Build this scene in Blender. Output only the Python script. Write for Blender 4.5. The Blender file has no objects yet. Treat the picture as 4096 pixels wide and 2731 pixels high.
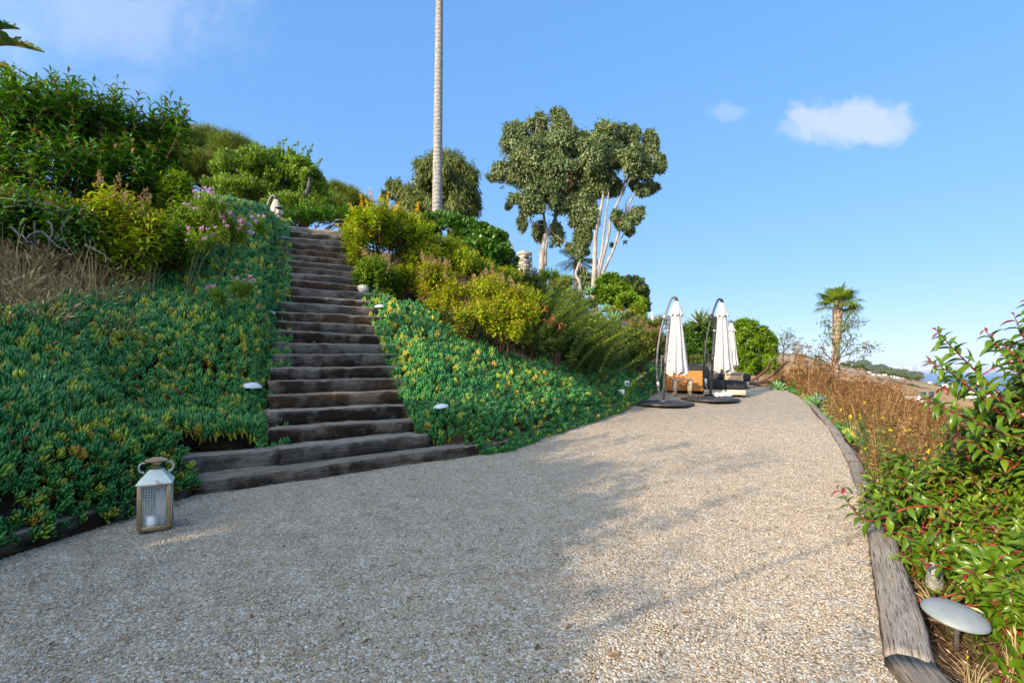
import bpy, math, random
import numpy as np
from mathutils import Vector, Matrix, Euler

# ------------------------------------------------------------------ scene, camera, sky, sun
S = bpy.context.scene
COL = S.collection
F = 1024 * 17.0 / 36.0          # focal length in pixels of the 1024 px wide picture
EYE = 1.3
HY = 369.3                      # horizon row

cam_d = bpy.data.cameras.new('camera')
cam_d.lens = 17.0
cam_d.sensor_width = 36.0
cam_d.shift_y = (HY - 341.0) / 1024.0
cam_d.clip_start = 0.05
cam_d.clip_end = 90000.0
cam = bpy.data.objects.new('camera', cam_d)
cam.location = (0, 0, EYE)
cam.rotation_euler = (math.radians(90), 0, 0)
COL.objects.link(cam)
S.camera = cam

SUN_EL = math.radians(22.0)
SUN_AZ = math.radians(226.0)     # clockwise from +Y: behind the camera, to the left
to_sun = Vector((math.sin(SUN_AZ) * math.cos(SUN_EL), math.cos(SUN_AZ) * math.cos(SUN_EL), math.sin(SUN_EL)))
sun_d = bpy.data.lights.new('sun', 'SUN')
sun_d.energy = 2.75
sun_d.angle = math.radians(0.5)
sun_d.color = (1.0, 0.82, 0.58)
sun = bpy.data.objects.new('sun', sun_d)
sun.rotation_euler = (-to_sun).to_track_quat('-Z', 'Y').to_euler()
COL.objects.link(sun)

S.view_settings.view_transform = 'Standard'
S.view_settings.look = 'None'
S.view_settings.exposure = 1.58
S.view_settings.gamma = 1.0
S.render.engine = 'CYCLES'
S.cycles.max_bounces = 6
S.cycles.diffuse_bounces = 3
S.cycles.transmission_bounces = 4
S.cycles.transparent_max_bounces = 6
S.cycles.caustics_reflective = False
S.cycles.caustics_refractive = False


class NT:
    """small helper for building node trees"""
    def __init__(self, tree):
        self.t = tree
        self.t.nodes.clear()
    def n(self, typ, **kw):
        nd = self.t.nodes.new(typ)
        ins = kw.pop('ins', {})
        for k, v in kw.items():
            setattr(nd, k, v)
        for k, v in ins.items():
            if isinstance(v, bpy.types.NodeSocket):
                self.t.links.new(v, nd.inputs[k])
            else:
                nd.inputs[k].default_value = v
        return nd
    def link(self, a, b):
        self.t.links.new(a, b)
    def math(self, op, a, b=0.0, c=None, clamp=False):
        ins = {0: a, 1: b}
        if c is not None:
            ins[2] = c
        return self.n('ShaderNodeMath', operation=op, use_clamp=clamp, ins=ins).outputs[0]
    def ramp(self, fac, stops, interp='LINEAR'):
        r = self.n('ShaderNodeValToRGB', ins={0: fac})
        cr = r.color_ramp
        cr.interpolation = interp
        while len(cr.elements) < len(stops):
            cr.elements.new(0.5)
        for e, (p, c) in zip(cr.elements, stops):
            e.position = p
            e.color = (c[0], c[1], c[2], 1)
        return r.outputs[0]
    def mix(self, fac, a, b, mode='MIX'):
        m = self.n('ShaderNodeMix', data_type='RGBA', blend_type=mode)
        for i, v in ((0, fac), (6, a), (7, b)):
            if isinstance(v, bpy.types.NodeSocket):
                self.link(v, m.inputs[i])
            else:
                m.inputs[i].default_value = v if i == 0 else (v[0], v[1], v[2], 1)
        return m.outputs[2]


world = bpy.data.worlds.new('World')
S.world = world
world.use_nodes = True
w = NT(world.node_tree)
sky = w.n('ShaderNodeTexSky', sky_type='NISHITA', sun_disc=False, sun_elevation=SUN_EL, sun_rotation=SUN_AZ,
          altitude=60.0, air_density=1.0, dust_density=0.1, ozone_density=2.2)
gm = w.n('ShaderNodeGamma', ins={'Color': sky.outputs[0], 'Gamma': 0.31})
hs = w.n('ShaderNodeHueSaturation', ins={'Hue': 0.5, 'Saturation': 1.66, 'Value': 1.26, 'Color': w.mix(1.0, gm.outputs[0], (0.885, 0.995, 1.22), 'MULTIPLY')})
tc = w.n('ShaderNodeTexCoord')
sp = w.n('ShaderNodeSeparateXYZ', ins={0: tc.outputs['Generated']})
ysafe = w.math('MAXIMUM', sp.outputs[1], 0.05)
cu = w.math('DIVIDE', sp.outputs[0], ysafe)
cv = w.math('DIVIDE', sp.outputs[2], ysafe)
cxy = w.n('ShaderNodeCombineXYZ', ins={0: cu, 1: cv})
nz = w.n('ShaderNodeTexNoise', ins={'Vector': cxy.outputs[0], 'Scale': 7.0, 'Detail': 8.0, 'Roughness': 0.60})
nz2 = w.n('ShaderNodeTexNoise', ins={'Vector': cxy.outputs[0], 'Scale': 17.0, 'Detail': 4.0, 'Roughness': 0.5})
total = None
for (u0, v0, ru, rv, amt, soft) in ((0.685, 0.512, 0.105, 0.046, 0.70, 0.7), (0.615, 0.497, 0.08, 0.026, .42, .9), (0.745, 0.505, 0.08, 0.036, .6, .8),
                                    (0.452, 0.535, 0.04, 0.020, 0.28, 1.0),
                                    (-0.82, 0.725, 0.25, 0.10, 0.36, 1.3), (-0.64, 0.69, 0.12, 0.05, 0.14, 1.2),
                                    (-0.79, 0.595, 0.07, 0.03, 0.12, 1.2)):
    a = w.math('DIVIDE', w.math('SUBTRACT', cu, u0), ru)
    b = w.math('DIVIDE', w.math('SUBTRACT', cv, v0), rv)
    r2 = w.math('SQRT', w.math('ADD', w.math('MULTIPLY', a, a), w.math('MULTIPLY', b, b)))
    wob = w.math('MULTIPLY', w.math('SUBTRACT', nz.outputs[0], 0.5), 2.9)
    wob2 = w.math('MULTIPLY', w.math('SUBTRACT', nz2.outputs[0], 0.5), 1.1)
    rr = w.math('ADD', w.math('ADD', r2, wob), wob2)
    mr = w.n('ShaderNodeMapRange', interpolation_type='SMOOTHSTEP',
             ins={'Value': rr, 'From Min': 1.0 + soft * 0.35, 'From Max': 1.0 - soft * 0.65, 'To Min': 0.0, 'To Max': amt})
    total = mr.outputs[0] if total is None else w.math('MAXIMUM', total, mr.outputs[0])
front = w.math('GREATER_THAN', sp.outputs[1], 0.1)
total = w.math('MULTIPLY', total, front)
# broad fill light added to the sky on the sun's side, to brighten the shade
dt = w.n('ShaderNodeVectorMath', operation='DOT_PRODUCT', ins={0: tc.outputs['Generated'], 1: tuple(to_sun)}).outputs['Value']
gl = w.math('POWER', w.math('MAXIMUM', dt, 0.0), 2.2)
fill_glow = w.mix(1.0, hs.outputs[0], w.mix(gl, (0, 0, 0), (7.3, 7.5, 7.3)), 'ADD')
skycol = w.mix(total, fill_glow, (1.75, 1.92, 2.35))
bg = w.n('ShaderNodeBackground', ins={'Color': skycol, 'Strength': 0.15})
wo = w.n('ShaderNodeOutputWorld', ins={'Surface': bg.outputs[0]})

# ------------------------------------------------------------------ geometry helpers
RNG = np.random.default_rng(7)


def unit(v):
    v = np.asarray(v, float)
    return v / np.maximum(np.linalg.norm(v, axis=-1, keepdims=True), 1e-9)


class MB:
    """collects vertices and faces, builds one mesh object"""
    def __init__(self):
        self.V, self.Fs, self.T, self.n = [], [], [], 0
    def add(self, V, faces, tint=0.5):
        V = np.asarray(V, float).reshape(-1, 3)
        fl = faces if isinstance(faces, list) else [faces]
        groups = {}
        for f in fl:
            if isinstance(f, np.ndarray):
                groups.setdefault(f.shape[1], []).append(f)
            else:
                groups.setdefault(len(f), []).append(np.array([f]))
        for k, g in groups.items():
            self.Fs.append(np.concatenate(g).astype(np.int64) + self.n)
        self.V.append(V)
        self.T.append(np.broadcast_to(np.asarray(tint, float), (len(V),)).copy())
        self.n += len(V)
        return self
    def build(self, name, mat, parent=None, smooth=False, bevel=0.0, loc=None):
        me = bpy.data.meshes.new(name)
        V = np.concatenate(self.V)
        me.vertices.add(len(V))
        me.vertices.foreach_set('co', V.astype(np.float32).ravel())
        loops = np.concatenate([f.ravel() for f in self.Fs])
        tot = np.concatenate([np.full(len(f), f.shape[1]) for f in self.Fs])
        me.loops.add(len(loops))
        me.loops.foreach_set('vertex_index', loops.astype(np.int32))
        me.polygons.add(len(tot))
        st = np.concatenate([[0], np.cumsum(tot)[:-1]])
        me.polygons.foreach_set('loop_start', st.astype(np.int32))
        if smooth:
            me.polygons.foreach_set('use_smooth', np.ones(len(tot), bool))
        at_ = me.attributes.new('tint', 'FLOAT', 'POINT')
        at_.data.foreach_set('value', np.concatenate(self.T).astype(np.float32))
        me.update(calc_edges=True)
        me.validate()
        me.materials.append(mat)
        o = bpy.data.objects.new(name, me)
        COL.objects.link(o)
        if parent is not None:
            o.parent = parent
        if loc is not None:
            o.location = loc
        if bevel > 0:
            b = o.modifiers.new('bevel', 'BEVEL')
            b.width = bevel
            b.segments = 2
            b.limit_method = 'ANGLE'
        return o


BOXF = np.array([[0, 3, 2, 1], [4, 5, 6, 7], [0, 1, 5, 4], [1, 2, 6, 5], [2, 3, 7, 6], [3, 0, 4, 7]])


def box(mb, c, s, rot=None, tint=0.5):
    hx, hy, hz = s[0] / 2, s[1] / 2, s[2] / 2
    V = np.array([[-hx, -hy, -hz], [hx, -hy, -hz], [hx, hy, -hz], [-hx, hy, -hz],
                  [-hx, -hy, hz], [hx, -hy, hz], [hx, hy, hz], [-hx, hy, hz]])
    if rot is not None:
        V = V @ np.array(Euler(rot).to_matrix()).T
    mb.add(V + np.asarray(c, float), BOXF, tint)
    return mb


def tube(mb, P, R, n=8, tint=0.5, cap=True):
    P = np.asarray(P, float)
    m = len(P)
    R = np.broadcast_to(np.asarray(R, float), (m,))
    T = np.gradient(P, axis=0)
    T = unit(T)
    ref = np.array([0, 0, 1.0]) if abs(T[0, 2]) < 0.9 else np.array([1.0, 0, 0])
    nrm = unit(np.cross(np.cross(T[0], ref), T[0]))
    a = np.arange(n) / n * 2 * math.pi
    V = []
    for i in range(m):
        nrm = nrm - T[i] * np.dot(nrm, T[i])
        nrm = unit(nrm)
        b = np.cross(T[i], nrm)
        V.append(P[i] + R[i] * (np.cos(a)[:, None] * nrm + np.sin(a)[:, None] * b))
    V = np.concatenate(V)
    i = np.arange(m - 1)[:, None] * n
    j = np.arange(n)[None, :]
    k = (j + 1) % n
    Fq = np.stack([i + j, i + k, i + n + k, i + n + j], -1).reshape(-1, 4)
    fl = [Fq]
    if cap:
        fl.append(list(range(n))[::-1])
        fl.append(list(range((m - 1) * n, m * n)))
    mb.add(V, fl, tint)
    return mb


def lathe(mb, prof, n=24, c=(0, 0, 0), tint=0.5):
    """prof: (radius, z) rows; revolved about z"""
    prof = np.asarray(prof, float)
    a = np.arange(n) / n * 2 * math.pi
    V = np.stack([prof[:, :1] * np.cos(a), prof[:, :1] * np.sin(a), np.repeat(prof[:, 1:], n, 1)], -1).reshape(-1, 3)
    m = len(prof)
    i = np.arange(m - 1)[:, None] * n
    j = np.arange(n)[None, :]
    k = (j + 1) % n
    Fq = np.stack([i + j, i + k, i + n + k, i + n + j], -1).reshape(-1, 4)
    mb.add(V + np.asarray(c, float), [Fq, list(range(n))[::-1], list(range((m - 1) * n, m * n))], tint)
    return mb


def spline(P, m):
    """Catmull-Rom through P, m samples"""
    P = np.asarray(P, float)
    Q = np.concatenate([[2 * P[0] - P[1]], P, [2 * P[-1] - P[-2]]])
    t = np.linspace(0, len(P) - 1 - 1e-6, m)
    i = t.astype(int)
    u = (t - i)[:, None]
    a, b, c, d = Q[i], Q[i + 1], Q[i + 2], Q[i + 3]
    return 0.5 * (2 * b + (c - a) * u + (2 * a - 5 * b + 4 * c - d) * u * u + (3 * b - a - 3 * c + d) * u ** 3)


def empty(name, label, cat, loc=(0, 0, 0), rz=0.0, group=None):
    o = bpy.data.objects.new(name, None)
    COL.objects.link(o)
    o.location = loc
    o.rotation_euler = (0, 0, rz)
    return tag(o, label, cat, group)


def tag(o, label=None, cat=None, group=None, kind=None):
    if label:
        o['label'] = label
    if cat:
        o['category'] = cat
    if group:
        o['group'] = group
    if kind:
        o['kind'] = kind
    return o


def copy_tree(o, parent=None):
    c = o.copy()
    COL.objects.link(c)
    if parent is not None:
        c.parent = parent
    for ch in [k for k in S.objects if k.parent == o]:
        copy_tree(ch, c)
    return c


def hash2(i, j):
    h = np.sin(i * 127.1 + j * 311.7) * 43758.5453
    return h - np.floor(h)


def vnoise(x, y, s=1.0):
    x = np.asarray(x, float) * s
    y = np.asarray(y, float) * s
    i, j = np.floor(x), np.floor(y)
    u, v = x - i, y - j
    u, v = u * u * (3 - 2 * u), v * v * (3 - 2 * v)
    return ((hash2(i, j) * (1 - u) + hash2(i + 1, j) * u) * (1 - v) + (hash2(i, j + 1) * (1 - u) + hash2(i + 1, j + 1) * u) * v) * 2 - 1


def sstep(a, b, x):
    t = np.clip((np.asarray(x, float) - a) / (b - a), 0, 1)
    return t * t * (3 - 2 * t)


# ------------------------------------------------------------------ the lie of the land
def gz(y):
    return np.interp(y, [-50, 0, 12, 17, 30, 60], [-0.6, 0.0, 0.24, 0.665, 0.75, 0.7])


def at(px, py, Z):
    return np.array([(px - 512) / F * Z, Z, EYE - (py - HY) / F * Z])


def hit(px, py):
    """the point of the path seen at that place"""
    Z = np.linspace(1.2, 30, 6000)
    e = EYE - (py - HY) / F * Z - gz(Z)
    k = np.argmax(e < 0)
    return np.array([(px - 512) / F * Z[k], Z[k], gz(Z[k])])


BANK = np.array([(-14, -26), (-8, -14), (-4.4, -3), (-3.55, 1.5), (-3.33, 3.14), (-3.04, 4.58), (-0.16, 6.87), (0.55, 8.3),
                 (2.32, 11.5), (4.3, 15.2), (5.9, 18.6), (7.6, 22), (9.4, 25.5), (11.0, 28), (13, 36), (20, 70), (60, 200)], float)
EDGE = np.array([(-6, -26), (-1.2, -10), (0.55, -2.5), (1.05, 0.3), (1.585, 2.07), (1.90, 2.52), (2.8, 3.85), (4.26, 6.15), (6.07, 9.3),
                 (8.35, 13.7), (9.1, 16.0), (9.7, 18.5), (11.2, 22.5), (12.6, 28), (14, 36), (21, 70), (61, 200)], float)


def sdist(x, y, poly):
    x = np.asarray(x, float)
    y = np.asarray(y, float)
    best = np.full(x.shape, 1e18)
    sg = np.ones(x.shape)
    for (ax, ay), (bx, by) in zip(poly[:-1], poly[1:]):
        dx, dy = bx - ax, by - ay
        t = np.clip(((x - ax) * dx + (y - ay) * dy) / (dx * dx + dy * dy), 0, 1)
        ex, ey = x - (ax + t * dx), y - (ay + t * dy)
        d = ex * ex + ey * ey
        cr = dx * (y - ay) - dy * (x - ax)
        m = d < best - 1e-9
        best = np.where(m, d, best)
        sg = np.where(m, np.sign(cr), sg)
    return np.sqrt(best) * sg


STAIR_L0, STAIR_L1 = np.array([-2.57, 5.40]), np.array([-4.78, 10.30])
STAIR_R0, STAIR_R1 = np.array([-1.22, 6.56]), np.array([-3.62, 10.83])
RISE = 0.1856


def step_ends(i):
    """front edge of step i (2..25): left end, right end, height of its top"""
    t = (i - 2) / 18.0
    if i > 20:
        t = 1.0 + (i - 20) * 0.046
    z = 0.43 + RISE * (i - 2)
    return STAIR_L0 + (STAIR_L1 - STAIR_L0) * t, STAIR_R0 + (STAIR_R1 - STAIR_R0) * t, z


SC0 = (STAIR_L0 + STAIR_R0) / 2
SC1 = (STAIR_L1 + STAIR_R1) / 2


def far_h(x, y):
    """ground height above the camera's foot of the wide coastal slope"""
    d = 154 - (0.79 * x - 0.61 * y)
    # the headland ends some way along the coast
    d = d - sstep(2450, 2750, y + 0.2 * x) * 900
    cove = np.interp(y, [-50, 150, 650, 1250, 2300], [1.0, 1.0, 0.56, 0.56, 1.0])
    h = np.where(d > 0, cove * 1.0, 1.0) * np.where(d > 0, 35 * (1 - np.exp(-np.maximum(d, 0) / 40)) + 0.16 * d + 0.00015 * d * d, d * 0.3)
    h = h + np.where(d > 5, 1, 0) * (vnoise(x, y, 1 / 60.) * 2.2 + vnoise(x, y, 1 / 170.) * 5 + vnoise(x, y, 1 / 480.) * 10) * sstep(60, 260, np.hypot(x, y))
    h = np.minimum(h, 112 + 0.055 * d)
    return h - 61.5


def bank_prof(s):
    s = np.maximum(s, 0)
    lin = 0.12 * sstep(0.0, 0.25, s) + 0.66 * s
    top = 4.45 + 0.11 * (s - 6.4)
    k = 0.35
    h = np.clip(0.5 + 0.5 * (top - lin) / (2 * k), 0, 1)
    return top * (1 - h) + lin * h - 2 * k * h * (1 - h) * 0.5


def terrain(x, y):
    x = np.asarray(x, float)
    y = np.asarray(y, float)
    s = sdist(x, y, BANK)
    d = -sdist(x, y, EDGE)
    far = far_h(x, y)
    base = gz(y) - 0.06
    zl = base + bank_prof(s) * (s > 0)
    zl = zl + np.where(s > 0.6, vnoise(x, y, 0.6) * 0.12, 0)
    dd = np.maximum(d, 0)
    zr = base - 0.24 * np.maximum(dd - 0.2, 0) - 0.1 * sstep(0.1, 0.6, dd) + np.where(d > 0.5, vnoise(x, y, 0.7) * 0.1, 0)
    z = np.where(s > 0, zl, np.where(d > 0, zr, base))
    z = z + (far - z) * sstep(14, 70, s)
    z = z + (far - 1.6 - z) * sstep(5, 34, d)
    z = z + (far - z) * sstep(40, 90, y)
    # trench in which the stairs lie
    vx, vy = SC1 - SC0
    L2 = vx * vx + vy * vy
    t = ((x - SC0[0]) * vx + (y - SC0[1]) * vy) / L2
    tc_ = np.clip(t, 0.0, 1.27)
    dist = np.hypot(x - (SC0[0] + tc_ * vx), y - (SC0[1] + tc_ * vy))
    zs = 0.43 + RISE * 18 * np.minimum(tc_, 1) + np.maximum(tc_ - 1, 0) * 21 * RISE - 0.42
    hw = 0.98 - 0.22 * np.clip(t, 0, 1)
    m = 1 - sstep(hw, hw + 0.35, dist)
    zs = np.maximum(zs, 0.08)
    z = np.where(t > -0.02, z * (1 - m) + np.minimum(zs, z) * m, z)
    # level strip between the bottom sleeper and the first riser
    d_ = (BANK[6] - BANK[5]) / np.linalg.norm(BANK[6] - BANK[5])
    q = (x - BANK[5, 0]) * d_[0] + (y - BANK[5, 1]) * d_[1]
    v = -(x - BANK[5, 0]) * d_[1] + (y - BANK[5, 1]) * d_[0]
    m = sstep(-0.1, 0.08, q) * (1 - sstep(2.80, 2.98, q)) * (1 - sstep(0.34, 0.44, v)) * (v > -0.05)
    z = z * (1 - m) + np.minimum(z, 0.08) * m
    m = sstep(-0.9, -0.3, q) * (1 - sstep(0.75, 1.05, q)) * (1 - sstep(0.56, 1.9, v)) * (v > 0.34)
    z = z * (1 - m) + np.minimum(z, 0.36) * m
    return z


def tz(x, y):
    return float(terrain(np.array([x]), np.array([y]))[0])


def ground_pt(px, Z):
    x = (px - 512) / F * Z
    return np.array([x, Z, tz(x, Z)])

# ------------------------------------------------------------------ materials
def new_mat(name):
    m = bpy.data.materials.new(name)
    m.use_nodes = True
    return m, NT(m.node_tree)


def finish(t, surf, disp=None):
    o = t.n('ShaderNodeOutputMaterial', ins={'Surface': surf})
    return o


def principled(t, col, rough=0.6, metal=0.0, normal=None, spec=0.4, **kw):
    ins = {'Base Color': col if isinstance(col, bpy.types.NodeSocket) else (*col, 1), 'Roughness': rough, 'Metallic': metal,
           'Specular IOR Level': spec}
    ins.update(kw)
    if normal is not None:
        ins['Normal'] = normal
    return t.n('ShaderNodeBsdfPrincipled', ins=ins).outputs[0]


def bump(t, h, strength=0.4, dist=0.02):
    return t.n('ShaderNodeBump', ins={'Height': h, 'Strength': strength, 'Distance': dist}).outputs[0]


def noise(t, vec, scale, detail=4.0, rough=0.5):
    return t.n('ShaderNodeTexNoise', ins={'Vector': vec, 'Scale': scale, 'Detail': detail, 'Roughness': rough}).outputs[0]


def coords(t, which='Object', scale=None):
    c = t.n('ShaderNodeTexCoord').outputs[which]
    if scale is not None:
        c = t.n('ShaderNodeMapping', ins={'Vector': c, 'Scale': scale}).outputs[0]
    return c


def plain_mat(name, c0, c1, scale=8.0, rough=0.6, metal=0.0, bmp=0.0, spec=0.4, bdist=0.01):
    m, t = new_mat(name)
    co = coords(t)
    nv = noise(t, co, scale, 5.0, 0.6)
    col = t.ramp(nv, [(0.3, c0), (0.7, c1)])
    nm = bump(t, noise(t, co, scale * 4, 4.0, 0.6), bmp, bdist) if bmp else None
    finish(t, principled(t, col, rough, metal, nm, spec))
    return m


def leaf_mat(name, stops, trans=0.30, rough=0.42, tcol=(1.15, 1.25, 0.55), spec=0.35):
    m, t = new_mat(name)
    a = t.n('ShaderNodeAttribute', attribute_name='tint').outputs['Fac']
    col = t.ramp(a, [(p_, (c_[0] * 1.25, c_[1] * 1.45, c_[2] * 0.9)) if c_[1] > c_[0] * 0.9 else (p_, c_) for p_, c_ in stops])
    p = principled(t, col, rough, 0.0, None, spec)
    tr = t.n('ShaderNodeBsdfTranslucent', ins={'Color': t.mix(1.0, col, tcol, 'MULTIPLY')}).outputs[0]
    mx = t.n('ShaderNodeMixShader', ins={0: trans, 1: p, 2: tr}).outputs[0]
    finish(t, mx)
    return m


def instance_leaf_mat(name, stops, trans=0.2, rough=0.4, spec=0.4):
    """as leaf_mat, each scattered plant a little different"""
    m, t = new_mat(name)
    a = t.n('ShaderNodeAttribute', attribute_name='tint').outputs['Fac']
    r = t.n('ShaderNodeObjectInfo').outputs['Random']
    f = t.math('ADD', a, t.math('MULTIPLY', t.math('SUBTRACT', r, 0.5), 0.22), clamp=True)
    col = t.ramp(f, stops)
    p = principled(t, col, rough, 0.0, None, spec)
    tr = t.n('ShaderNodeBsdfTranslucent', ins={'Color': col}).outputs[0]
    finish(t, t.n('ShaderNodeMixShader', ins={0: trans, 1: p, 2: tr}).outputs[0])
    return m


def timber_mat(name, dark, mid, top, grain=1.0):
    """old railway sleepers: dark tarry sides, tops bleached by the weather, grain along local x"""
    m, t = new_mat(name)
    rnd = t.n('ShaderNodeObjectInfo').outputs['Random']
    off = t.n('ShaderNodeCombineXYZ', ins={0: t.math('MULTIPLY', rnd, 37.0), 1: t.math('MULTIPLY', rnd, 11.0), 2: t.math('MULTIPLY', rnd, 23.0)}).outputs[0]
    base = t.n('ShaderNodeVectorMath', operation='ADD', ins={0: coords(t), 1: off}).outputs[0]
    co = t.n('ShaderNodeMapping', ins={'Vector': base, 'Scale': (1.2, 22.0, 22.0)}).outputs[0]
    g = noise(t, co, 2.2, 6.0, 0.65)
    co2 = t.n('ShaderNodeMapping', ins={'Vector': base, 'Scale': (3.0, 70.0, 70.0)}).outputs[0]
    g2 = noise(t, co2, 2.0, 3.0, 0.6)
    patch = noise(t, base, 3.0, 4.0, 0.6)
    gg = t.math('ADD', t.math('MULTIPLY', g, 0.6), t.math('MULTIPLY', g2, 0.4))
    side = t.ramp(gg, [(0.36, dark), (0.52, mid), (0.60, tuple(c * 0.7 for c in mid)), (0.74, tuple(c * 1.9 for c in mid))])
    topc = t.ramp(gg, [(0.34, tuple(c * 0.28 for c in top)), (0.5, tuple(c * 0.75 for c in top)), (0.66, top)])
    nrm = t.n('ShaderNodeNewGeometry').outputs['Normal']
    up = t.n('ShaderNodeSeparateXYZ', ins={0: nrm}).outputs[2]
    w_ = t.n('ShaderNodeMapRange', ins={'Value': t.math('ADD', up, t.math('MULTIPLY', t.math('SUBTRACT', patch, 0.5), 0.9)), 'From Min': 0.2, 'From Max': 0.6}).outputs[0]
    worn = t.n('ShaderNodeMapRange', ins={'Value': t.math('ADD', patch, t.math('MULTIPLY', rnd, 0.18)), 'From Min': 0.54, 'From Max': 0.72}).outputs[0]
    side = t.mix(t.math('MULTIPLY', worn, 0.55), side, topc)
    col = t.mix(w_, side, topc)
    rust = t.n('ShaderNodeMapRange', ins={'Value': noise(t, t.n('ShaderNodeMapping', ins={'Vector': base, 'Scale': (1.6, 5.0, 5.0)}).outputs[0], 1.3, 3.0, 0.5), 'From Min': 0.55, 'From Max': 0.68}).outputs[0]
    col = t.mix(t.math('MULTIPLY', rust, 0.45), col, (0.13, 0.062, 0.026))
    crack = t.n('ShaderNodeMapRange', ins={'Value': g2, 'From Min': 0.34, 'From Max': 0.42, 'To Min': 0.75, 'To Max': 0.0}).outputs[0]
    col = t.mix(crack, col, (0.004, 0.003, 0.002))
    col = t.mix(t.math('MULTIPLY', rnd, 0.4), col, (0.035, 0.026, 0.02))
    h = t.math('ADD', t.math('MULTIPLY', g, 0.7), t.math('MULTIPLY', g2, 0.5))
    finish(t, principled(t, col, 0.85, 0.0, bump(t, h, 1.0, 0.03), 0.12))
    return m


M = {}
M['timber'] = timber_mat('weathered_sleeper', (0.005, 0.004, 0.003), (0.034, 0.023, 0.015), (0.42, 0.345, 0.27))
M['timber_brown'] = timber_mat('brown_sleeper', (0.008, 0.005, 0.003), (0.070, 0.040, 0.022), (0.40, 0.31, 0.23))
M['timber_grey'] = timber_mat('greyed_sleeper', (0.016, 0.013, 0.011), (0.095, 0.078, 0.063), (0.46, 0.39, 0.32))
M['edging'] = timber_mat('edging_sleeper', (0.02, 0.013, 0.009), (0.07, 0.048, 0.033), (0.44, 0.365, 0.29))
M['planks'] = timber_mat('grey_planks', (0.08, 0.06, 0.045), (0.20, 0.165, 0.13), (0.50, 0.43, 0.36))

# ground
def ground_material():
    m, t = new_mat('hillside_soil')
    P = t.n('ShaderNodeNewGeometry').outputs['Position']
    sx = t.n('ShaderNodeSeparateXYZ', ins={0: P})
    dist = t.n('ShaderNodeVectorMath', operation='LENGTH', ins={0: P}).outputs['Value']
    n1 = noise(t, P, 1.4, 6.0, 0.65)
    n2 = noise(t, P, 14.0, 4.0, 0.7)
    near = t.ramp(t.math('ADD', t.math('MULTIPLY', n1, 0.5), t.math('MULTIPLY', n2, 0.5)),
                  [(0.36, (0.028, 0.018, 0.012)), (0.52, (0.075, 0.048, 0.028)), (0.66, (0.16, 0.11, 0.06))])
    f1 = noise(t, P, 0.012, 8.0, 0.62)
    f2 = noise(t, P, 0.11, 6.0, 0.65)
    grassy = t.ramp(f2, [(0.3, (0.22, 0.135, 0.06)), (0.55, (0.36, 0.225, 0.10)), (0.75, (0.46, 0.30, 0.14))])
    brush = t.n('ShaderNodeMapRange', ins={'Value': t.math('ADD', t.math('MULTIPLY', f1, 0.62), t.math('MULTIPLY', f2, 0.38)), 'From Min': 0.50, 'From Max': 0.57}).outputs[0]
    far = t.mix(brush, grassy, (0.035, 0.042, 0.018))
    fd = t.n('ShaderNodeMapRange', ins={'Value': dist, 'From Min': 18.0, 'From Max': 60.0}).outputs[0]
    col = t.mix(fd, near, far)
    finish(t, principled(t, col, 0.95, 0.0, bump(t, n2, 0.8, 0.04), 0.1))
    return m


M['ground'] = ground_material()


def gravel_material():
    m, t = new_mat('gravel')
    P = t.n('ShaderNodeNewGeometry').outputs['Position']
    wob = t.n('ShaderNodeTexNoise', ins={'Vector': P, 'Scale': 60.0, 'Detail': 2.0}).outputs['Color']
    Pw = t.n('ShaderNodeVectorMath', operation='ADD', ins={0: P, 1: t.n('ShaderNodeVectorMath', operation='SCALE', ins={0: wob, 'Scale': 0.010}).outputs[0]}).outputs[0]
    v1 = t.n('ShaderNodeTexVoronoi', ins={'Vector': Pw, 'Scale': 80.0, 'Randomness': 1.0})
    sep = t.n('ShaderNodeSeparateColor', ins={0: v1.outputs['Color']})
    big = noise(t, P, 0.55, 5.0, 0.6)
    fine = noise(t, P, 5.0, 4.0, 0.6)
    r = t.math('ADD', sep.outputs[0], t.math('MULTIPLY', t.math('SUBTRACT', fine, 0.5), 0.35), clamp=True)
    stone = t.ramp(r, [(0.0, (0.12, 0.085, 0.052)), (0.10, (0.26, 0.185, 0.115)), (0.3, (0.38, 0.30, 0.205)), (0.55, (0.46, 0.385, 0.285)),
                       (0.72, (0.44, 0.30, 0.165)), (0.8, (0.52, 0.475, 0.41)), (1.0, (0.70, 0.66, 0.60))])
    gap = t.n('ShaderNodeMapRange', ins={'Value': v1.outputs['Distance'], 'From Min': 0.42, 'From Max': 0.72}).outputs[0]
    dist = t.n('ShaderNodeVectorMath', operation='LENGTH', ins={0: P}).outputs['Value']
    col = t.mix(t.math('MULTIPLY', gap, 0.45), stone, (0.12, 0.09, 0.06))
    dirt = t.n('ShaderNodeMapRange', ins={'Value': big, 'From Min': 0.55, 'From Max': 0.75}).outputs[0]
    col = t.mix(t.math('MULTIPLY', dirt, 0.35), col, (0.34, 0.27, 0.19))
    col = t.mix(1.0, col, (0.97, 0.96, 0.94), 'MULTIPLY')
    h = t.math('SUBTRACT', 1.0, t.math('POWER', v1.outputs['Distance'], 1.6))
    h = t.math('ADD', h, t.math('MULTIPLY', sep.outputs[1], 0.9))
    finish(t, principled(t, col, 0.8, 0.0, bump(t, h, 0.75, 0.010), 0.3))
    return m


M['gravel'] = gravel_material()


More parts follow.
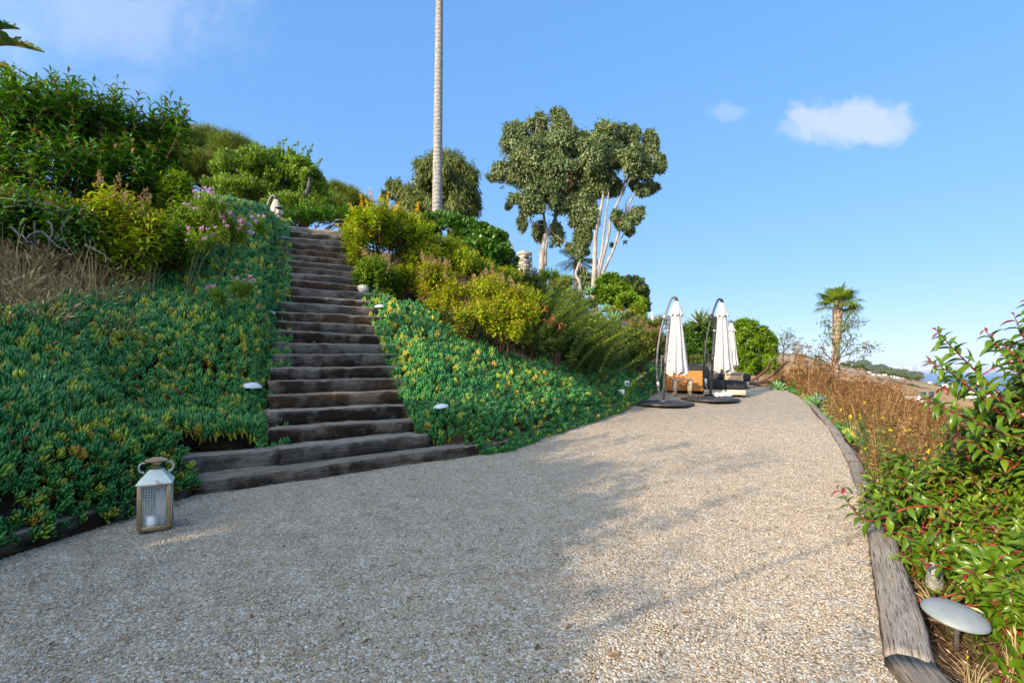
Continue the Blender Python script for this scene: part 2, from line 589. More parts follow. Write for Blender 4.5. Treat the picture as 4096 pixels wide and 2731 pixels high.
def pebble_material():
    m, t = new_mat('pebble')
    r = t.n('ShaderNodeObjectInfo').outputs['Random']
    nv = noise(t, coords(t), 90.0, 3.0, 0.6)
    c = t.ramp(r, [(0.0, (0.10, 0.075, 0.055)), (0.08, (0.22, 0.155, 0.10)), (0.22, (0.35, 0.275, 0.19)), (0.42, (0.44, 0.37, 0.285)), (0.5, (0.42, 0.27, 0.135)),
                   (0.58, (0.48, 0.41, 0.325)), (0.72, (0.52, 0.48, 0.42)), (0.8, (0.28, 0.235, 0.195)), (0.88, (0.58, 0.545, 0.49)), (1.0, (0.76, 0.73, 0.68))], 'CONSTANT')
    c = t.mix(1.0, c, (0.97, 0.965, 0.95), 'MULTIPLY')
    c = t.mix(0.42, c, t.ramp(nv, [(0.3, (0.24, 0.185, 0.12)), (0.7, (0.60, 0.55, 0.46))]))
    finish(t, principled(t, c, 0.85, 0.0, None, 0.2))
    return m


M['pebble'] = pebble_material()


def sea_material():
    m, t = new_mat('sea_water')
    P = t.n('ShaderNodeNewGeometry').outputs['Position']
    a = noise(t, t.n('ShaderNodeMapping', ins={'Vector': P, 'Scale': (0.02, 0.05, 0.02)}).outputs[0], 1.0, 6.0, 0.6)
    b = noise(t, P, 0.0016, 3.0, 0.5)
    col = t.ramp(b, [(0.3, (0.010, 0.060, 0.17)), (0.7, (0.016, 0.085, 0.22))])
    finish(t, principled(t, col, 0.32, 0.0, bump(t, a, 0.5, 1.5), 0.35))
    return m


M['sea'] = sea_material()

# foliage
G = lambda *s: list(s)
M['sumac'] = leaf_mat('sumac_leaf', [(0.0, (0.022, 0.062, 0.008)), (0.45, (0.056, 0.138, 0.013)), (0.78, (0.12, 0.20, 0.018)), (0.90, (0.17, 0.17, 0.03)), (1.0, (0.32, 0.075, 0.03))], 0.24, 0.34)
M['sumac_gold'] = leaf_mat('golden_sumac_leaf', [(0.0, (0.070, 0.115, 0.006)), (0.40, (0.215, 0.255, 0.009)), (0.8, (0.36, 0.34, 0.012)), (0.92, (0.40, 0.27, 0.03)), (1.0, (0.36, 0.09, 0.03))], 0.34, 0.42)
M['sumac_near'] = leaf_mat('near_sumac_leaf', [(0.0, (0.026, 0.054, 0.006)), (0.5, (0.066, 0.108, 0.009)), (0.85, (0.12, 0.155, 0.014)), (0.93, (0.15, 0.06, 0.03)), (1.0, (0.20, 0.02, 0.02))], 0.22, 0.3)
M['bright'] = leaf_mat('bright_leaf', [(0.0, (0.04, 0.085, 0.008)), (0.5, (0.12, 0.185, 0.011)), (1.0, (0.24, 0.26, 0.018))], 0.34, 0.42)
M['glossy'] = leaf_mat('glossy_leaf', [(0.0, (0.020, 0.055, 0.010)), (0.5, (0.055, 0.115, 0.014)), (1.0, (0.13, 0.18, 0.025))], 0.28, 0.32)
M['dusty'] = leaf_mat('dusty_leaf', [(0.0, (0.04, 0.065, 0.018)), (0.5, (0.10, 0.13, 0.028)), (0.85, (0.19, 0.195, 0.04)), (1.0, (0.32, 0.16, 0.08))], 0.26, 0.5)
M['broom'] = leaf_mat('broom_leaf', [(0.0, (0.030, 0.062, 0.022)), (0.5, (0.085, 0.13, 0.032)), (1.0, (0.28, 0.27, 0.05))], 0.28, 0.5)
M['eucalypt'] = leaf_mat('eucalyptus_leaf', [(0.0, (0.05, 0.072, 0.042)), (0.5, (0.135, 0.15, 0.092)), (0.92, (0.25, 0.24, 0.15)), (1.0, (0.34, 0.085, 0.05))], 0.20, 0.45)
M['gum'] = leaf_mat('gum_leaf', [(0.0, (0.035, 0.048, 0.012)), (0.5, (0.10, 0.108, 0.026)), (1.0, (0.20, 0.175, 0.045))], 0.22, 0.45)
M['pine'] = leaf_mat('pine_needle', [(0.0, (0.014, 0.030, 0.006)), (0.5, (0.10, 0.12, 0.013)), (0.9, (0.22, 0.22, 0.026)), (1.0, (0.16, 0.09, 0.03))], 0.22, 0.5)
M['juniper'] = leaf_mat('juniper_spray', [(0.0, (0.014, 0.040, 0.004)), (0.5, (0.115, 0.17, 0.006)), (1.0, (0.25, 0.29, 0.010))], 0.22, 0.5)
M['cypress'] = leaf_mat('cypress_spray', [(0.0, (0.026, 0.040, 0.010)), (0.6, (0.060, 0.070, 0.020)), (1.0, (0.11, 0.105, 0.03))], 0.18, 0.5)
M['polygala'] = leaf_mat('polygala_leaf', [(0.0, (0.05, 0.11, 0.012)), (0.5, (0.13, 0.20, 0.018)), (1.0, (0.26, 0.30, 0.03))], 0.38, 0.42)
M['palm_leaf'] = leaf_mat('palm_frond_leaf', [(0.0, (0.05, 0.065, 0.012)), (0.5, (0.12, 0.15, 0.022)), (0.9, (0.23, 0.235, 0.04)), (1.0, (0.25, 0.13, 0.05))], 0.25, 0.4)
M['agave'] = leaf_mat('agave_leaf', [(0.0, (0.06, 0.12, 0.06)), (0.6, (0.12, 0.21, 0.12)), (1.0, (0.24, 0.30, 0.12))], 0.10, 0.45)
M['paddle'] = leaf_mat('paddle_leaf', [(0.0, (0.015, 0.045, 0.020)), (0.6, (0.035, 0.075, 0.018)), (1.0, (0.20, 0.15, 0.02))], 0.30, 0.35)
M['sapling'] = leaf_mat('sapling_leaf', [(0.0, (0.05, 0.075, 0.03)), (0.7, (0.11, 0.13, 0.045)), (1.0, (0.33, 0.24, 0.06))], 0.25, 0.45)
M['blossom_cream'] = leaf_mat('cream_panicle', [(0.0, (0.26, 0.17, 0.08)), (0.6, (0.42, 0.31, 0.16)), (1.0, (0.46, 0.22, 0.10))], 0.3, 0.8)
M['blossom_yellow'] = leaf_mat('yellow_spike', [(0.0, (0.65, 0.30, 0.01)), (1.0, (0.85, 0.50, 0.02))], 0.3, 0.6)
M['blossom_pink'] = leaf_mat('pink_petal', [(0.0, (0.42, 0.12, 0.45)), (0.5, (0.72, 0.30, 0.56)), (1.0, (0.85, 0.60, 0.72))], 0.3, 0.6, (1, 1, 1))
M['blossom_magenta'] = leaf_mat('magenta_petal', [(0.0, (0.45, 0.02, 0.35)), (1.0, (0.70, 0.08, 0.55))], 0.2, 0.5, (1, 1, 1))
M['blossom_red'] = leaf_mat('red_leaf', [(0.0, (0.38, 0.05, 0.02)), (1.0, (0.55, 0.12, 0.05))], 0.3, 0.5, (1, 1, 1))
M['blossom_rust'] = leaf_mat('rust_panicle', [(0.0, (0.30, 0.14, 0.07)), (1.0, (0.48, 0.24, 0.13))], 0.3, 0.8, (1, 1, 1))
M['fennel'] = instance_leaf_mat('dry_fennel', [(0.0, (0.10, 0.045, 0.018)), (0.4, (0.23, 0.115, 0.042)), (0.75, (0.40, 0.235, 0.10)), (1.0, (0.54, 0.38, 0.19))], 0.2, 0.85, 0.1)
M['weed'] = instance_leaf_mat('green_weed', [(0.0, (0.03, 0.05, 0.015)), (0.5, (0.09, 0.12, 0.03)), (0.85, (0.2, 0.2, 0.04)), (1.0, (0.7, 0.5, 0.03))], 0.25, 0.6, 0.2)
M['strawy'] = instance_leaf_mat('dry_grass', [(0.0, (0.13, 0.075, 0.03)), (0.5, (0.42, 0.275, 0.115)), (1.0, (0.68, 0.52, 0.26))], 0.3, 0.8, 0.15)
M['iceplant'] = instance_leaf_mat('ice_plant', [(0.0, (0.012, 0.092, 0.020)), (0.30, (0.032, 0.185, 0.040)), (0.55, (0.085, 0.275, 0.046)), (0.72, (0.31, 0.39, 0.03)), (0.84, (0.40, 0.40, 0.03)), (0.93, (0.52, 0.24, 0.035)), (1.0, (0.34, 0.04, 0.02))], 0.14, 0.33, 0.5)
M['litter'] = instance_leaf_mat('litter', [(0.0, (0.06, 0.03, 0.015)), (0.6, (0.20, 0.12, 0.06)), (1.0, (0.40, 0.30, 0.18))], 0.1, 0.8, 0.1)

# bark
def bark_mat(name, c0, c1, c2, sc=(6, 6, 1.5), b=0.6):
    m, t = new_mat(name)
    co = coords(t, 'Object', sc)
    a = noise(t, co, 2.0, 6.0, 0.65)
    fin = noise(t, co, 9.0, 3.0, 0.6)
    col = t.ramp(t.math('ADD', t.math('MULTIPLY', a, 0.75), t.math('MULTIPLY', fin, 0.25)), [(0.36, c0), (0.52, c1), (0.68, c2)])
    finish(t, principled(t, col, 0.85, 0.0, bump(t, fin, b, 0.03), 0.2))
    return m


M['gum_bark'] = bark_mat('gum_bark', (0.15, 0.125, 0.10), (0.32, 0.28, 0.235), (0.52, 0.48, 0.43), (3, 3, 0.8))
M['bark'] = bark_mat('dark_bark', (0.03, 0.022, 0.016), (0.075, 0.055, 0.04), (0.15, 0.115, 0.085))
M['grey_bark'] = bark_mat('grey_bark', (0.09, 0.08, 0.07), (0.20, 0.18, 0.155), (0.34, 0.31, 0.27))
M['red_stem'] = bark_mat('red_stem', (0.14, 0.012, 0.012), (0.26, 0.035, 0.025), (0.33, 0.09, 0.05))
M['brown_stem'] = bark_mat('brown_stem', (0.05, 0.022, 0.015), (0.11, 0.05, 0.03), (0.17, 0.09, 0.055))
M['green_stem'] = bark_mat('green_stem', (0.06, 0.07, 0.02), (0.12, 0.12, 0.04), (0.20, 0.17, 0.07))


def palm_trunk_mat(name, c0, c1, rings=9.0, horiz=True):
    m, t = new_mat(name)
    co = coords(t)
    z = t.n('ShaderNodeSeparateXYZ', ins={0: co}).outputs[2]
    nn = noise(t, co, 3.0, 5.0, 0.6)
    ph = t.math('ADD', t.math('MULTIPLY', z, rings), t.math('MULTIPLY', nn, 1.6))
    fr = t.math('FRACT', ph)
    line = t.n('ShaderNodeMapRange', ins={'Value': fr, 'From Min': 0.0, 'From Max': 0.28}).outputs[0]
    fin = noise(t, t.n('ShaderNodeMapping', ins={'Vector': co, 'Scale': (14, 14, 3)}).outputs[0], 2.0, 4.0, 0.6)
    col = t.ramp(fin, [(0.32, c0), (0.68, c1)])
    col = t.mix(line, tuple(c * 0.78 for c in c0), col)
    finish(t, principled(t, col, 0.9, 0.0, bump(t, t.math('ADD', line, fin), 0.5, 0.03), 0.2))
    return m


M['tall_palm_bark'] = palm_trunk_mat('tall_palm_bark', (0.20, 0.185, 0.165), (0.40, 0.37, 0.33), 7.0)
M['boot_bark'] = palm_trunk_mat('palm_boot_bark', (0.17, 0.115, 0.075), (0.42, 0.34, 0.26), 6.0)

# made things
M['white_enamel'] = plain_mat('lamp_cap_enamel', (0.50, 0.53, 0.53), (0.66, 0.68, 0.66), 14.0, 0.5, 0.0, 0.12)
M['grey_cap'] = plain_mat('grey_lamp_cap', (0.17, 0.19, 0.19), (0.225, 0.245, 0.245), 12.0, 0.45, 0.0, 0.1)
M['dark_cap'] = plain_mat('dark_lamp_cap', (0.06, 0.07, 0.07), (0.16, 0.17, 0.16), 14.0, 0.55, 0.2)
M['lamp_post'] = plain_mat('lamp_post_metal', (0.11, 0.105, 0.09), (0.19, 0.18, 0.155), 20.0, 0.5, 0.5)
M['canvas'] = plain_mat('parasol_canvas', (0.43, 0.405, 0.375), (0.53, 0.505, 0.47), 5.0, 0.9, 0.0, 0.25, 0.1)
M['canvas_tan'] = plain_mat('tan_parasol_canvas', (0.42, 0.34, 0.26), (0.52, 0.44, 0.35), 5.0, 0.9, 0.0, 0.25, 0.1)  # canvas in a warmer, browner tone
M['grey_steel'] = plain_mat('powder_grey_steel', (0.10, 0.10, 0.098), (0.17, 0.168, 0.16), 9.0, 0.5, 0.3)
M['black_steel'] = plain_mat('powder_black_steel', (0.016, 0.017, 0.02), (0.04, 0.042, 0.045), 9.0, 0.42, 0.2)
M['silver'] = plain_mat('bare_aluminium', (0.35, 0.35, 0.34), (0.55, 0.55, 0.53), 12.0, 0.35, 0.8)
M['rubber'] = plain_mat('black_base_plastic', (0.020, 0.021, 0.023), (0.040, 0.041, 0.044), 6.0, 0.42, 0.0, 0.15)
M['cushion'] = plain_mat('black_weave', (0.013, 0.017, 0.017), (0.032, 0.037, 0.037), 60.0, 0.85, 0.0, 0.5, 0.2, 0.004)
M['cushion_lit'] = plain_mat('sunlit_black_weave', (0.030, 0.034, 0.033), (0.058, 0.062, 0.060), 60.0, 0.85, 0.0, 0.5, 0.2, 0.004)  # the black weave again, lightened to the grey it shows in the sun
M['white_plastic'] = plain_mat('white_plastic', (0.66, 0.67, 0.68), (0.76, 0.77, 0.78), 6.0, 0.4)
M['pillow'] = plain_mat('off_white_cotton', (0.62, 0.63, 0.58), (0.75, 0.75, 0.70), 7.0, 0.9, 0.0, 0.3, 0.1)
M['dark_glass'] = plain_mat('dark_lens', (0.02, 0.025, 0.03), (0.05, 0.055, 0.06), 4.0, 0.15)


def wood_mat(name, c0, c1, c2, sc=(2, 30, 30), rough=0.5):
    m, t = new_mat(name)
    co = coords(t, 'Object', sc)
    a = noise(t, co, 1.6, 5.0, 0.6)
    r = noise(t, coords(t), 2.0, 2.0, 0.5)
    col = t.ramp(t.math('ADD', t.math('MULTIPLY', a, 0.7), t.math('MULTIPLY', r, 0.3)), [(0.34, c0), (0.5, c1), (0.66, c2)])
    finish(t, principled(t, col, rough, 0.0, bump(t, a, 0.3, 0.005), 0.35))
    return m


M['teak'] = wood_mat('oiled_teak', (0.34, 0.115, 0.022), (0.52, 0.205, 0.045), (0.62, 0.29, 0.075))
M['pale_teak'] = wood_mat('pale_teak', (0.36, 0.20, 0.10), (0.50, 0.31, 0.17), (0.58, 0.40, 0.25))
M['bleached'] = wood_mat('bleached_wood', (0.28, 0.22, 0.16), (0.46, 0.37, 0.28), (0.58, 0.49, 0.39))
M['grey_top'] = wood_mat('greyed_wood', (0.14, 0.13, 0.125), (0.24, 0.225, 0.21), (0.34, 0.32, 0.295))
M['hammock_wood'] = wood_mat('brown_bent_wood', (0.05, 0.026, 0.016), (0.11, 0.06, 0.038), (0.17, 0.10, 0.065))
M['white_wall'] = plain_mat('white_stucco', (0.68, 0.665, 0.63), (0.78, 0.765, 0.73), 0.6, 0.9)
M['pale_wall'] = plain_mat('pale_stucco', (0.50, 0.44, 0.37), (0.62, 0.56, 0.48), 0.6, 0.9)
M['roof_tile'] = plain_mat('terracotta_roof', (0.30, 0.13, 0.075), (0.42, 0.20, 0.12), 1.0, 0.9)
M['roof_grey'] = plain_mat('grey_roof', (0.30, 0.29, 0.28), (0.44, 0.43, 0.41), 1.0, 0.9)
M['city_wall'] = plain_mat('far_city_wall', (0.62, 0.60, 0.58), (0.76, 0.74, 0.72), 0.05, 0.9)
M['window_dark'] = plain_mat('window_glass', (0.03, 0.035, 0.045), (0.06, 0.07, 0.08), 1.0, 0.2)


def brass_mat(name, c0, c1, rust, amount, metal=0.85, rough=0.42):
    m, t = new_mat(name)
    co = coords(t)
    a = noise(t, co, 9.0, 6.0, 0.65)
    b = noise(t, co, 40.0, 4.0, 0.6)
    col = t.ramp(b, [(0.3, c0), (0.7, c1)])
    f = t.n('ShaderNodeMapRange', ins={'Value': a, 'From Min': 0.60 - amount, 'From Max': 0.68 - amount}).outputs[0]
    col = t.mix(f, col, rust)
    mt = t.math('MULTIPLY', t.math('SUBTRACT', 1.0, t.math('MULTIPLY', f, 0.8)), metal)
    finish(t, principled(t, col, t.math('ADD', rough, t.math('MULTIPLY', f, 0.35)), mt, bump(t, b, 0.15, 0.002), 0.5))
    return m


M['brass'] = brass_mat('tarnished_brass', (0.27, 0.20, 0.11), (0.42, 0.33, 0.19), (0.20, 0.11, 0.05), 0.02, 0.7, 0.4)
M['roof_metal'] = brass_mat('bleached_lantern_roof', (0.56, 0.58, 0.50), (0.66, 0.67, 0.58), (0.30, 0.20, 0.10), 0.02, 0.15, 0.55)
M['lid_metal'] = brass_mat('rusty_lantern_lid', (0.44, 0.38, 0.28), (0.52, 0.46, 0.34), (0.30, 0.19, 0.10), 0.16, 0.25, 0.6)
M['wire'] = plain_mat('lantern_wire', (0.55, 0.56, 0.55), (0.75, 0.76, 0.74), 40.0, 0.4, 0.5)
M['wax'] = plain_mat('candle_wax', (0.66, 0.66, 0.60), (0.76, 0.76, 0.70), 6.0, 0.5)
M['wax_amber'] = plain_mat('amber_candle_wax', (0.42, 0.36, 0.16), (0.52, 0.46, 0.22), 6.0, 0.5)
M['stone'] = bark_mat('pale_boulder', (0.24, 0.235, 0.225), (0.36, 0.355, 0.34), (0.50, 0.49, 0.47), (4, 4, 4))

# ------------------------------------------------------------------ setting
def axis(lo, hi, step, outer_lo, outer_hi, growth=1.16):
    a = list(np.arange(lo, hi + 1e-6, step))
    s, v = step, hi
    while v < outer_hi:
        s *= growth
        v += s
        a.append(v)
    s, v = step, lo
    while v > outer_lo:
        s *= growth
        v -= s
        a.insert(0, v)
    return np.array(a)


def grid_faces(ny, nx):
    i = np.arange(ny - 1)[:, None] * nx
    j = np.arange(nx - 1)[None, :]
    return np.stack([i + j, i + j + 1, i + nx + j + 1, i + nx + j], -1).reshape(-1, 4)


xs = axis(-13.0, 18.0, 0.17, -4500, 4500, 1.075)
ys = axis(-4.0, 24.0, 0.17, -1500, 4200, 1.06)
GX, GY = np.meshgrid(xs, ys)
GZ = np.concatenate([terrain(GX[k:k + 40], GY[k:k + 40]) for k in range(0, len(ys), 40)])
g = MB().add(np.stack([GX, GY, GZ], -1), grid_faces(len(ys), len(xs)))
tag(g.build('hillside_ground', M['ground'], smooth=True), kind='structure')

# the gravel path, a sheet between the bank and the edge
def resample(poly, m):
    d = np.concatenate([[0], np.cumsum(np.linalg.norm(np.diff(poly, axis=0), axis=1))])
    t = np.linspace(0, d[-1], m)
    return np.stack([np.interp(t, d, poly[:, 0]), np.interp(t, d, poly[:, 1])], 1)


PB = resample(BANK[1:14], 260)
PE = resample(EDGE[1:14], 260)
tt = np.linspace(-0.012, 1.012, 70)
PX = PB[:, None, 0] * (1 - tt) + PE[:, None, 0] * tt
PY = PB[:, None, 1] * (1 - tt) + PE[:, None, 1] * tt


def path_h(x, y):
    return gz(y) + vnoise(x, y, 1.6) * 0.012 + vnoise(x, y, 4.5) * 0.007 + vnoise(x, y, 11.0) * 0.004


path = MB().add(np.stack([PX, PY, path_h(PX, PY)], -1), grid_faces(len(PB), len(tt)))
tag(path.build('gravel_path', M['gravel'], smooth=True), kind='structure')

sea = MB()
sxs = np.concatenate([np.linspace(-3000, 6000, 40), np.linspace(7000, 60000, 30)])
sys_ = np.concatenate([np.linspace(-3000, 6000, 40), np.linspace(7000, 70000, 40)])
SX, SY = np.meshgrid(sxs, sys_)
sea.add(np.stack([SX, SY, np.full_like(SX, -61.5)], -1), grid_faces(len(sys_), len(sxs)))
tag(sea.build('sea', M['sea']), kind='structure')


# far shore across the bay
def far_shore():
    us = np.linspace(-0.2, 2.2, 260)
    zs = np.array([13000, 13060, 13300, 13800, 14600, 16000, 19000.])
    prof = np.array([-64, -40, 5, 24, 44, 80, 110.])
    U, Z = np.meshgrid(us, zs)
    H_ = np.repeat(prof[:, None], len(us), 1)
    X = U * Z
    n_ = vnoise(X, Z * 0.5, 1 / 1700.) * 0.5 + vnoise(X, Z * 0.5, 1 / 600.) * 0.3
    H_ = np.where(H_ > 0, H_ * (1 + n_ * 0.8) * np.interp(U, [0.55, 0.8, 1.2, 2.0], [1.15, 1.0, 0.85, 0.75]), H_)
    mb = MB().add(np.stack([X, Z, H_], -1), grid_faces(len(zs), len(us)))
    m, t = new_mat('far_shore_land')
    P = t.n('ShaderNodeNewGeometry').outputs['Position']
    f = noise(t, t.n('ShaderNodeMapping', ins={'Vector': P, 'Scale': (0.004, 0.002, 0.02)}).outputs[0], 1.0, 6.0, 0.65)
    col = t.ramp(f, [(0.38, (0.10, 0.10, 0.09)), (0.52, (0.30, 0.27, 0.24)), (0.64, (0.55, 0.52, 0.48))])
    finish(t, principled(t, col, 0.95, 0, None, 0.1))
    tag(mb.build('far_shore_land', m, smooth=True), kind='structure')


far_shore()

# ------------------------------------------------------------------ stairs of sleepers
def sleeper(L, W_, H_, seed, mat, name, parent=None, label=None, rough=1.0):
    """one rough timber along local x, front face towards -y, top at z=0; ends and edges worn"""
    r = np.random.default_rng(seed)
    n = max(6, int(L / 0.09))
    x = np.linspace(-L / 2, L / 2, n)
    prof = np.array([(-W_ / 2, -H_), (-W_ / 2, -H_ * 0.5), (-W_ / 2, -0.022), (-W_ / 2 + 0.018, -0.003), (-W_ / 4, 0), (W_ / 4, 0),
                     (W_ / 2 - 0.018, -0.003), (W_ / 2, -0.022), (W_ / 2, -H_)])
    k = len(prof)
    ph = r.random(4) * 9
    V = np.zeros((n, k, 3))
    V[:, :, 0] = x[:, None]
    V[:, :, 1] = prof[None, :, 0]
    V[:, :, 2] = prof[None, :, 1]
    wav = rough * (0.007 * np.sin(x * 2.1 + ph[0]) + 0.005 * np.sin(x * 5.3 + ph[1]))
    V[:, :, 2] += wav[:, None] * 0.9
    V[:, :4, 1] += (0.008 * np.sin(x * 3.1 + ph[2]))[:, None]
    V[:, 2:8, 1] += r.normal(0, 0.0045 * rough, (n, 6))
    V[:, 2:8, 2] += r.normal(0, 0.0035 * rough, (n, 6))
    chip = (r.random(n) < 0.08)
    V[chip, 2:4, 2] -= 0.014
    V[0, :, 0] += r.normal(0, 0.012, k)
    V[-1, :, 0] += r.normal(0, 0.012, k)
    i = np.arange(n - 1)[:, None] * k
    j = np.arange(k)[None, :]
    jj = (j + 1) % k
    Fq = np.stack([i + j, i + k + j, i + k + jj, i + jj], -1).reshape(-1, 4)
    mb = MB().add(V.reshape(-1, 3), [Fq, list(range(k)), list(range((n - 1) * k, n * k))[::-1]])
    o = mb.build(name, mat, parent)
    if label:
        o['label'] = label
    return o


stairs = empty('timber_staircase', 'long dark flight of old sleeper steps climbing the planted bank to the hilltop', 'staircase')
for i in range(2, 26):
    l, r_, z = step_ends(i)
    ext = 0.16
    dv = (r_ - l) / np.linalg.norm(r_ - l)
    l2, r2 = l - dv * (0.02 if i == 2 else ext), r_ + dv * (0.12 + 0.10 * (i % 3 == 0))
    L = float(np.linalg.norm(r2 - l2))
    wdt = 0.36 if i < 20 else 0.30
    if i == 14:
        wdt = 0.7
    if i == 25:
        wdt = 0.9
    nrm = np.array([-dv[1], dv[0]])
    c = (l2 + r2) / 2 + nrm * wdt / 2
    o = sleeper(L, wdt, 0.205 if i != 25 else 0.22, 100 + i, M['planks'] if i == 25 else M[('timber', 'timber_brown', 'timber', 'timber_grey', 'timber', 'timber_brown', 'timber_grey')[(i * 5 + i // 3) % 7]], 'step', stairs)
    if i == 25:
        o['label'] = 'pale grey bleached top step'
    o.location = (c[0], c[1], z + RNG.normal(0, 0.006))
    o.rotation_euler = (RNG.normal(0, 0.012), RNG.normal(0, 0.008), math.atan2(dv[1], dv[0]) + RNG.normal(0, 0.012))


def edging(name, a, b, wd, top, label, side=1, seed=0, hgt=0.34, mat='edging', group=None):
    """timber from a to b; side=+1 lies to the left of a->b"""
    a, b = np.array(a, float), np.array(b, float)
    d = b - a
    L = float(np.linalg.norm(d))
    d /= L
    n_ = np.array([-d[1], d[0]]) * side
    c = (a + b) / 2 + n_ * (wd / 2 + 0.01)
    o = sleeper(L - 0.012, wd, hgt, seed, M[mat], name, rough=0.45)
    za, zb = gz(a[1]) + top, gz(b[1]) + top
    o.location = (c[0], c[1], (za + zb) / 2)
    o.rotation_euler = Euler((0, -math.atan2(zb - za, L), math.atan2(d[1], d[0])), 'XYZ')
    return tag(o, label, 'timber', group)


GT = 'sleepers edging the gravel path'
edging('edging_timber', BANK[4], BANK[5], 0.2, 0.15, 'short dark timber between the metal lantern and the long bottom stair sleeper', 1, 1, group=GT, mat='timber')
edging('edging_timber', BANK[3] + (BANK[3] - BANK[4]) * 0.5, BANK[4], 0.2, 0.15, 'dark shaded timber under the overhanging succulents left of the metal lantern', 1, 2, group=GT, mat='timber')
edging('edging_timber', BANK[5] + np.array([0.0, 0.02]), BANK[6], 0.26, 0.15, 'long dark sleeper lying at the very foot of the stairs', 1, 3, group=GT, mat='timber')
edging('edging_timber', BANK[6], BANK[7], 0.2, 0.13, 'timber just right of the stair foot below the lowest right mushroom lamp', 1, 4, group=GT, mat='timber')
edging('edging_timber', BANK[7], BANK[8], 0.2, 0.13, 'straight timber below the sunlit succulent bank halfway to the parasols', 1, 5, group=GT, mat='timber')
edging('edging_timber', BANK[8], BANK[9], 0.2, 0.14, 'timber below the white plastic floodlights, ending at the first parasol base', 1, 6, group=GT, mat='timber')
edging('edging_timber', BANK[9], BANK[10], 0.2, 0.12, 'farthest timber on the bank side, beside the slatted sofa', 1, 7, group=GT, mat='timber')
# broad first tread behind the bottom sleeper
d_ = (BANK[6] - BANK[5]) / np.linalg.norm(BANK[6] - BANK[5])
n_ = np.array([-d_[1], d_[0]])
for k in range(1):
    o = sleeper(2.72, 0.24, 0.2, 130 + k, M['timber'], 'step', stairs)
    c = BANK[5] + d_ * 1.42 + n_ * (0.285 + 0.245 * k + 0.12)
    o.location = (c[0], c[1], 0.238 + 0.004 * k)
    o.rotation_euler = (RNG.normal(0, 0.008), 0.004, math.atan2(d_[1], d_[0]) + RNG.normal(0, 0.008))
# wall sleeper beside the second step
l2_, r2_, z2_ = step_ends(2)
dv_ = (r2_ - l2_) / np.linalg.norm(r2_ - l2_)
ow = sleeper(1.4, 0.2, 0.34, 9, M['timber_grey'], 'wall_timber')
cw = BANK[5] + d_ * 0.16 + n_ * 0.47
ow.location = (cw[0], cw[1], 0.425)
ow.rotation_euler = (0, 0, math.atan2(d_[1], d_[0]))
tag(ow, 'weathered upper timber holding the left bank beside the second step', 'timber')
labs = ['wide weathered grey timber beside the grey mushroom lamp at the path edge', 'weathered timber half covered by the low red stemmed shrub',
        'brown timber edging below the tall dry fennel, just past the red stemmed shrub', 'brown timber edging beside the small grey succulents below the dry fennel',
        'brown timber edging beside the agave', 'brown timber edging at the far bend near the hammock stand']
ep = [EDGE[3], EDGE[4], EDGE[6], EDGE[7], EDGE[8], EDGE[9], EDGE[11]]
for i in range(6):
    edging('edging_timber', ep[i], ep[i + 1], 0.17 if i < 2 else 0.14, 0.055 if i < 2 else 0.03, labs[i], -1, 20 + i, group=GT)

# ------------------------------------------------------------------ plant builders
def leaf_t(n=4, width=0.32, fold=0.25, droop=0.6, belly=0.8):
    """one leaf along +x: stations n, folded along the midrib, arching down"""
    t = np.linspace(0, 1, n + 1)
    wv = width * 0.5 * np.sin(np.pi * np.clip(t, 0.02, 0.985) ** belly)
    ang = droop * (t - 0.25)
    x = np.concatenate([[0], np.cumsum(np.cos(ang[1:]) / n)])
    z = np.concatenate([[0], np.cumsum(-np.sin(ang[1:]) / n)])
    V = np.zeros((n + 1, 3, 3))
    for k, sgn in enumerate((-1, 0, 1)):
        V[:, k, 0] = x
        V[:, k, 1] = sgn * wv
        V[:, k, 2] = z + abs(sgn) * wv * fold * 2
    i = np.arange(n)[:, None] * 3
    j = np.arange(2)[None, :]
    Fq = np.stack([i + j, i + 3 + j, i + 4 + j, i + 1 + j], -1).reshape(-1, 4)
    return V.reshape(-1, 3), Fq


LEAF_NEAR = leaf_t(5, 0.36, 0.30, 0.95)
LEAF_MID = leaf_t(3, 0.34, 0.28, 0.9)
LEAF_LONG = leaf_t(4, 0.25, 0.22, 1.15)
LEAF_LOW = leaf_t(2, 0.40, 0.25, 0.6)
LEAF_ROUND = leaf_t(2, 0.72, 0.15, 0.4)
LEAF_NARROW = leaf_t(2, 0.22, 0.2, 0.5)
LEAF_SPIKE = leaf_t(1, 0.30, 0.0, 0.0)


def place(mb, T, O, A, N, Sz, tint):
    TV, TF = T
    A = unit(A)
    Y = unit(np.cross(N, A))
    Z = np.cross(A, Y)
    n = len(O)
    if n == 0:
        return
    Sz = np.broadcast_to(np.asarray(Sz, float), (n,))
    V = O[:, None, :] + Sz[:, None, None] * (TV[None, :, 0:1] * A[:, None] + TV[None, :, 1:2] * Y[:, None] + TV[None, :, 2:3] * Z[:, None])
    k = len(TV)
    Fq = (TF[None] + (np.arange(n) * k)[:, None, None]).reshape(-1, TF.shape[1])
    mb.add(V.reshape(-1, 3), Fq, np.repeat(np.broadcast_to(tint, (n,)), k))


def rdir(r, n):
    return unit(r.normal(size=(n, 3)))


def ell(px, py, Z, rpx, rpy, rd=None):
    """an ellipsoid standing at that place: centre and radii in metres"""
    c = at(px, py, Z)
    return (*c, rpx / F * Z, (rd if rd is not None else 0.85 * rpx / F * Z), rpy / F * Z)


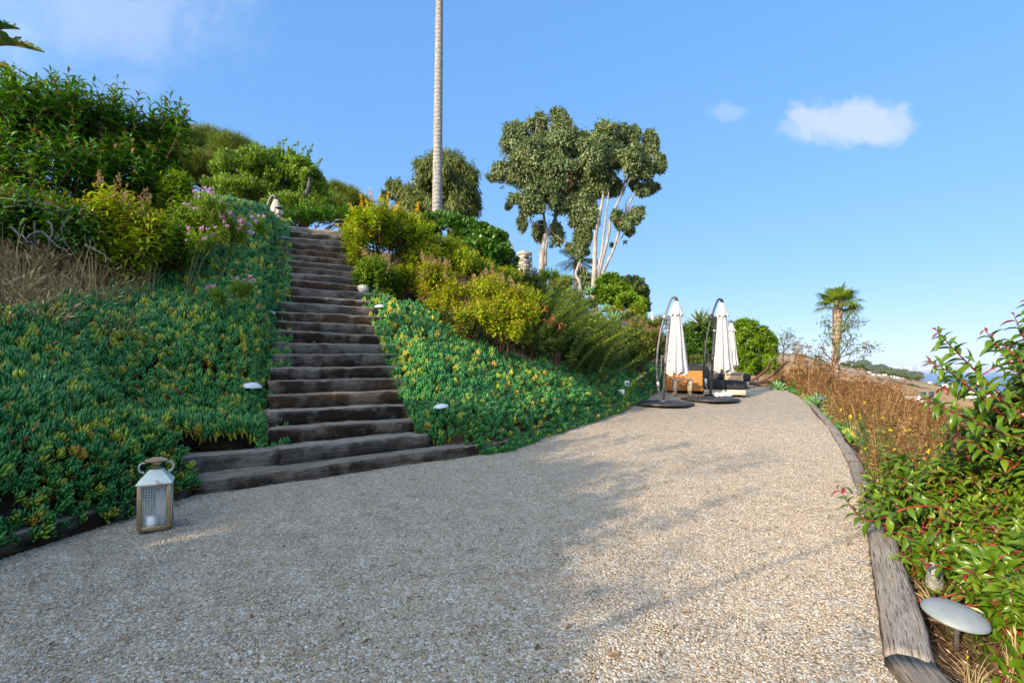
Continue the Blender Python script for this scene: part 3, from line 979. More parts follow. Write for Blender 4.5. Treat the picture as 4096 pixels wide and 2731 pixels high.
def crop(blobs, x0, y0, sc, Z, jit=0.0, seed=0, grow=1.0):
    """blobs measured on an enlarged piece of the photograph"""
    r = np.random.default_rng(seed)
    out = []
    for b in blobs:
        Zb = Z + (b[4] if len(b) > 4 else 0) + r.uniform(-jit, jit)
        out.append(ell((x0 + b[0] * sc) / 4, (y0 + b[1] * sc) / 4, Zb, grow * b[2] * sc / 4, grow * b[3] * sc / 4))
    return out


def blob_tips(r, blobs, n, low=-0.35, shell=(0.6, 1.0), up=0.7, out=0.6, rnd=0.35, lean=(0, 0, 0)):
    B = np.array(blobs)
    wgt = B[:, 3] * B[:, 5]
    k = r.choice(len(B), n, p=wgt / wgt.sum())
    d = rdir(r, n)
    d[:, 2] = np.where(d[:, 2] < low, -d[:, 2], d[:, 2])
    rad = r.uniform(shell[0] ** 2, shell[1] ** 2, n) ** 0.5
    tips = B[k, :3] + d * B[k, 3:] * rad[:, None]
    dirs = unit(d * out + np.array([0, 0, up]) + rdir(r, n) * rnd + np.array(lean))
    return tips, dirs


def shoots(mb, smb, r, tips, dirs, length, per, T, size, tint0=0.42, young=0.3, red=0.1, spread=1.05, stem_r=0.004, curve=0.25, base_t=0.1, sag=0.15):
    """leafy shoots ending at TIPS: leaves in a spiral up each shoot"""
    n = len(tips)
    L = length * r.uniform(0.7, 1.3, n)
    side = unit(np.cross(dirs, rdir(r, n)))
    f = np.linspace(base_t, 1.0, per)[None, :]
    f = np.clip(f + r.normal(0, 0.02, (n, per)), 0.02, 1)
    back = (1 - f) * L[:, None]
    pos = tips[:, None] - dirs[:, None] * back[..., None] + side[:, None] * (curve * (back ** 2) / np.maximum(L[:, None], 1e-6))[..., None]
    phi = 2.4 * np.arange(per)[None, :] + r.uniform(0, 6.3, (n, 1)) + r.normal(0, 0.25, (n, per))
    e1 = unit(np.cross(dirs, np.array([0.3, 0.2, 1.0]) + rdir(r, n) * 0.1))
    e2 = np.cross(dirs, e1)
    rad = np.cos(phi)[..., None] * e1[:, None] + np.sin(phi)[..., None] * e2[:, None]
    sp = spread * (1 - 0.55 * f ** 3) + r.normal(0, 0.15, (n, per))
    A = np.cos(sp)[..., None] * dirs[:, None] + np.sin(sp)[..., None] * rad
    A[..., 2] -= sag
    N = dirs[:, None] * 0.8 + np.array([0, 0, 0.6]) - rad * 0.15 + r.normal(0, 0.2, (n, per, 3))
    sz = size * r.uniform(0.7, 1.2, (n, per)) * (1 - 0.5 * f ** 4)
    tint = tint0 + r.normal(0, 0.13, (n, per)) + r.normal(0, 0.08, (n, 1)) + young * np.maximum(f - 0.6, 0) / 0.4
    tint = np.where((f > 0.86) & (r.random((n, per)) < red * 3), r.uniform(0.93, 1, (n, per)), np.minimum(tint, 0.89))
    tint = np.where(r.random((n, per)) < red * 0.08, 0.95, tint)
    place(mb, T, pos.reshape(-1, 3), A.reshape(-1, 3), N.reshape(-1, 3), sz.ravel(), np.clip(tint, 0, 1).ravel())
    if smb is not None:
        q = np.linspace(0, 1, 4)
        for i in range(n):
            b = (1 - q) * L[i]
            P = tips[i] - dirs[i] * b[:, None] + side[i] * (curve * b ** 2 / L[i])[:, None]
            tube(smb, P, np.linspace(stem_r * 1.6, stem_r * 0.6, 4), 3, 0.5, cap=False)


def shrub(label, cat, blobs, n, length, per, T, size, leafm, stemm, seed, name='shrub', group=None, root=None, flowers=None, nmain=14, main_r=0.018,
          shoot_stems=True, extra_tips=None, tipkw=None, **kw):
    r = np.random.default_rng(seed)
    B = np.array(blobs)
    if root is None:
        wgt = B[:, 3] * B[:, 5]
        c = (B[:, :3] * wgt[:, None]).sum(0) / wgt.sum()
        root = np.array([c[0], c[1], tz(c[0], c[1])])
    root = np.asarray(root, float)
    e = empty(name, label, cat, root, 0, group)
    tips, dirs = blob_tips(r, blobs, n, **(tipkw or {}))
    if extra_tips is not None:
        tips = np.concatenate([tips, extra_tips[0]])
        dirs = np.concatenate([dirs, unit(extra_tips[1])])
    # nothing grows under the soil
    gzv = terrain(tips[:, 0], tips[:, 1])
    keep = tips[:, 2] > gzv + 0.08
    tips, dirs = tips[keep], dirs[keep]
    fol, st = MB(), MB()
    shoots(fol, st if shoot_stems else None, r, tips - root, dirs, length, per, T, size, **kw)
    for i in r.choice(len(tips), min(nmain, len(tips)), replace=False):
        end = tips[i] - dirs[i] * length - root
        a0 = np.array([end[0] * 0.08 + r.normal(0, 0.05), end[1] * 0.08 + r.normal(0, 0.05), -0.12])
        mid = end * 0.55 + np.array([r.normal(0, 0.10), r.normal(0, 0.10), 0.12 - 0.05 * abs(end[0])])
        tube(st, spline([a0, mid, end, tips[i] - root], 9), np.linspace(main_r, main_r * 0.3, 9), 5)
    fol.build('foliage', leafm, e, smooth=True)
    st.build('stems', stemm, e, smooth=True)
    if flowers:
        fm, fmat, k, size_f, style = MB(), flowers[0], flowers[1], flowers[2], flowers[3]
        top = tips[:, 2] + r.normal(0, 0.25, len(tips)) - tips[:, 1] * 0.15
        idx = np.argsort(-top)[:k * 3]
        idx = r.choice(idx, min(k, len(idx)), replace=False)
        for i in idx:
            head(fm, r, tips[i] - root, dirs[i], size_f * r.uniform(0.7, 1.25), style)
        fm.build('blossom', fmat, e)
    return e


def head(mb, r, p, d, s, style):
    """a flower head at p along d"""
    d = unit(np.asarray(d) + np.array([0, 0, 0.8]))
    if style == 'panicle':
        n = 60
        h = r.random(n)
        rr = s * 0.34 * (1 - h * 0.8)
    elif style == 'spike':
        n = 46
        h = r.random(n)
        rr = s * 0.17 * (1 - h * 0.75)
    else:                                   # loose cluster of petals
        n = 16
        h = r.uniform(0.2, 0.8, n)
        rr = np.full(n, s * 0.42)
    o = unit(np.cross(d, rdir(r, n))) * (rr * r.random(n) ** 0.5)[:, None]
    O = p + d * (h * s)[:, None] + o
    A = unit(o + d * 0.3 + rdir(r, n) * 0.4)
    place(mb, LEAF_ROUND if style == 'petals' else LEAF_LOW, O, A, rdir(r, n), s * (0.40 if style == 'petals' else 0.17) * r.uniform(0.7, 1.2, n), r.random(n))


def ragged(blobs, n, seed, small=(0.28, 0.55), shrink=0.86):
    """break up round masses: smaller lumps of leaves grow out of every big one"""
    r = np.random.default_rng(seed)
    out = []
    for b in blobs:
        b = np.array(b)
        out.append((*b[:3], *(b[3:] * shrink)))
        for k in range(n):
            d = rdir(r, 1)[0]
            if d[2] < -0.6:
                d[2] = -d[2]
            s = r.uniform(*small)
            out.append((*(b[:3] + d * b[3:] * r.uniform(0.75, 1.05)), *(b[3:] * s * r.uniform(0.75, 1.3, 3))))
    return out


def leaf_cloud(mb, r, blobs, nsub, per, T, size, sub=0.36, loose=0.0, fall=0.45, droop=0.0, out=0.6, rnd=0.5, tint=(0.45, 0.17), red=0.0, low=-0.6, shell=(0.55, 0.95), upn=0.5, flat=0.75):
    """crown made of leaf clumps spread through the volume of its blobs"""
    B = np.array(blobs)
    wgt = (B[:, 3] * B[:, 5]) ** 0.9
    m = nsub * len(B)
    k = r.choice(len(B), m, p=wgt / wgt.sum())
    d = rdir(r, m)
    d[:, 2] = np.where(d[:, 2] < low, -d[:, 2], d[:, 2])
    rad = r.uniform(shell[0], shell[1], m)
    C = B[k, :3] + d * B[k, 3:] * rad[:, None]
    R = (B[k, 3] + B[k, 5]) * 0.5 * sub * r.uniform(0.7, 1.3, m)
    e = rdir(r, m * per).reshape(m, per, 3)
    rr = r.random((m, per)) ** fall
    O = C[:, None] + e * (rr * R[:, None])[..., None] * np.array([1, 1, flat])
    A = unit(e * out + d[:, None] * 0.25 + rdir(r, m * per).reshape(m, per, 3) * rnd + np.array([0, 0, -droop]))
    N = e * 0.5 + d[:, None] * 0.4 + np.array([0, 0, upn]) + r.normal(0, 0.3, (m, per, 3))
    t = tint[0] + r.normal(0, tint[1], (m, per)) + r.normal(0, tint[1] * 0.6, (m, 1))
    t = np.clip(t, 0, 0.9)
    if red:
        t = np.where((r.random((m, 1)) < red) & (r.random((m, per)) < 0.6), 1.0, t)
    place(mb, T, O.reshape(-1, 3), A.reshape(-1, 3), N.reshape(-1, 3), (size * r.uniform(0.65, 1.25, (m, per))).ravel(), t.ravel())
    if loose:
        q = int(m * per * loose)
        k = r.choice(len(B), q, p=wgt / wgt.sum())
        e = rdir(r, q)
        O = B[k, :3] + e * B[k, 3:] * (r.random(q) ** 0.5 * 1.08)[:, None]
        A = unit(e * out * 0.6 + rdir(r, q) * rnd + np.array([0, 0, -droop]))
        place(mb, T, O, A, rdir(r, q) + [0, 0, upn], size * r.uniform(0.6, 1.2, q), np.clip(tint[0] + r.normal(0, tint[1], q), 0, 0.9))
    return C, R


def tree(label, cat, name, blobs, nsub, per, T, size, leafm, barkm, seed, trunks, root=None, group=None, twigs=40, **kw):
    """trunks: list of (points, r0, r1) in world coordinates"""
    r = np.random.default_rng(seed)
    root = np.asarray(root if root is not None else trunks[0][0][0], float)
    e = empty(name, label, cat, root, 0, group)
    fol, tr = MB(), MB()
    C, R = leaf_cloud(fol, r, [(b[0] - root[0], b[1] - root[1], b[2] - root[2], *b[3:]) for b in blobs], nsub, per, T, size, **kw)
    ends = []
    for P, r0, r1 in trunks:
        Q = spline(np.asarray(P, float) - root, 22)
        w_ = np.linspace(0, 1, 22)
        rad = r0 + (r1 - r0) * w_
        if abs(P[0][2] - trunks[0][0][0][2]) < 0.3:
            rad = rad * (1 + 0.5 * np.exp(-w_ * 22))
        tube(tr, Q + r.normal(0, 0.01, Q.shape), rad, 10)
        ends.append(Q[11:])
    ends = np.concatenate(ends)
    for i in r.choice(len(C), min(twigs, len(C)), replace=False):
        k = np.argmin(np.linalg.norm(ends - C[i], axis=1) + np.maximum(ends[:, 2] - C[i, 2], 0) * 2)
        a, b = ends[k], C[i]
        mid = (a + b) / 2 + np.array([r.normal(0, .1), r.normal(0, .1), -0.08 * np.linalg.norm(b - a)])
        tube(tr, spline([a, mid, b], 7), np.linspace(trunks[0][2] * 0.8, 0.012, 7), 5)
    tr.build('trunk', barkm, e, smooth=True)
    fol.build('crown', leafm, e, smooth=True)
    return e


# ---- scattered ground cover: one object each, geometry nodes put a plant on every point
def scatter(name, pts, rot, scl, variants, idx, label, cat):
    me = bpy.data.meshes.new(name)
    me.vertices.add(len(pts))
    me.vertices.foreach_set('co', np.asarray(pts, np.float32).ravel())
    for nm, typ, val in (('rot', 'FLOAT_VECTOR', rot), ('scl', 'FLOAT', scl), ('idx', 'INT', idx)):
        a = me.attributes.new(nm, typ, 'POINT')
        a.data.foreach_set('vector' if typ == 'FLOAT_VECTOR' else 'value', np.asarray(val, np.int32 if typ == 'INT' else np.float32).ravel())
    me.update()
    o = bpy.data.objects.new(name, me)
    COL.objects.link(o)
    ng = bpy.data.node_groups.new(name + '_nodes', 'GeometryNodeTree')
    ng.interface.new_socket('Geometry', in_out='INPUT', socket_type='NodeSocketGeometry')
    ng.interface.new_socket('Geometry', in_out='OUTPUT', socket_type='NodeSocketGeometry')
    N = ng.nodes
    gi, go = N.new('NodeGroupInput'), N.new('NodeGroupOutput')
    iop = N.new('GeometryNodeInstanceOnPoints')
    jn = N.new('GeometryNodeJoinGeometry')
    for v in variants:
        oi = N.new('GeometryNodeObjectInfo')
        oi.inputs['Object'].default_value = v
        oi.inputs['As Instance'].default_value = False
        g2 = N.new('GeometryNodeGeometryToInstance')
        ng.links.new(oi.outputs['Geometry'], g2.inputs[0])
        ng.links.new(g2.outputs[0], jn.inputs[0])
    def attr(nm, typ):
        a = N.new('GeometryNodeInputNamedAttribute')
        a.data_type = typ
        a.inputs['Name'].default_value = nm
        return a.outputs['Attribute']
    er = N.new('FunctionNodeEulerToRotation')
    ng.links.new(attr('rot', 'FLOAT_VECTOR'), er.inputs[0])
    mtp = N.new('GeometryNodeMeshToPoints')
    ng.links.new(gi.outputs[0], mtp.inputs[0])
    ng.links.new(mtp.outputs[0], iop.inputs['Points'])
    ng.links.new(jn.outputs[0], iop.inputs['Instance'])
    iop.inputs['Pick Instance'].default_value = True
    ng.links.new(attr('idx', 'INT'), iop.inputs['Instance Index'])
    ng.links.new(er.outputs[0], iop.inputs['Rotation'])
    ng.links.new(attr('scl', 'FLOAT'), iop.inputs['Scale'])
    ng.links.new(iop.outputs[0], go.inputs[0])
    md = o.modifiers.new('scatter', 'NODES')
    md.node_group = ng
    return tag(o, label, cat, kind='stuff')


def hidden_template(mb, name, mat, smooth=True):
    o = mb.build(name, mat, smooth=smooth)
    COL.objects.unlink(o)
    return o


def lean_euler(nrm, r, amount, twist=None):
    """eulers that turn +z to the given normals (jittered) with a random twist"""
    n = len(nrm)
    Zv = unit(nrm + rdir(r, n) * amount)
    out = np.zeros((n, 3))
    tw = r.uniform(0, 2 * math.pi, n) if twist is None else twist
    for i in range(n):
        q = Vector((0, 0, 1)).rotation_difference(Vector(Zv[i]))
        out[i] = (q.to_matrix() @ Matrix.Rotation(tw[i], 3, 'Z')).to_euler()
    return out


def slope_normals(x, y):
    h = 0.15
    dx = (terrain(x + h, y) - terrain(x - h, y)) / (2 * h)
    dy = (terrain(x, y + h) - terrain(x, y - h)) / (2 * h)
    return unit(np.stack([-dx, -dy, np.ones_like(dx)], 1))


# ---- ice plant
def finger(mb, base, d, up, L, wd, tint, curl=0.5):
    """one three-sided succulent leaf"""
    d, up = unit(d), unit(up)
    side = unit(np.cross(d, up))
    n = 4
    t = np.linspace(0, 1, n + 1)
    prof = np.array([0.55, 0.9, 1.0, 0.8, 0.0]) * wd
    cen = base + L * (t[:, None] * d + (curl * t ** 2)[:, None] * up)
    V = []
    for i in range(n):
        V += [cen[i] + prof[i] * side + up * prof[i] * 0.45, cen[i] - prof[i] * side + up * prof[i] * 0.45, cen[i] - up * prof[i] * 0.8]
    V.append(cen[n])
    Fs = []
    for i in range(n - 1):
        for a in range(3):
            b = (a + 1) % 3
            Fs.append([3 * i + a, 3 * i + b, 3 * i + 3 + b, 3 * i + 3 + a])
    tri = [[3 * (n - 1) + a, 3 * (n - 1) + (a + 1) % 3, 3 * n] for a in range(3)]
    tv = np.repeat(np.linspace(tint - 0.06, tint + 0.02, n), 3)
    mb.add(np.array(V), [np.array(Fs), np.array(tri)], np.append(tv, tint + 0.05))


def iceplant_variant(seed, tint, flower=None, dead=False):
    r = np.random.default_rng(seed)
    mb = MB()
    pairs = 4 + seed % 2
    for k in range(pairs):
        z = 0.15 + 0.62 * k / pairs
        a = k * math.pi / 2 + r.normal(0, 0.25)
        el = 0.62 + 0.72 * k / pairs
        for s_ in (0, math.pi):
            aa = a + s_ + r.normal(0, 0.2)
            d = np.array([math.cos(aa) * math.cos(el), math.sin(aa) * math.cos(el), math.sin(el)])
            up = np.array([-math.cos(aa) * math.sin(el), -math.sin(aa) * math.sin(el), math.cos(el)])
            tt_ = tint + r.normal(0, 0.05)
            if k == 0 and r.random() < 0.05:
                tt_ = r.uniform(0.78, 1.0)
            finger(mb, np.array([0, 0, z * 0.7]), d, up, r.uniform(0.55, 0.8), 0.092 + r.uniform(0, 0.025), tt_, 0.30)
    tube(mb, np.array([[0, 0, -0.5], [0.02, 0, 0.2], [0, 0, 0.55]]), [0.06, 0.055, 0.04], 5, 0.75 if not dead else 0.95)
    return mb


ICE = [hidden_template(iceplant_variant(i, t), 'ice_plant_shoot', M['iceplant']) for i, t in enumerate((0.22, 0.30, 0.34, 0.27, 0.38, 0.32, 0.58))]
ICE.append(hidden_template(iceplant_variant(11, 0.80), 'ice_plant_shoot_orange', M['iceplant']))


def stair_side(x, y):
    """distance left (+) of the stairs' left line, and right (+) of their right line"""
    d = (STAIR_L1 - STAIR_L0) / np.linalg.norm(STAIR_L1 - STAIR_L0)
    left = -(d[1] * (x - STAIR_L0[0]) - d[0] * (y - STAIR_L0[1]))
    d2 = (STAIR_R1 - STAIR_R0) / np.linalg.norm(STAIR_R1 - STAIR_R0)
    right = d2[1] * (x - STAIR_R0[0]) - d2[0] * (y - STAIR_R0[1])
    return left, right


def ice_region(which, n, seed):
    r = np.random.default_rng(seed)
    if which == 'left':
        x, y = r.uniform(-9.5, -2.2, n), r.uniform(0.6, 12.6, n)
        l, rr = stair_side(x, y)
        s = sdist(x, y, BANK)
        low = s < 2.1 + vnoise(x, y, 0.9) * 0.3 + 0.5 * sstep(-4.2, -3.2, x)
        strip = (l < 2.0 + vnoise(x, y, 0.8) * 0.4) | (y > 9.6) & (l < 3.6)
        q = (x - BANK[5, 0]) * 0.783 + (y - BANK[5, 1]) * 0.622
        v = -(x - BANK[5, 0]) * 0.622 + (y - BANK[5, 1]) * 0.783
        m = (l > -0.05) & (s > 0.03) & (low | strip) & (x / y > -2.2) & ~((q > -0.40) & (q < 3) & (v < 0.56) & (v > -0.1) & (q + v > 0.1))
    else:
        x, y = r.uniform(-4.5, 5.6, n), r.uniform(6.6, 18.6, n)
        l, rr = stair_side(x, y)
        s = sdist(x, y, BANK)
        lim = np.interp(x, [-3.0, -0.6, 0.4, 1.8, 3.2, 5], [3.7, 2.3, 1.55, 1.6, 2.7, 2.6]) + vnoise(x, y, 0.9) * 0.25
        top = (rr < 0.55 + 0.2 * vnoise(x, y, 1.0))
        m = (rr > -0.05) & (s > -0.08) & ((s < lim) | top & (y < 11.6))
    return x[m], y[m], s[m], r


def ice_plants(which, n, seed, label):
    x, y, s, r = ice_region(which, n, seed)
    # thin out with distance
    dist = np.hypot(x, y)
    keep = r.random(len(x)) < np.clip(6.0 / dist, 0.38, 1.0) ** 1.1
    x, y, s, dist = x[keep], y[keep], s[keep], dist[keep]
    nr = slope_normals(x, y)
    mound = 0.10 + 0.10 * (vnoise(x, y, 1.1) + 1) + 0.05 * vnoise(x, y, 3.1)
    mound = mound * sstep(-0.16, 0.32, s) + 0.05
    depth = r.random(len(x)) ** 2 * 0.09
    z = terrain(x, y) + mound - depth
    P = np.stack([x, y, z], 1) + nr * 0.0
    edge_lean = (1 - sstep(0.0, 0.5, s))[:, None] * np.array([0.7, -0.5, -0.35])
    rot = lean_euler(nr * 0.35 + np.array([0, 0, 0.8]) + edge_lean * 0.8, r, 0.40)
    scl = 0.096 * r.uniform(0.6, 1.45, len(x)) * np.interp(dist, [3, 8, 16], [1.15, 1.15, 1.35]) * (1 + 0.18 * vnoise(x, y, 1.4))
    patch = vnoise(x, y, 2.0)
    idx = r.choice(6, len(x))
    odd = r.random(len(x))
    idx = np.where(odd < 0.008 + 0.015 * (patch > 0.3), 6, idx)
    if which == 'right':
        idx = np.where((odd < 0.5) & (vnoise(x, y, 0.8) + 0.8 - s * 0.8 > 0.15) & (x > -1.8), 6, idx)  # yellow-green shoots put the sunlight on this bank into the plant colour
    idx = np.where(odd > 0.993 - 0.012 * (s < 0.5), 7, idx)
    # a second, hanging row where the mat spills over the timbers
    return scatter('ice_plant', P, rot, scl, ICE, idx, label, 'ground cover')


ice_plants('left', 76000, 31, 'dense blue green succulent ground cover filling the shaded bank left of the stairs')
ice_plants('right', 72000, 32, 'sunlit yellow green succulent ground cover on the bank right of the stairs')


# mat of old stems under the shoots, so that no bare soil shows between them
# ---- ice plant flowers
def small_flowers(name, pts, size, mat, label, n=14):
    mb = MB()
    r = np.random.default_rng(5)
    for p in pts:
        a = np.arange(n) / n * 2 * math.pi
        A = np.stack([np.cos(a), np.sin(a), np.full(n, 0.35)], 1)
        tilt = np.array(Euler((r.uniform(-.4, .9), r.uniform(-.2, .5), 0)).to_matrix())
        place(mb, LEAF_LOW, np.tile(p, (n, 1)), A @ tilt.T, np.tile(tilt @ np.array([0, 0, 1.0]), (n, 1)), size * r.uniform(.85, 1.1, n), r.random(n))
    return mb


def on_bank(px, py, Zlo, Zhi, lift=0.24):
    """first point of the bank seen at that place"""
    Z = np.linspace(Zlo, Zhi, 400)
    P = np.stack([(px - 512) / F * Z, Z, EYE - (py - HY) / F * Z], 1)
    e = P[:, 2] - terrain(P[:, 0], P[:, 1]) - lift
    k = int(np.argmax(e < 0))
    return P[k]


for px, py, lab in ((86.5, 455.5, 'magenta flower low on the shaded bank left of the metal lantern'),
                    (0.8, 390, 'small purple flower at the left edge of the succulent bank'),
                    (109, 345.6, 'magenta flower high on the left succulent bank below the dry grass'),
                    (404.5, 352, 'pink flower in the succulents just right of the steps'),
                    (463, 374, 'small magenta flower above the lowest right mushroom lamp'),
                    (641, 377, 'magenta flower beside the far mushroom lamp by the parasols')):
    p = on_bank(px, py, 3.2, 17)
    fl = small_flowers('ice_plant_flower', [np.zeros(3)], 0.035, M['blossom_magenta'], lab).build('ice_plant_flower', M['blossom_magenta'])
    fl.location = p + np.array([0.0, -0.03, 0.05])
    tag(fl, lab, 'flower', 'magenta succulent flowers')


# ---- dry grass
def grass_tuft(seed, n, hgt, spread, mat, name, tint=(0.3, 0.9)):
    r = np.random.default_rng(seed)
    mb = MB()
    for i in range(n):
        a = r.uniform(0, 6.28)
        b = np.array([math.cos(a), math.sin(a), 0]) * r.random() * 0.08
        h = hgt * r.uniform(0.5, 1.1)
        o = unit(np.array([math.cos(a + r.normal(0, .6)), math.sin(a + r.normal(0, .6)), 0]))
        lean = spread * r.uniform(0.2, 1.0)
        P = np.array([b, b + o * lean * 0.25 * h + [0, 0, 0.55 * h], b + o * lean * h + [0, 0, h * (1 - 0.35 * lean)]])
        P = spline(P, 5)
        tube(mb, P, np.array([0.0035, 0.0035, 0.003, 0.0022, 0.001]) * (1 + hgt * .4), 3, r.uniform(*tint), cap=False)
        if r.random() < 0.3:
            place(mb, LEAF_NARROW, P[-1:], unit(P[-1:] - P[-2:-1]), rdir(r, 1), 0.07, r.uniform(0.5, 1))
    return hidden_template(mb, name, mat)


def scatter_region(n, xr, yr, fn, seed):
    r = np.random.default_rng(seed)
    x, y = r.uniform(*xr, n), r.uniform(*yr, n)
    m = fn(x, y)
    return x[m], y[m], r


TUFT = [grass_tuft(40 + i, 16, h, sp_, M['strawy'], 'dry_grass_tuft') for i, (h, sp_) in enumerate(((0.22, 0.9), (0.3, 0.8), (0.18, 1.2), (0.45, 0.5), (0.12, 1.6)))]


def dry_region(x, y):
    s = sdist(x, y, BANK)
    l, rr = stair_side(x, y)
    return (s > 1.95) & (s < 5.4) & (l > 1.7) & (x / y > -1.3) & (y > 3)


x, y, r = scatter_region(11000, (-10, -3), (3, 10), dry_region, 50)
P = np.stack([x, y, terrain(x, y) - 0.01], 1)
scatter('dry_grass', P, lean_euler(slope_normals(x, y) * 0.5 + [0, 0, 0.6], r, 0.35), r.uniform(0.6, 1.3, len(x)), TUFT,
        r.choice(5, len(x), p=[.3, .2, .25, .1, .15]), 'dry straw coloured grass on the open slope above the left succulents', 'dry grass')
STALK = [grass_tuft(60 + i, 3, h, 0.22, M['strawy'], 'tall_straw', (0.6, 1.0)) for i, h in enumerate((0.7, 0.95, 0.85))]
x, y, r = scatter_region(900, (-9, -3), (3, 9), lambda x, y: dry_region(x, y) & (sdist(x, y, BANK) < 3.6), 51)
P = np.stack([x, y, terrain(x, y) - 0.01], 1)[:46]
scatter('straw_stalks', P, lean_euler(np.tile([0.0, 0, 1], (len(P), 1)), r, 0.25), r.uniform(0.7, 1.2, len(P)), STALK, r.choice(3, len(P)),
        'tall thin straw stalks rising between the dry grass and the left shrubs', 'dry grass')

# twig litter under the shrubs right of the stairs
def litter_tuft(seed):
    r = np.random.default_rng(seed)
    mb = MB()
    for i in range(14):
        a = r.uniform(0, 6.28)
        p = r.normal(0, 0.10, 3) * [1, 1, 0.15]
        d = np.array([math.cos(a), math.sin(a), r.normal(0.1, 0.25)]) * r.uniform(0.05, 0.14)
        tube(mb, np.array([p - d, p + r.normal(0, .01, 3), p + d]), [0.003, 0.003, 0.0015], 3, r.random(), cap=False)
    n = 10
    place(mb, LEAF_LOW, r.normal(0, 0.10, (n, 3)) * [1, 1, .2], rdir(r, n) * [1, 1, .3], np.tile([0, 0, 1.0], (n, 1)), 0.05, r.random(n))
    return hidden_template(mb, 'litter_tuft', M['litter'])


LIT = [litter_tuft(70 + i) for i in range(3)]
x, y, r = scatter_region(6000, (-9.5, 6), (3, 17), lambda x, y: (sdist(x, y, BANK) > 1.6) & (sdist(x, y, BANK) < 5.6) & (x / y > -1.3) &
                         (np.maximum(*stair_side(x, y)) > 0.15), 52)
P = np.stack([x, y, terrain(x, y) + 0.015], 1)
scatter('leaf_litter', P, lean_euler(slope_normals(x, y), r, 0.15), r.uniform(0.7, 1.4, len(x)), LIT, r.choice(3, len(x)), 'twigs and dead leaves lying on the soil under the hillside shrubs', 'leaf litter')


# ---- loose pebbles on the near part of the path
def pebble(seed):
    import bmesh
    bm = bmesh.new()
    bmesh.ops.create_icosphere(bm, subdivisions=1, radius=0.5)
    r = np.random.default_rng(seed)
    sc = np.array([1.15, 0.85, 0.62]) * r.uniform(0.85, 1.15, 3)
    V = np.array([v.co[:] for v in bm.verts]) * sc * r.uniform(0.82, 1.15, (len(bm.verts), 1))
    Fs = np.array([[v.index for v in f.verts] for f in bm.faces])
    bm.free()
    return hidden_template(MB().add(V, Fs), 'pebble', M['pebble'], smooth=False)


PEB = [pebble(80 + i) for i in range(6)]
r = np.random.default_rng(90)
n = 800000
y = 1.75 + (r.random(n) ** 0.75) * 11.5
x = r.uniform(-1.12, 1.12, n) * y
m = (sdist(x, y, BANK) < 0.03) & (sdist(x, y, EDGE) > -0.02)
dens = np.clip((3.6 / y) ** 1.1, 0, 1) * (1 - sstep(8.5, 13, y))
m &= r.random(n) < dens
x, y = x[m], y[m]
print('pebbles', len(x))
sz = np.clip(r.lognormal(math.log(0.0080), 0.30, len(x)), 0.006, 0.028) * np.interp(y, [2, 8], [1.0, 1.2])
P = np.stack([x, y, path_h(x, y) + sz * 0.12], 1)
rot = np.stack([r.normal(0, .5, len(x)), r.normal(0, .5, len(x)), r.uniform(0, 6.28, len(x))], 1)
scatter('loose_gravel', P, rot, sz, PEB, r.choice(6, len(x)), 'small pale pebbles lying loose on the near part of the gravel path', 'gravel')

# a few fallen leaves on the gravel are part of the litter
r = np.random.default_rng(91)
mb = MB()
for i in range(190):
    yy = 1.9 + r.random() ** 1.5 * 10
    xx = r.uniform(-1.0, 0.9) * yy
    if sdist(np.array([xx]), np.array([yy]), BANK)[0] > -0.1 or sdist(np.array([xx]), np.array([yy]), EDGE)[0] < 0.1:
        continue
    place(mb, LEAF_MID, np.array([[xx, yy, float(path_h(xx, yy)) + 0.012]]), np.array([[r.normal(), r.normal(), 0.05]]), np.array([[r.normal(0, .3), r.normal(0, .3), 1]]),
          r.uniform(0.025, 0.055), r.uniform(0.2, 1))
for i in range(150):
    k = int(r.integers(2, 22))
    l_, r_, z_ = step_ends(k)
    dv = (r_ - l_) / np.linalg.norm(r_ - l_)
    p = l_ + (r_ - l_) * r.random() + np.array([-dv[1], dv[0]]) * r.uniform(0.03, 0.26)
    place(mb, LEAF_MID, np.array([[p[0], p[1], z_ + 0.012]]), np.array([[r.normal(), r.normal(), 0.05]]), np.array([[r.normal(0, .3), r.normal(0, .3), 1]]),
          r.uniform(0.03, 0.06), r.uniform(0.3, 1))
tag(mb.build('fallen_leaves', M['litter']), 'few dry brown leaves scattered over the gravel path and the steps', 'leaf litter', kind='stuff')

# ------------------------------------------------------------------ shrubs of the left hillside
GS = 'tall leafy shrubs on the left hillside'
SKYUP = dict(up=1.0, out=0.45, rnd=0.3, low=-0.2)
shrub('tallest dark green shrub crowding the upper left corner with long arching leaves', 'shrub',
      [ell(18, 118, 7.3, 55, 48), ell(62, 110, 7.9, 42, 38), ell(42, 165, 7.2, 70, 45), ell(-35, 110, 7.2, 45, 50), ell(0, 200, 6.9, 50, 35)],
      480, 0.72, 16, LEAF_LONG, 0.21, M['sumac'], M['brown_stem'], 101, group=GS, tipkw=SKYUP, tint0=0.42, spread=1.0, red=0.06)
rs = np.random.default_rng(99)
SKYT = [[], []]
for px, py in ((58, 84), (70, 80), (82, 84), (95, 78), (104, 86), (118, 76), (124, 84), (140, 92), (150, 100), (162, 96), (172, 90), (180, 100), (186, 112), (178, 118)):
    SKYT[0].append(at(px, py, 8.4 + rs.normal(0, .2)))
    SKYT[1].append([rs.normal(0.15, .15), rs.normal(0, .1), 1.0])
SKYT = (np.array(SKYT[0]), np.array(SKYT[1]))
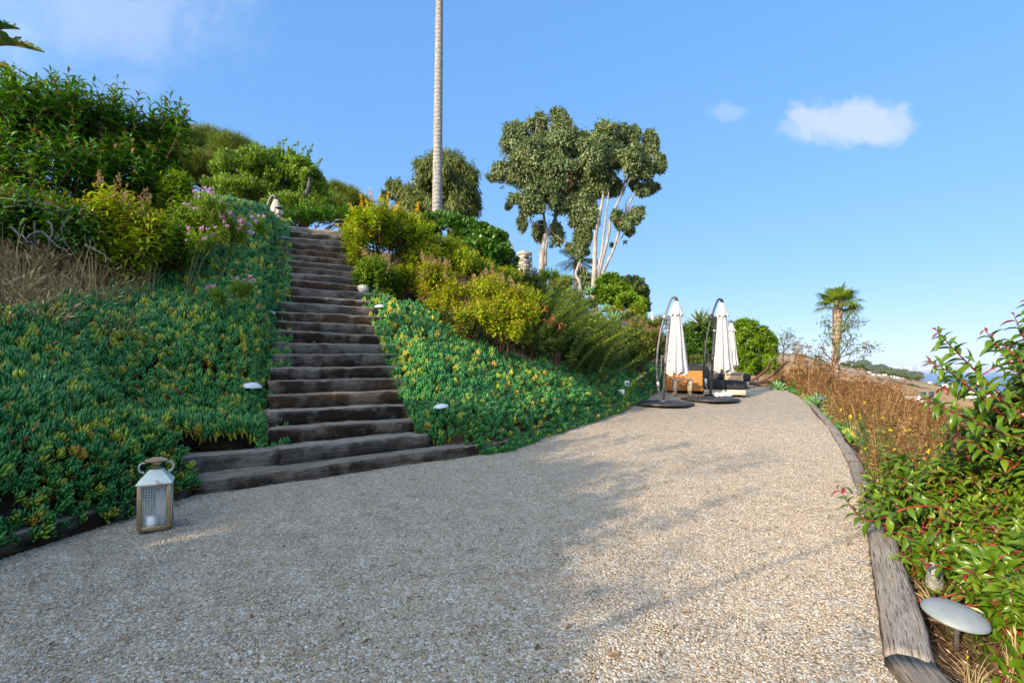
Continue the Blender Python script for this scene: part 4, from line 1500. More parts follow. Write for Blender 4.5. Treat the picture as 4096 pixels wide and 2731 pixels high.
shrub('dark green shrub with long leafy shoots against the sky, left of the pine', 'shrub',
      [ell(112, 128, 8.4, 42, 38), ell(152, 138, 8.8, 33, 32), ell(122, 172, 8.0, 52, 38), ell(158, 158, 8.6, 22, 30), ell(175, 118, 8.8, 14, 22)],
      360, 0.72, 16, LEAF_LONG, 0.205, M['sumac'], M['brown_stem'], 102, group=GS, tipkw=SKYUP, tint0=0.40, spread=1.0, red=0.07, extra_tips=SKYT)
shrub('sunlit yellow green shrub with pale seed heads in front of the dark shrubs', 'shrub',
      [ell(112, 212, 6.9, 36, 28), ell(145, 230, 6.9, 28, 26), ell(98, 235, 6.7, 30, 24), ell(125, 252, 6.8, 30, 16)],
      250, 0.46, 14, LEAF_LONG, 0.165, M['sumac_gold'], M['brown_stem'], 103, group=GS, tipkw=dict(up=0.8, out=0.6, rnd=0.3), tint0=0.5, spread=1.05,  # golden leaves here carry the warm sunlight in their colour
      flowers=(M['blossom_cream'], 9, 0.2, 'panicle'))
shrub('low dark shrub with bare grey branches at the left edge above the dry grass', 'shrub',
      [ell(35, 208, 6.6, 45, 22), ell(75, 220, 6.5, 30, 22), ell(5, 225, 6.3, 28, 18)],
      210, 0.5, 14, LEAF_LONG, 0.19, M['sumac'], M['grey_bark'], 104, group=GS, tint0=0.4, main_r=0.018, nmain=12)
shrub('small green shrub filling the gap behind the pink flowered bush', 'shrub',
      [ell(178, 190, 8.0, 22, 20), ell(190, 215, 7.8, 24, 24), ell(172, 240, 7.4, 28, 25)],
      220, 0.45, 14, LEAF_LONG, 0.16, M['bright'], M['brown_stem'], 105, group=GS, tint0=0.46)
# shrubs on the part of the hill beside and behind the camera; their shade lies on the gravel
rs2 = np.random.default_rng(77)
GSO = 'shrubs on the bank beside the camera'
for k, (cx, cy, rr_, hh) in enumerate(((-5.15, -1.05, 1.35, 2.55), (-6.9, 1.0, 1.6, 2.1), (-8.8, 2.6, 1.5, 1.5), (-8.0, -2.2, 1.7, 2.6), (-6.4, -3.6, 1.2, 2.5))):
    zg = tz(cx, cy)
    shrub('tall leafy shrub on the bank beside the camera, shading the near gravel', 'shrub',
          [(cx, cy, zg + hh * 0.45, rr_, rr_, hh * 0.42), (cx + 0.3, cy + 0.2, zg + hh * 0.72, rr_ * 0.62, rr_ * 0.62, hh * 0.28)],
          560, 0.55, 15, LEAF_LOW, 0.20, M['sumac'], M['brown_stem'], 120 + k, group=GSO, shoot_stems=False, tipkw=SKYUP,
          extra_tips=(np.array([[cx + rs2.normal(0.25, rr_ * 0.55), cy + rs2.normal(0.25, rr_ * 0.55), zg + hh * rs2.uniform(0.92, 1.18)] for _ in range(26)]), np.array([[rs2.normal(0.2, .25), rs2.normal(0.2, .25), 1.0] for _ in range(26)])))

# pink flowering bush
r = np.random.default_rng(130)
root = on_bank(188, 318, 5, 9, 0.0)
root[2] = tz(root[0], root[1])
shrub('open yellow green bush with pink flowers left of the stairs', 'shrub',
      [ell(212, 212, 6.7, 24, 22), ell(228, 232, 6.8, 22, 20), ell(200, 240, 6.6, 16, 14), ell(262, 226, 7.1, 11, 11), ell(242, 285, 6.7, 15, 9), ell(218, 292, 6.6, 10, 7),
       ell(150, 240, 6.9, 12, 8), ell(160, 318, 6.6, 8, 14)],
      300, 0.22, 17, LEAF_LOW, 0.062, M['polygala'], M['green_stem'], 130, root=root, nmain=5, main_r=0.013, tint0=0.5, young=0.3, red=0, spread=0.9,
      flowers=(M['blossom_pink'], 95, 0.055, 'petals'))

# bare grey branches under the dark shrub
bm_ = MB()
r = np.random.default_rng(131)
b0 = on_bank(8, 228, 5, 9, 0.1)
for pts in (((8, 226), (25, 238), (42, 252)), ((25, 238), (40, 232), (58, 246), (70, 250)), ((2, 205), (30, 206), (60, 215)), ((0, 198), (45, 203), (70, 212)),
            ((48, 220), (52, 235), (46, 248)), ((70, 212), (62, 228), (66, 244)), ((85, 245), (100, 252), (112, 262))):
    Pw = np.array([at(px, py, 6.1) for px, py in pts]) - b0
    tube(bm_, spline(Pw, 10) + r.normal(0, .012, (10, 3)), np.linspace(0.014 if pts[0][1] > 215 else 0.005, 0.005 if pts[0][1] > 215 else 0.003, 10), 6)
d = bm_.build('dead_branches', M['grey_bark'], smooth=True)
d.location = b0
tag(d, 'bare grey dead branches hanging over the dry grass at the left edge', 'branch')

# bird of paradise leaves
bop_root = np.array([-9.0, 7.6, tz(-9.0, 7.6)])
bop = empty('bird_of_paradise_plant', 'giant plant with torn paddle leaves reaching into the upper left corner', 'plant', bop_root)


def paddle(P0, P1, P2, wd, seed, tint):
    """a torn banana-like leaf; P0 stalk foot, P1 blade start, P2 blade tip"""
    r = np.random.default_rng(seed)
    mb, ms = MB(), MB()
    Q = spline([P0, (P0 + P1) / 2 + [0, 0, 0.25], P1], 10)
    tube(ms, Q, np.linspace(0.05, 0.025, 10), 6)
    R = spline([P1, (P1 + P2) / 2 + [0, 0, 0.10], P2], 26)
    tube(ms, R, np.linspace(0.022, 0.006, 26), 5)
    ax = unit(P2 - P1)
    up = unit(np.array([0.1, -0.35, 1.0]) - ax * np.dot([0.1, -0.35, 1.0], ax))
    side = np.cross(ax, up)
    wv = wd * np.sin(np.pi * np.linspace(0.06, 0.97, 26) ** 0.8)
    for sg in (-1, 1):
        k = 0
        while k < 25:
            st_ = int(r.integers(1, 4))
            k2 = min(25, k + st_)
            drop = r.uniform(-0.15, 0.25)
            rows = []
            for q in range(k, k2 + 1):
                e = R[q] + sg * side * wv[q] * r.uniform(0.88, 1.05) * 0.72 + up * wv[q] * (0.5 - drop) + ax * wv[q] * 0.25
                m_ = R[q] + sg * side * wv[q] * 0.45 + up * wv[q] * 0.34 + ax * wv[q] * 0.10
                rows += [R[q], m_, e - ax * 0.02 * (q == k2)]
            V = np.array(rows)
            nn = k2 - k + 1
            i = np.arange(nn - 1)[:, None] * 3
            j = np.arange(2)[None, :]
            mb.add(V, np.stack([i + j, i + 3 + j, i + 4 + j, i + 1 + j], -1).reshape(-1, 4), np.clip(tint + r.normal(0, 0.12), 0, 1))
            k = k2
    return mb, ms


for k, (a, b_, wd, t_) in enumerate((((-22, 42), (20, 29), 0.24, 0.35), ((-30, 50), (44, 52), 0.26, 0.75), ((-20, 10), (6, -30), 0.3, 0.4), ((-40, 30), (-95, 10), 0.3, 0.5), ((-30, 70), (12, 72), 0.22, 0.9))):
    mbp, msp = paddle(np.array([0, 0, 0.0]), at(*a, 7.6) - bop_root, at(*b_, 7.5) - bop_root, wd, 140 + k, t_)
    st_o = msp.build('stalk', M['green_stem'], bop, smooth=True)
    mbp.build('blade', M['paddle'], st_o, smooth=True)

# ------------------------------------------------------------------ trees on the hilltop
def trunk_pts(pxs, Z, root=None):
    P = [at(px, py, Z if np.isscalar(Z) else Z[i]) for i, (px, py) in enumerate(pxs)]
    if root is not None:
        P[0] = root
    return np.array(P)


def base_on_ground(px, Z):
    p = ground_pt(px, Z)
    p[2] -= 0.1
    return p


def conifer(label, cat, name, blobs, n, seed, leafm, tuft_size, base, per=13, spikes=0, upness=0.9):
    """crown of upright needle tufts over a few limbs"""
    r = np.random.default_rng(seed)
    e = empty(name, label, cat, base)
    tips, dirs = blob_tips(r, blobs, n, low=-0.5, shell=(0.62, 1.03), up=upness, out=0.55, rnd=0.3)
    tips = tips - base
    fol, tr = MB(), MB()
    O = np.repeat(tips, per, 0) - np.repeat(dirs, per, 0) * (r.random((n * per, 1)) * tuft_size * 1.3)
    A = unit(np.repeat(dirs, per, 0) * 0.8 + rdir(r, n * per) * 0.75)
    tint = np.repeat(np.clip(0.48 + r.normal(0, 0.18, n), 0, 0.9), per) + r.normal(0, 0.07, n * per)
    tint = np.where(np.repeat(r.random(n) < 0.03, per), 1.0, tint)
    place(fol, LEAF_SPIKE, O, A, rdir(r, n * per), tuft_size * r.uniform(0.6, 1.2, n * per), np.clip(tint, 0, 1))
    B = np.array(blobs)
    for b in B:
        c = b[:3] - base
        tube(tr, spline([[0, 0, 0], [c[0] * .4, c[1] * .4, max(c[2] * 0.45, 0.2)], c], 9), np.linspace(0.16, 0.04, 9), 6)
    tr.build('trunk', M['bark'], e, smooth=True)
    fol.build('crown', leafm, e)
    return e


pb = crop([(330, 330, 200, 190), (600, 330, 250, 165), (850, 370, 230, 140), (1050, 430, 170, 100), (450, 520, 240, 120), (180, 420, 150, 200), (700, 520, 220, 120), (350, 640, 220, 90), (600, 660, 200, 90), (150, 600, 120, 120)], 600, 450, .3827, 20, 1.2, 1)
conifer('broad rounded pine with upright needle tufts behind the left shrubs', 'tree', 'pine_tree', pb, 5200, 201, M['pine'], 0.30, base_on_ground(225, 20), 13)
pb = crop([(1950, 830, 110, 100), (2080, 880, 130, 100), (2200, 960, 130, 90), (1950, 1000, 170, 140), (2080, 1080, 160, 110), (2250, 1060, 130, 80)], 600, 450, .3827, 21, 1.0, 2)
conifer('dark shaded pine between the juniper and the yellow flowered shrub', 'tree', 'pine_tree', pb, 2400, 202, M['pine'], 0.30, base_on_ground(350, 21), 13)


def juniper():
    r = np.random.default_rng(203)
    base = base_on_ground(275, 15.5)
    e = empty('juniper_tree', 'spreading bright green juniper with flame shaped tips above the stair top', 'tree', base)
    bl = crop([(900, 570, 220, 120), (1150, 500, 190, 110), (1400, 500, 170, 100), (1560, 570, 140, 90), (1690, 690, 130, 100), (1100, 690, 250, 120), (1400, 720, 260, 130),
               (1000, 810, 300, 100), (1650, 850, 210, 170), (1500, 1010, 280, 110), (1250, 900, 220, 110), (760, 790, 190, 90), (1780, 980, 150, 130), (1300, 1040, 230, 90), (1650, 1080, 220, 90), (1050, 930, 200, 90)], 600, 450, .3827, 15.5, 0.9, 3)
    bl = [(b[0] - base[0], b[1] - base[1], b[2] - base[2], *b[3:]) for b in bl]
    fol, tr = MB(), MB()
    C, R = leaf_cloud(fol, r, bl, 46, 120, LEAF_LOW, 0.085, sub=0.32, out=0.5, rnd=0.35, droop=-0.55, tint=(0.46, 0.15), flat=0.85, shell=(0.6, 1.0), upn=0.2)
    # flame-like leaders along the outline
    for k in range(70):
        i = int(r.integers(len(C)))
        n = 34
        d = unit(np.array([0.45, 0.0, 1.0]) + r.normal(0, .25, 3))
        h = r.random(n)
        L = r.uniform(0.3, 0.6)
        O = C[i] + d * (h * L)[:, None] + rdir(r, n) * (0.11 * (1 - h))[:, None] + np.array([0, 0, R[i] * 0.8])
        place(fol, LEAF_LOW, O, unit(d + rdir(r, n) * .5), rdir(r, n), 0.10, np.clip(0.5 + r.normal(0, .12, n), 0, 1))
    for b in bl:
        c = np.array(b[:3])
        tube(tr, spline([[r.normal(0, .15), 0, 0], [c[0] * .5, c[1] * .5, c[2] * 0.35], c], 9) + r.normal(0, .03, (9, 3)), np.linspace(0.17, 0.05, 9), 7)
    tr.build('trunk', M['grey_bark'], e, smooth=True)
    fol.build('crown', M['juniper'], e, smooth=True)


juniper()

shrub('low dark green shrub closing the gap behind the pale top step', 'shrub',
      [ell(300, 212, 13.6, 26, 9), ell(330, 214, 13.9, 22, 10), ell(350, 214, 13.6, 12, 12), ell(275, 206, 14.2, 22, 9)],
      260, 0.35, 13, LEAF_LOW, 0.12, M['sumac'], M['brown_stem'], 334, shoot_stems=False, tint0=0.35)

# tall palm in the middle
tp0 = base_on_ground(436.6, 17.6)
tp = empty('tall_palm_tree', 'very tall thin grey palm trunk rising out of the picture behind the bright shrubs', 'palm tree', tp0)
Q = []
for f_ in np.linspace(0, 1, 60):
    z = f_ * 19.5
    Q.append([0.145 * (z / 12.0) ** 1.1 * 0.9, 0.0, z])
Q = np.array(Q)
rad = np.interp(Q[:, 2], [0, 2.5, 12, 19.5], [0.20, 0.178, 0.115, 0.10])
rad = rad * (1 + 0.02 * np.sin(Q[:, 2] * 9))
tube(MB(), Q, rad, 14)
mbt = MB()
tube(mbt, spline(Q, 240), np.interp(np.linspace(0, 19.5, 240), Q[:, 2], rad) * (1 + 0.022 * np.sin(np.arange(240) * 2.1)), 14)
mbt.build('trunk', M['tall_palm_bark'], tp, smooth=True)


def fan_frond(mb, r, P0, d, L, R, tint, droop=0.5, nb=22):
    """petiole from P0 along d, then a pleated fan of blades with hanging tips"""
    d = unit(d)
    side = unit(np.cross(d, [0, 0, 1.0]) + r.normal(0, .15, 3))
    up = np.cross(side, d)
    Q = np.array([P0 + d * L * t_ - np.array([0, 0, droop * 0.25 * L * t_ * t_]) for t_ in np.linspace(0, 1, 5)])
    tube(mb, Q, np.linspace(0.022, 0.014, 5), 4, 0.75)
    H = Q[-1]
    a = np.linspace(-2.0, 2.0, nb)
    for i in range(nb):
        u = math.cos(a[i]) * d + math.sin(a[i]) * side
        v = unit(-math.sin(a[i]) * d + math.cos(a[i]) * side)
        l = R * (0.75 + 0.25 * math.cos(a[i] * 0.7)) * r.uniform(0.9, 1.08)
        w1 = l * 0.42 * 4.0 / nb * 0.62
        sag = droop * r.uniform(0.4, 1.2)
        p1 = H + u * l * 0.5 + up * 0.05 * l
        p2 = H + u * l * 0.82 - np.array([0, 0, sag * l * 0.16])
        p3 = H + u * l * 0.93 - np.array([0, 0, sag * l * 0.42])
        ple = up * w1 * 0.5
        V = np.array([H, p1 - v * w1 + ple, p1, p1 + v * w1 + ple, p2 - v * w1 * .6, p2, p2 + v * w1 * .6, p3])
        t_ = np.clip(tint + r.normal(0, .08), 0, 1)
        mb.add(V, [[0, 1, 2], [0, 2, 3], [1, 4, 5, 2], [2, 5, 6, 3], [4, 7, 5], [5, 7, 6]], t_)


r = np.random.default_rng(210)
mbc = MB()
for k in range(26):
    az, el = r.uniform(0, 6.28), r.uniform(-0.7, 1.3)
    fan_frond(mbc, r, Q[-1], np.array([math.cos(az) * math.cos(el), math.sin(az) * math.cos(el), math.sin(el)]), 0.8, 0.95, 0.5)
mbc.build('crown', M['palm_leaf'], tp)

# round gum behind the palm
gb = crop([(850, 140, 150, 120), (960, 230, 105, 130), (1000, 400, 85, 110), (760, 190, 140, 120), (650, 330, 120, 110), (610, 430, 150, 80), (500, 270, 70, 60), (860, 400, 180, 120),
           (680, 110, 70, 45), (840, 280, 150, 110), (430, 320, 40, 30), (930, 90, 70, 50)], 1300, 600, .574, 26, 1.2, 4, 1.1)
b0 = base_on_ground(440, 26)
tree('dense rounded olive green gum tree standing behind the tall palm trunk', 'tree', 'gum_tree', ragged(gb, 1, 4, (0.3, 0.5), 0.97), 22, 75, LEAF_NARROW, 0.26, M['gum'], M['gum_bark'], 205,
     [(np.array([b0, b0 + [0, 0, 3], at(445, 170, 26)]), 0.22, 0.06), (np.array([b0, b0 + [-.5, 0, 3], at(415, 180, 26)]), 0.16, 0.05)], droop=0.65, out=0.35, rnd=0.4, sub=0.33, flat=1.2)


# grove of the pale trunked trees
def cc(x, y):
    return ((1900 + x * .542) / 4, (400 + y * .542) / 4)


def cpath(pts, Z, base=None):
    P = np.array([at(*cc(x, y), Z + dz) for x, y, dz in [(p + (0,))[:3] for p in pts]])
    if base is not None:
        P[0] = base
    return P


ZA, ZB, ZC = 27.5, 27.0, 26.0
ba = base_on_ground(cc(515, 1300)[0], ZA)
A_ = crop([(300, 320, 95, 105), (200, 530, 65, 62, .4), (480, 165, 62, 62), (630, 140, 65, 75), (620, 320, 125, 100), (420, 450, 140, 120, -.8), (620, 540, 140, 115, -.9), (400, 750, 95, 75, -.5), (350, 900, 30, 60),
           (470, 960, 38, 70), (600, 1000, 58, 75), (640, 740, 95, 95), (250, 775, 26, 20), (770, 300, 70, 65), (500, 280, 110, 80), (345, 560, 90, 80), (500, 640, 110, 80, -.5), (700, 1090, 26, 30), (330, 230, 50, 45)], 1900, 400, .542, ZA, 0.8, 5, 1.14)
tree('large spreading pale trunked tree left in the grove, beside the stone chimney', 'tree', 'eucalyptus_tree', ragged(A_, 5, 1), 15, 44, LEAF_LOW, 0.185, M['eucalypt'], M['gum_bark'], 206,
     [(cpath([(515, 1300), (492, 1200), (512, 1030), (545, 960), (580, 900), (640, 700), (650, 400)], ZA, ba), 0.19, 0.05),
      (cpath([(515, 1220), (520, 1100), (530, 990), (508, 860), (490, 600), (420, 350)], ZA), 0.12, 0.04), (cpath([(490, 720), (420, 600), (280, 480)], ZA), 0.06, 0.02)],
     group='pale trunked grove', droop=0.45, out=0.4, rnd=0.7, red=0.012, sub=0.5, fall=0.9, flat=1.25, shell=(0.3, 1.1), low=-1.0, loose=0.3, twigs=60)
bb = base_on_ground(cc(780, 1440)[0], ZB)
B_ = crop([(790, 1010, 62, 80), (780, 1110, 48, 55), (800, 790, 95, 100), (790, 560, 95, 110, .5), (780, 900, 50, 55), (740, 880, 30, 50), (810, 1330, 40, 75), (860, 860, 40, 60)], 1900, 400, .542, ZB, 0.7, 6, 1.14)
tree('slim crooked pale tree hung with leaves in the middle of the grove', 'tree', 'eucalyptus_tree', ragged(B_, 5, 2), 15, 40, LEAF_LOW, 0.185, M['eucalypt'], M['gum_bark'], 207,
     [(cpath([(780, 1440), (776, 1360), (745, 1290), (768, 1200), (782, 1080), (800, 800), (800, 560)], ZB, bb), 0.10, 0.035)], group='pale trunked grove', droop=0.45, out=0.4, rnd=0.7, sub=0.5, fall=0.9, flat=1.3, red=0.006, shell=(0.3, 1.08), low=-1.0, loose=0.45)
bc = base_on_ground(cc(885, 1480)[0], ZC)
C_ = crop([(960, 255, 95, 75), (1130, 265, 85, 65), (1290, 345, 60, 70), (1360, 470, 38, 70), (880, 420, 95, 105, -.4), (1010, 410, 95, 95, -.8), (1170, 450, 85, 85, -.5), (930, 610, 90, 95), (1050, 640, 36, 50),
           (1300, 640, 42, 45), (1230, 660, 45, 36), (1190, 840, 45, 55), (1120, 910, 48, 50), (1050, 860, 34, 42), (1150, 960, 28, 32), (860, 870, 40, 75), (1260, 520, 60, 60), (1010, 1065, 10, 8), (1110, 1040, 8, 8), (1170, 610, 30, 40)], 1900, 400, .542, ZC, 0.8, 7, 1.12)
tree('several stemmed pale tree with bare leaning trunks at the right of the grove', 'tree', 'eucalyptus_tree', ragged(C_, 5, 3), 13, 40, LEAF_LOW, 0.185, M['eucalypt'], M['gum_bark'], 208,
     [(cpath([(882, 1480), (878, 1380), (882, 1250), (892, 980), (930, 800), (950, 650), (970, 350)], ZC, bc), 0.17, 0.04),
      (cpath([(895, 1440), (907, 1280), (940, 1080), (965, 860), (985, 700), (1000, 420)], ZC), 0.085, 0.03),
      (cpath([(900, 1420), (922, 1250), (985, 1000), (1005, 850), (1080, 700), (1110, 560), (1130, 350)], ZC), 0.095, 0.03),
      (cpath([(905, 1390), (952, 1250), (1030, 1080), (1080, 900), (1150, 740), (1190, 690), (1300, 620)], ZC), 0.09, 0.025),
      (cpath([(1040, 1060), (1090, 1000), (1130, 950)], ZC), 0.04, 0.015), (cpath([(1110, 810), (1120, 740), (1160, 680)], ZC), 0.03, 0.012), (cpath([(1080, 700), (1160, 560), (1280, 420)], ZC), 0.05, 0.015)],
     group='pale trunked grove', droop=0.4, out=0.4, rnd=0.7, red=0.006, sub=0.5, fall=0.9, flat=1.25, shell=(0.3, 1.1), low=-1.0, loose=0.3, twigs=40)


LEAF_SPIKE2 = leaf_t(2, 0.10, 0.1, 0.5)


def feather_palm():
    r = np.random.default_rng(211)
    Z = 31.0
    c = at(*cc(740, 1190), Z)
    base = np.array([c[0], c[1], tz(c[0], c[1]) - 0.1])
    e = empty('feather_palm', 'small feather leaved palm half hidden behind the crooked middle tree', 'palm tree', base)
    mt, mc = MB(), MB()
    tube(mt, spline([[0, 0, 0], [0.03, 0, (c[2] - base[2]) / 2], c - base], 12), np.linspace(0.16, 0.12, 12), 10)
    for k in range(22):
        az = k * 2.4
        el = r.uniform(-0.2, 1.25)
        d = np.array([math.cos(az) * math.cos(el), math.sin(az) * math.cos(el), math.sin(el)])
        L = r.uniform(1.5, 1.9)
        t_ = np.linspace(0, 1, 22)
        P = (c - base) + d * (t_ * L)[:, None] - np.array([0, 0, 1.0]) * (t_ ** 2 * L * 0.42)[:, None]
        tube(mc, P, np.linspace(0.02, 0.006, 22), 4, 0.7)
        T = unit(np.gradient(P, axis=0))
        sd = unit(np.cross(T, [0, 0, 1.0]))
        for sg in (-1, 1):
            A = unit(sd * sg + T * 0.7 - np.array([0, 0, 0.35]))
            place(mc, LEAF_SPIKE2, P[2:], A[2:], np.tile([0, 0, 1.0], (20, 1)), 0.42 * np.sin(np.pi * np.linspace(0.15, 0.95, 20)) + 0.1, np.clip(0.45 + r.normal(0, .1, 20), 0, 1))
    mt.build('trunk', M['boot_bark'], e, smooth=True)
    mc.build('crown', M['palm_leaf'], e)


feather_palm()

# ------------------------------------------------------------------ shrubs right of the stairs
def c4(b, Z, jit=0.4, seed=1):
    return crop(b, 1300, 600, .574, Z, jit, seed, 1.2)


def c7(b, Z, jit=0.4, seed=1):
    return crop(b, 2000, 1000, .3827, Z, jit, seed, 1.15)


GM = 'flowering shrubs on the bank right of the stairs'
shrub('big bright yellow green shrub with upright yellow flower spikes beside the upper steps', 'shrub',
      ragged(c4([(310, 560, 180, 130), (210, 650, 110, 105), (500, 560, 190, 100), (400, 470, 150, 60), (250, 770, 120, 100), (560, 650, 160, 95), (180, 560, 60, 70)], 11.2, .5, 11), 3, 5),
      900, 0.42, 15, LEAF_MID, 0.125, M['sumac_gold'], M['brown_stem'], 301, group=GM, tint0=0.45, young=0.3, red=0.03, tipkw=dict(up=0.75, out=0.6, rnd=0.35),
      flowers=(M['blossom_yellow'], 17, 0.24, 'spike'))
shrub('green leafy shrub leaning over the middle steps, under the yellow flowered one', 'shrub',
      c4([(360, 860, 140, 120), (450, 950, 85, 85), (280, 880, 90, 90), (420, 1010, 60, 50)], 10.3, .3, 12),
      360, 0.38, 14, LEAF_MID, 0.12, M['bright'], M['brown_stem'], 302, group=GM, tint0=0.34, flowers=(M['blossom_cream'], 10, 0.2, 'panicle'))
r303 = np.random.default_rng(303)
b303 = c4([(830, 540, 150, 75), (1010, 600, 130, 80), (1140, 650, 110, 85), (1240, 720, 60, 55), (1050, 740, 150, 95), (1180, 800, 115, 75), (1240, 860, 100, 60), (1100, 860, 110, 70), (700, 520, 90, 60), (1290, 760, 40, 40)], 13.5, .6, 13)
bs = base_on_ground(500, 13.6)
tree('dense rounded glossy bush between the tall palm and the stone chimney', 'shrub', 'pittosporum_bush', b303, 36, 75, LEAF_ROUND, 0.105, M['glossy'], M['grey_bark'], 303,
     [(np.array([bs, bs + [-.2, 0, .7], at(475, 232, 13.6)]), 0.07, 0.03), (np.array([bs, bs + [.3, 0, .6], at(512, 250, 13.6)]), 0.06, 0.03)], droop=-0.2, out=0.7, rnd=0.5, sub=0.30, twigs=40)
shrub('leafy shrub with red stems in the middle of the right bank behind the golden one', 'shrub',
      c4([(820, 690, 150, 100), (980, 770, 130, 90), (880, 780, 120, 80), (1090, 830, 120, 70)], 11.6, .4, 14),
      420, 0.42, 15, LEAF_MID, 0.12, M['sumac_gold'], M['brown_stem'], 304, group=GM, tint0=0.40, red=0.06)
shrub('golden shrub covered in cream seed heads beside the middle steps', 'shrub',
      ragged(c4([(790, 880, 130, 95), (740, 960, 95, 100), (880, 1000, 110, 85), (840, 1060, 90, 50)], 10.2, .3, 15), 3, 7),
      520, 0.34, 13, LEAF_MID, 0.105, M['sumac_gold'], M['brown_stem'], 305, group=GM, tint0=0.66, young=0.25, red=0.05,
      flowers=(M['blossom_cream'], 44, 0.17, 'panicle'))
shrub('broad yellow green shrub with pale seed heads lowest on the right bank', 'shrub',
      ragged(c4([(1130, 970, 160, 100), (1250, 1110, 190, 110), (1100, 1130, 170, 105), (1390, 1120, 150, 85), (1330, 1210, 100, 70), (1200, 1220, 130, 60)], 10.0, .4, 16), 3, 6),
      820, 0.38, 14, LEAF_MID, 0.115, M['sumac_gold'], M['brown_stem'], 306, group=GM, tint0=0.56, young=0.3, red=0.07, flowers=(M['blossom_cream'], 24, 0.18, 'panicle'))
shrub('dull grey green shrub low between the golden shrub and the succulents', 'shrub',
      c4([(900, 1190, 110, 85), (1000, 1230, 90, 60), (840, 1150, 60, 60)], 9.7, .3, 17),
      260, 0.28, 14, LEAF_LOW, 0.075, M['dusty'], M['brown_stem'], 307, group=GM, tint0=0.45)
shrub('brownish green shrub on the ridge below the stone chimney', 'shrub',
      c4([(1400, 880, 130, 60), (1300, 950, 140, 70), (1450, 950, 90, 60)], 14.5, .5, 18),
      360, 0.4, 13, LEAF_LOW, 0.12, M['dusty'], M['brown_stem'], 308, group=GM, tint0=0.42)
shrub('small bright bush on the ridge right of the leftmost pale trunk', 'shrub',
      c4([(1560, 865, 75, 45), (1620, 900, 60, 40), (1500, 900, 40, 40), (1680, 900, 60, 40)], 22, .5, 19), 260, 0.4, 12, LEAF_LOW, 0.15, M['bright'], M['brown_stem'], 309, shoot_stems=False, tint0=0.5)


shrub('leafy yellow green shrub filling the dip between the yellow flowered and the golden shrubs', 'shrub',
      c4([(620, 790, 100, 90), (700, 720, 110, 80), (560, 860, 80, 70), (640, 880, 60, 50)], 11.0, .3, 41),
      330, 0.38, 14, LEAF_MID, 0.115, M['sumac_gold'], M['brown_stem'], 331, group=GM, tint0=0.36)
shrub('green shrub with reddish shoots behind the broad yellow one, left of the leaning wands', 'shrub',
      c4([(1270, 880, 110, 70), (1350, 990, 110, 70), (1450, 1040, 100, 60), (1180, 870, 90, 60)], 12.4, .4, 42),
      420, 0.40, 14, LEAF_MID, 0.12, M['sumac_gold'], M['brown_stem'], 332, group=GM, tint0=0.34, red=0.08)
shrub('low dusty green shrub on the slope under the pale trunks', 'shrub',
      c4([(1580, 990, 110, 60), (1700, 1010, 110, 60), (1820, 1060, 90, 50), (1650, 930, 90, 40)], 18.5, .4, 43),
      420, 0.38, 13, LEAF_LOW, 0.13, M['dusty'], M['brown_stem'], 333, shoot_stems=False, tint0=0.45)


def wand_shrub(label, wands, seed, leafm, size, n, spread, foot, Z, group=None):
    """many slender leafy wands leaning up and to the right"""
    r = np.random.default_rng(seed)
    base = np.array([*foot[:2], tz(foot[0], foot[1])])
    e = empty('wand_shrub', label, 'shrub', base, 0, group)
    fol, st = MB(), MB()
    for k in range(n):
        b = base + np.array([r.normal(0, spread[0]), r.normal(0, spread[1]), 0])
        b[2] = tz(b[0], b[1])
        L = r.uniform(*wands)
        lean = np.array([r.normal(0.72, 0.22), r.normal(-0.05, 0.25), 1.0])
        q = np.linspace(0, 1, 8)
        P = b + unit(lean) * (q * L)[:, None] + np.array([-0.12, 0, 0.06]) * (np.sin(q * math.pi) * L)[:, None] - base
        tube(st, P, np.linspace(0.008, 0.003, 8), 3, cap=False)
        m = int(L / 0.019)
        f_ = r.uniform(0.12, 1, m)
        pos = np.stack([np.interp(f_, q, P[:, i]) for i in range(3)], 1)
        d = unit(lean)
        rad_ = unit(np.cross(d, rdir(r, m)))
        A = unit(d * 0.75 + rad_ * 0.75)
        t_ = np.clip(0.34 + 0.6 * f_ ** 2 * (r.random() < 0.6) + r.normal(0, 0.1, m), 0, 1)
        place(fol, LEAF_LOW, pos, A, d + rad_ * 0.2 + np.zeros((m, 3)), size * r.uniform(.6, 1.2, m) * (1 - 0.4 * f_), t_)
    fol.build('foliage', leafm, e, smooth=True)
    st.build('stems', M['green_stem'], e)
    return e


wand_shrub('feathery grey green shrub with slender leaning wands right of the broad yellow shrub', (1.1, 2.0), 311, M['broom'], 0.125, 230, (0.55, 0.40), ground_pt(560, 12.6), 12.6, 'leaning wand shrubs')
wand_shrub('feathery wand shrub higher up, in front of the pale trunks', (0.9, 1.7), 312, M['broom'], 0.13, 280, (0.85, 0.5), ground_pt(560, 14.6), 14.6, 'leaning wand shrubs')
wand_shrub('yellow tipped wand shrub nearest the first parasol', (0.9, 1.6), 313, M['broom'], 0.12, 90, (0.35, 0.35), ground_pt(596, 15.0), 15.0, 'leaning wand shrubs')
shrub('low shrub with scalloped brown edged leaves under the leaning wands', 'shrub', c7([(520, 1000, 110, 80), (600, 960, 90, 60), (740, 1100, 60, 40)], 11.6, .2, 20),
      80, 0.25, 10, LEAF_ROUND, 0.09, M['dusty'], M['brown_stem'], 310, tint0=0.5)

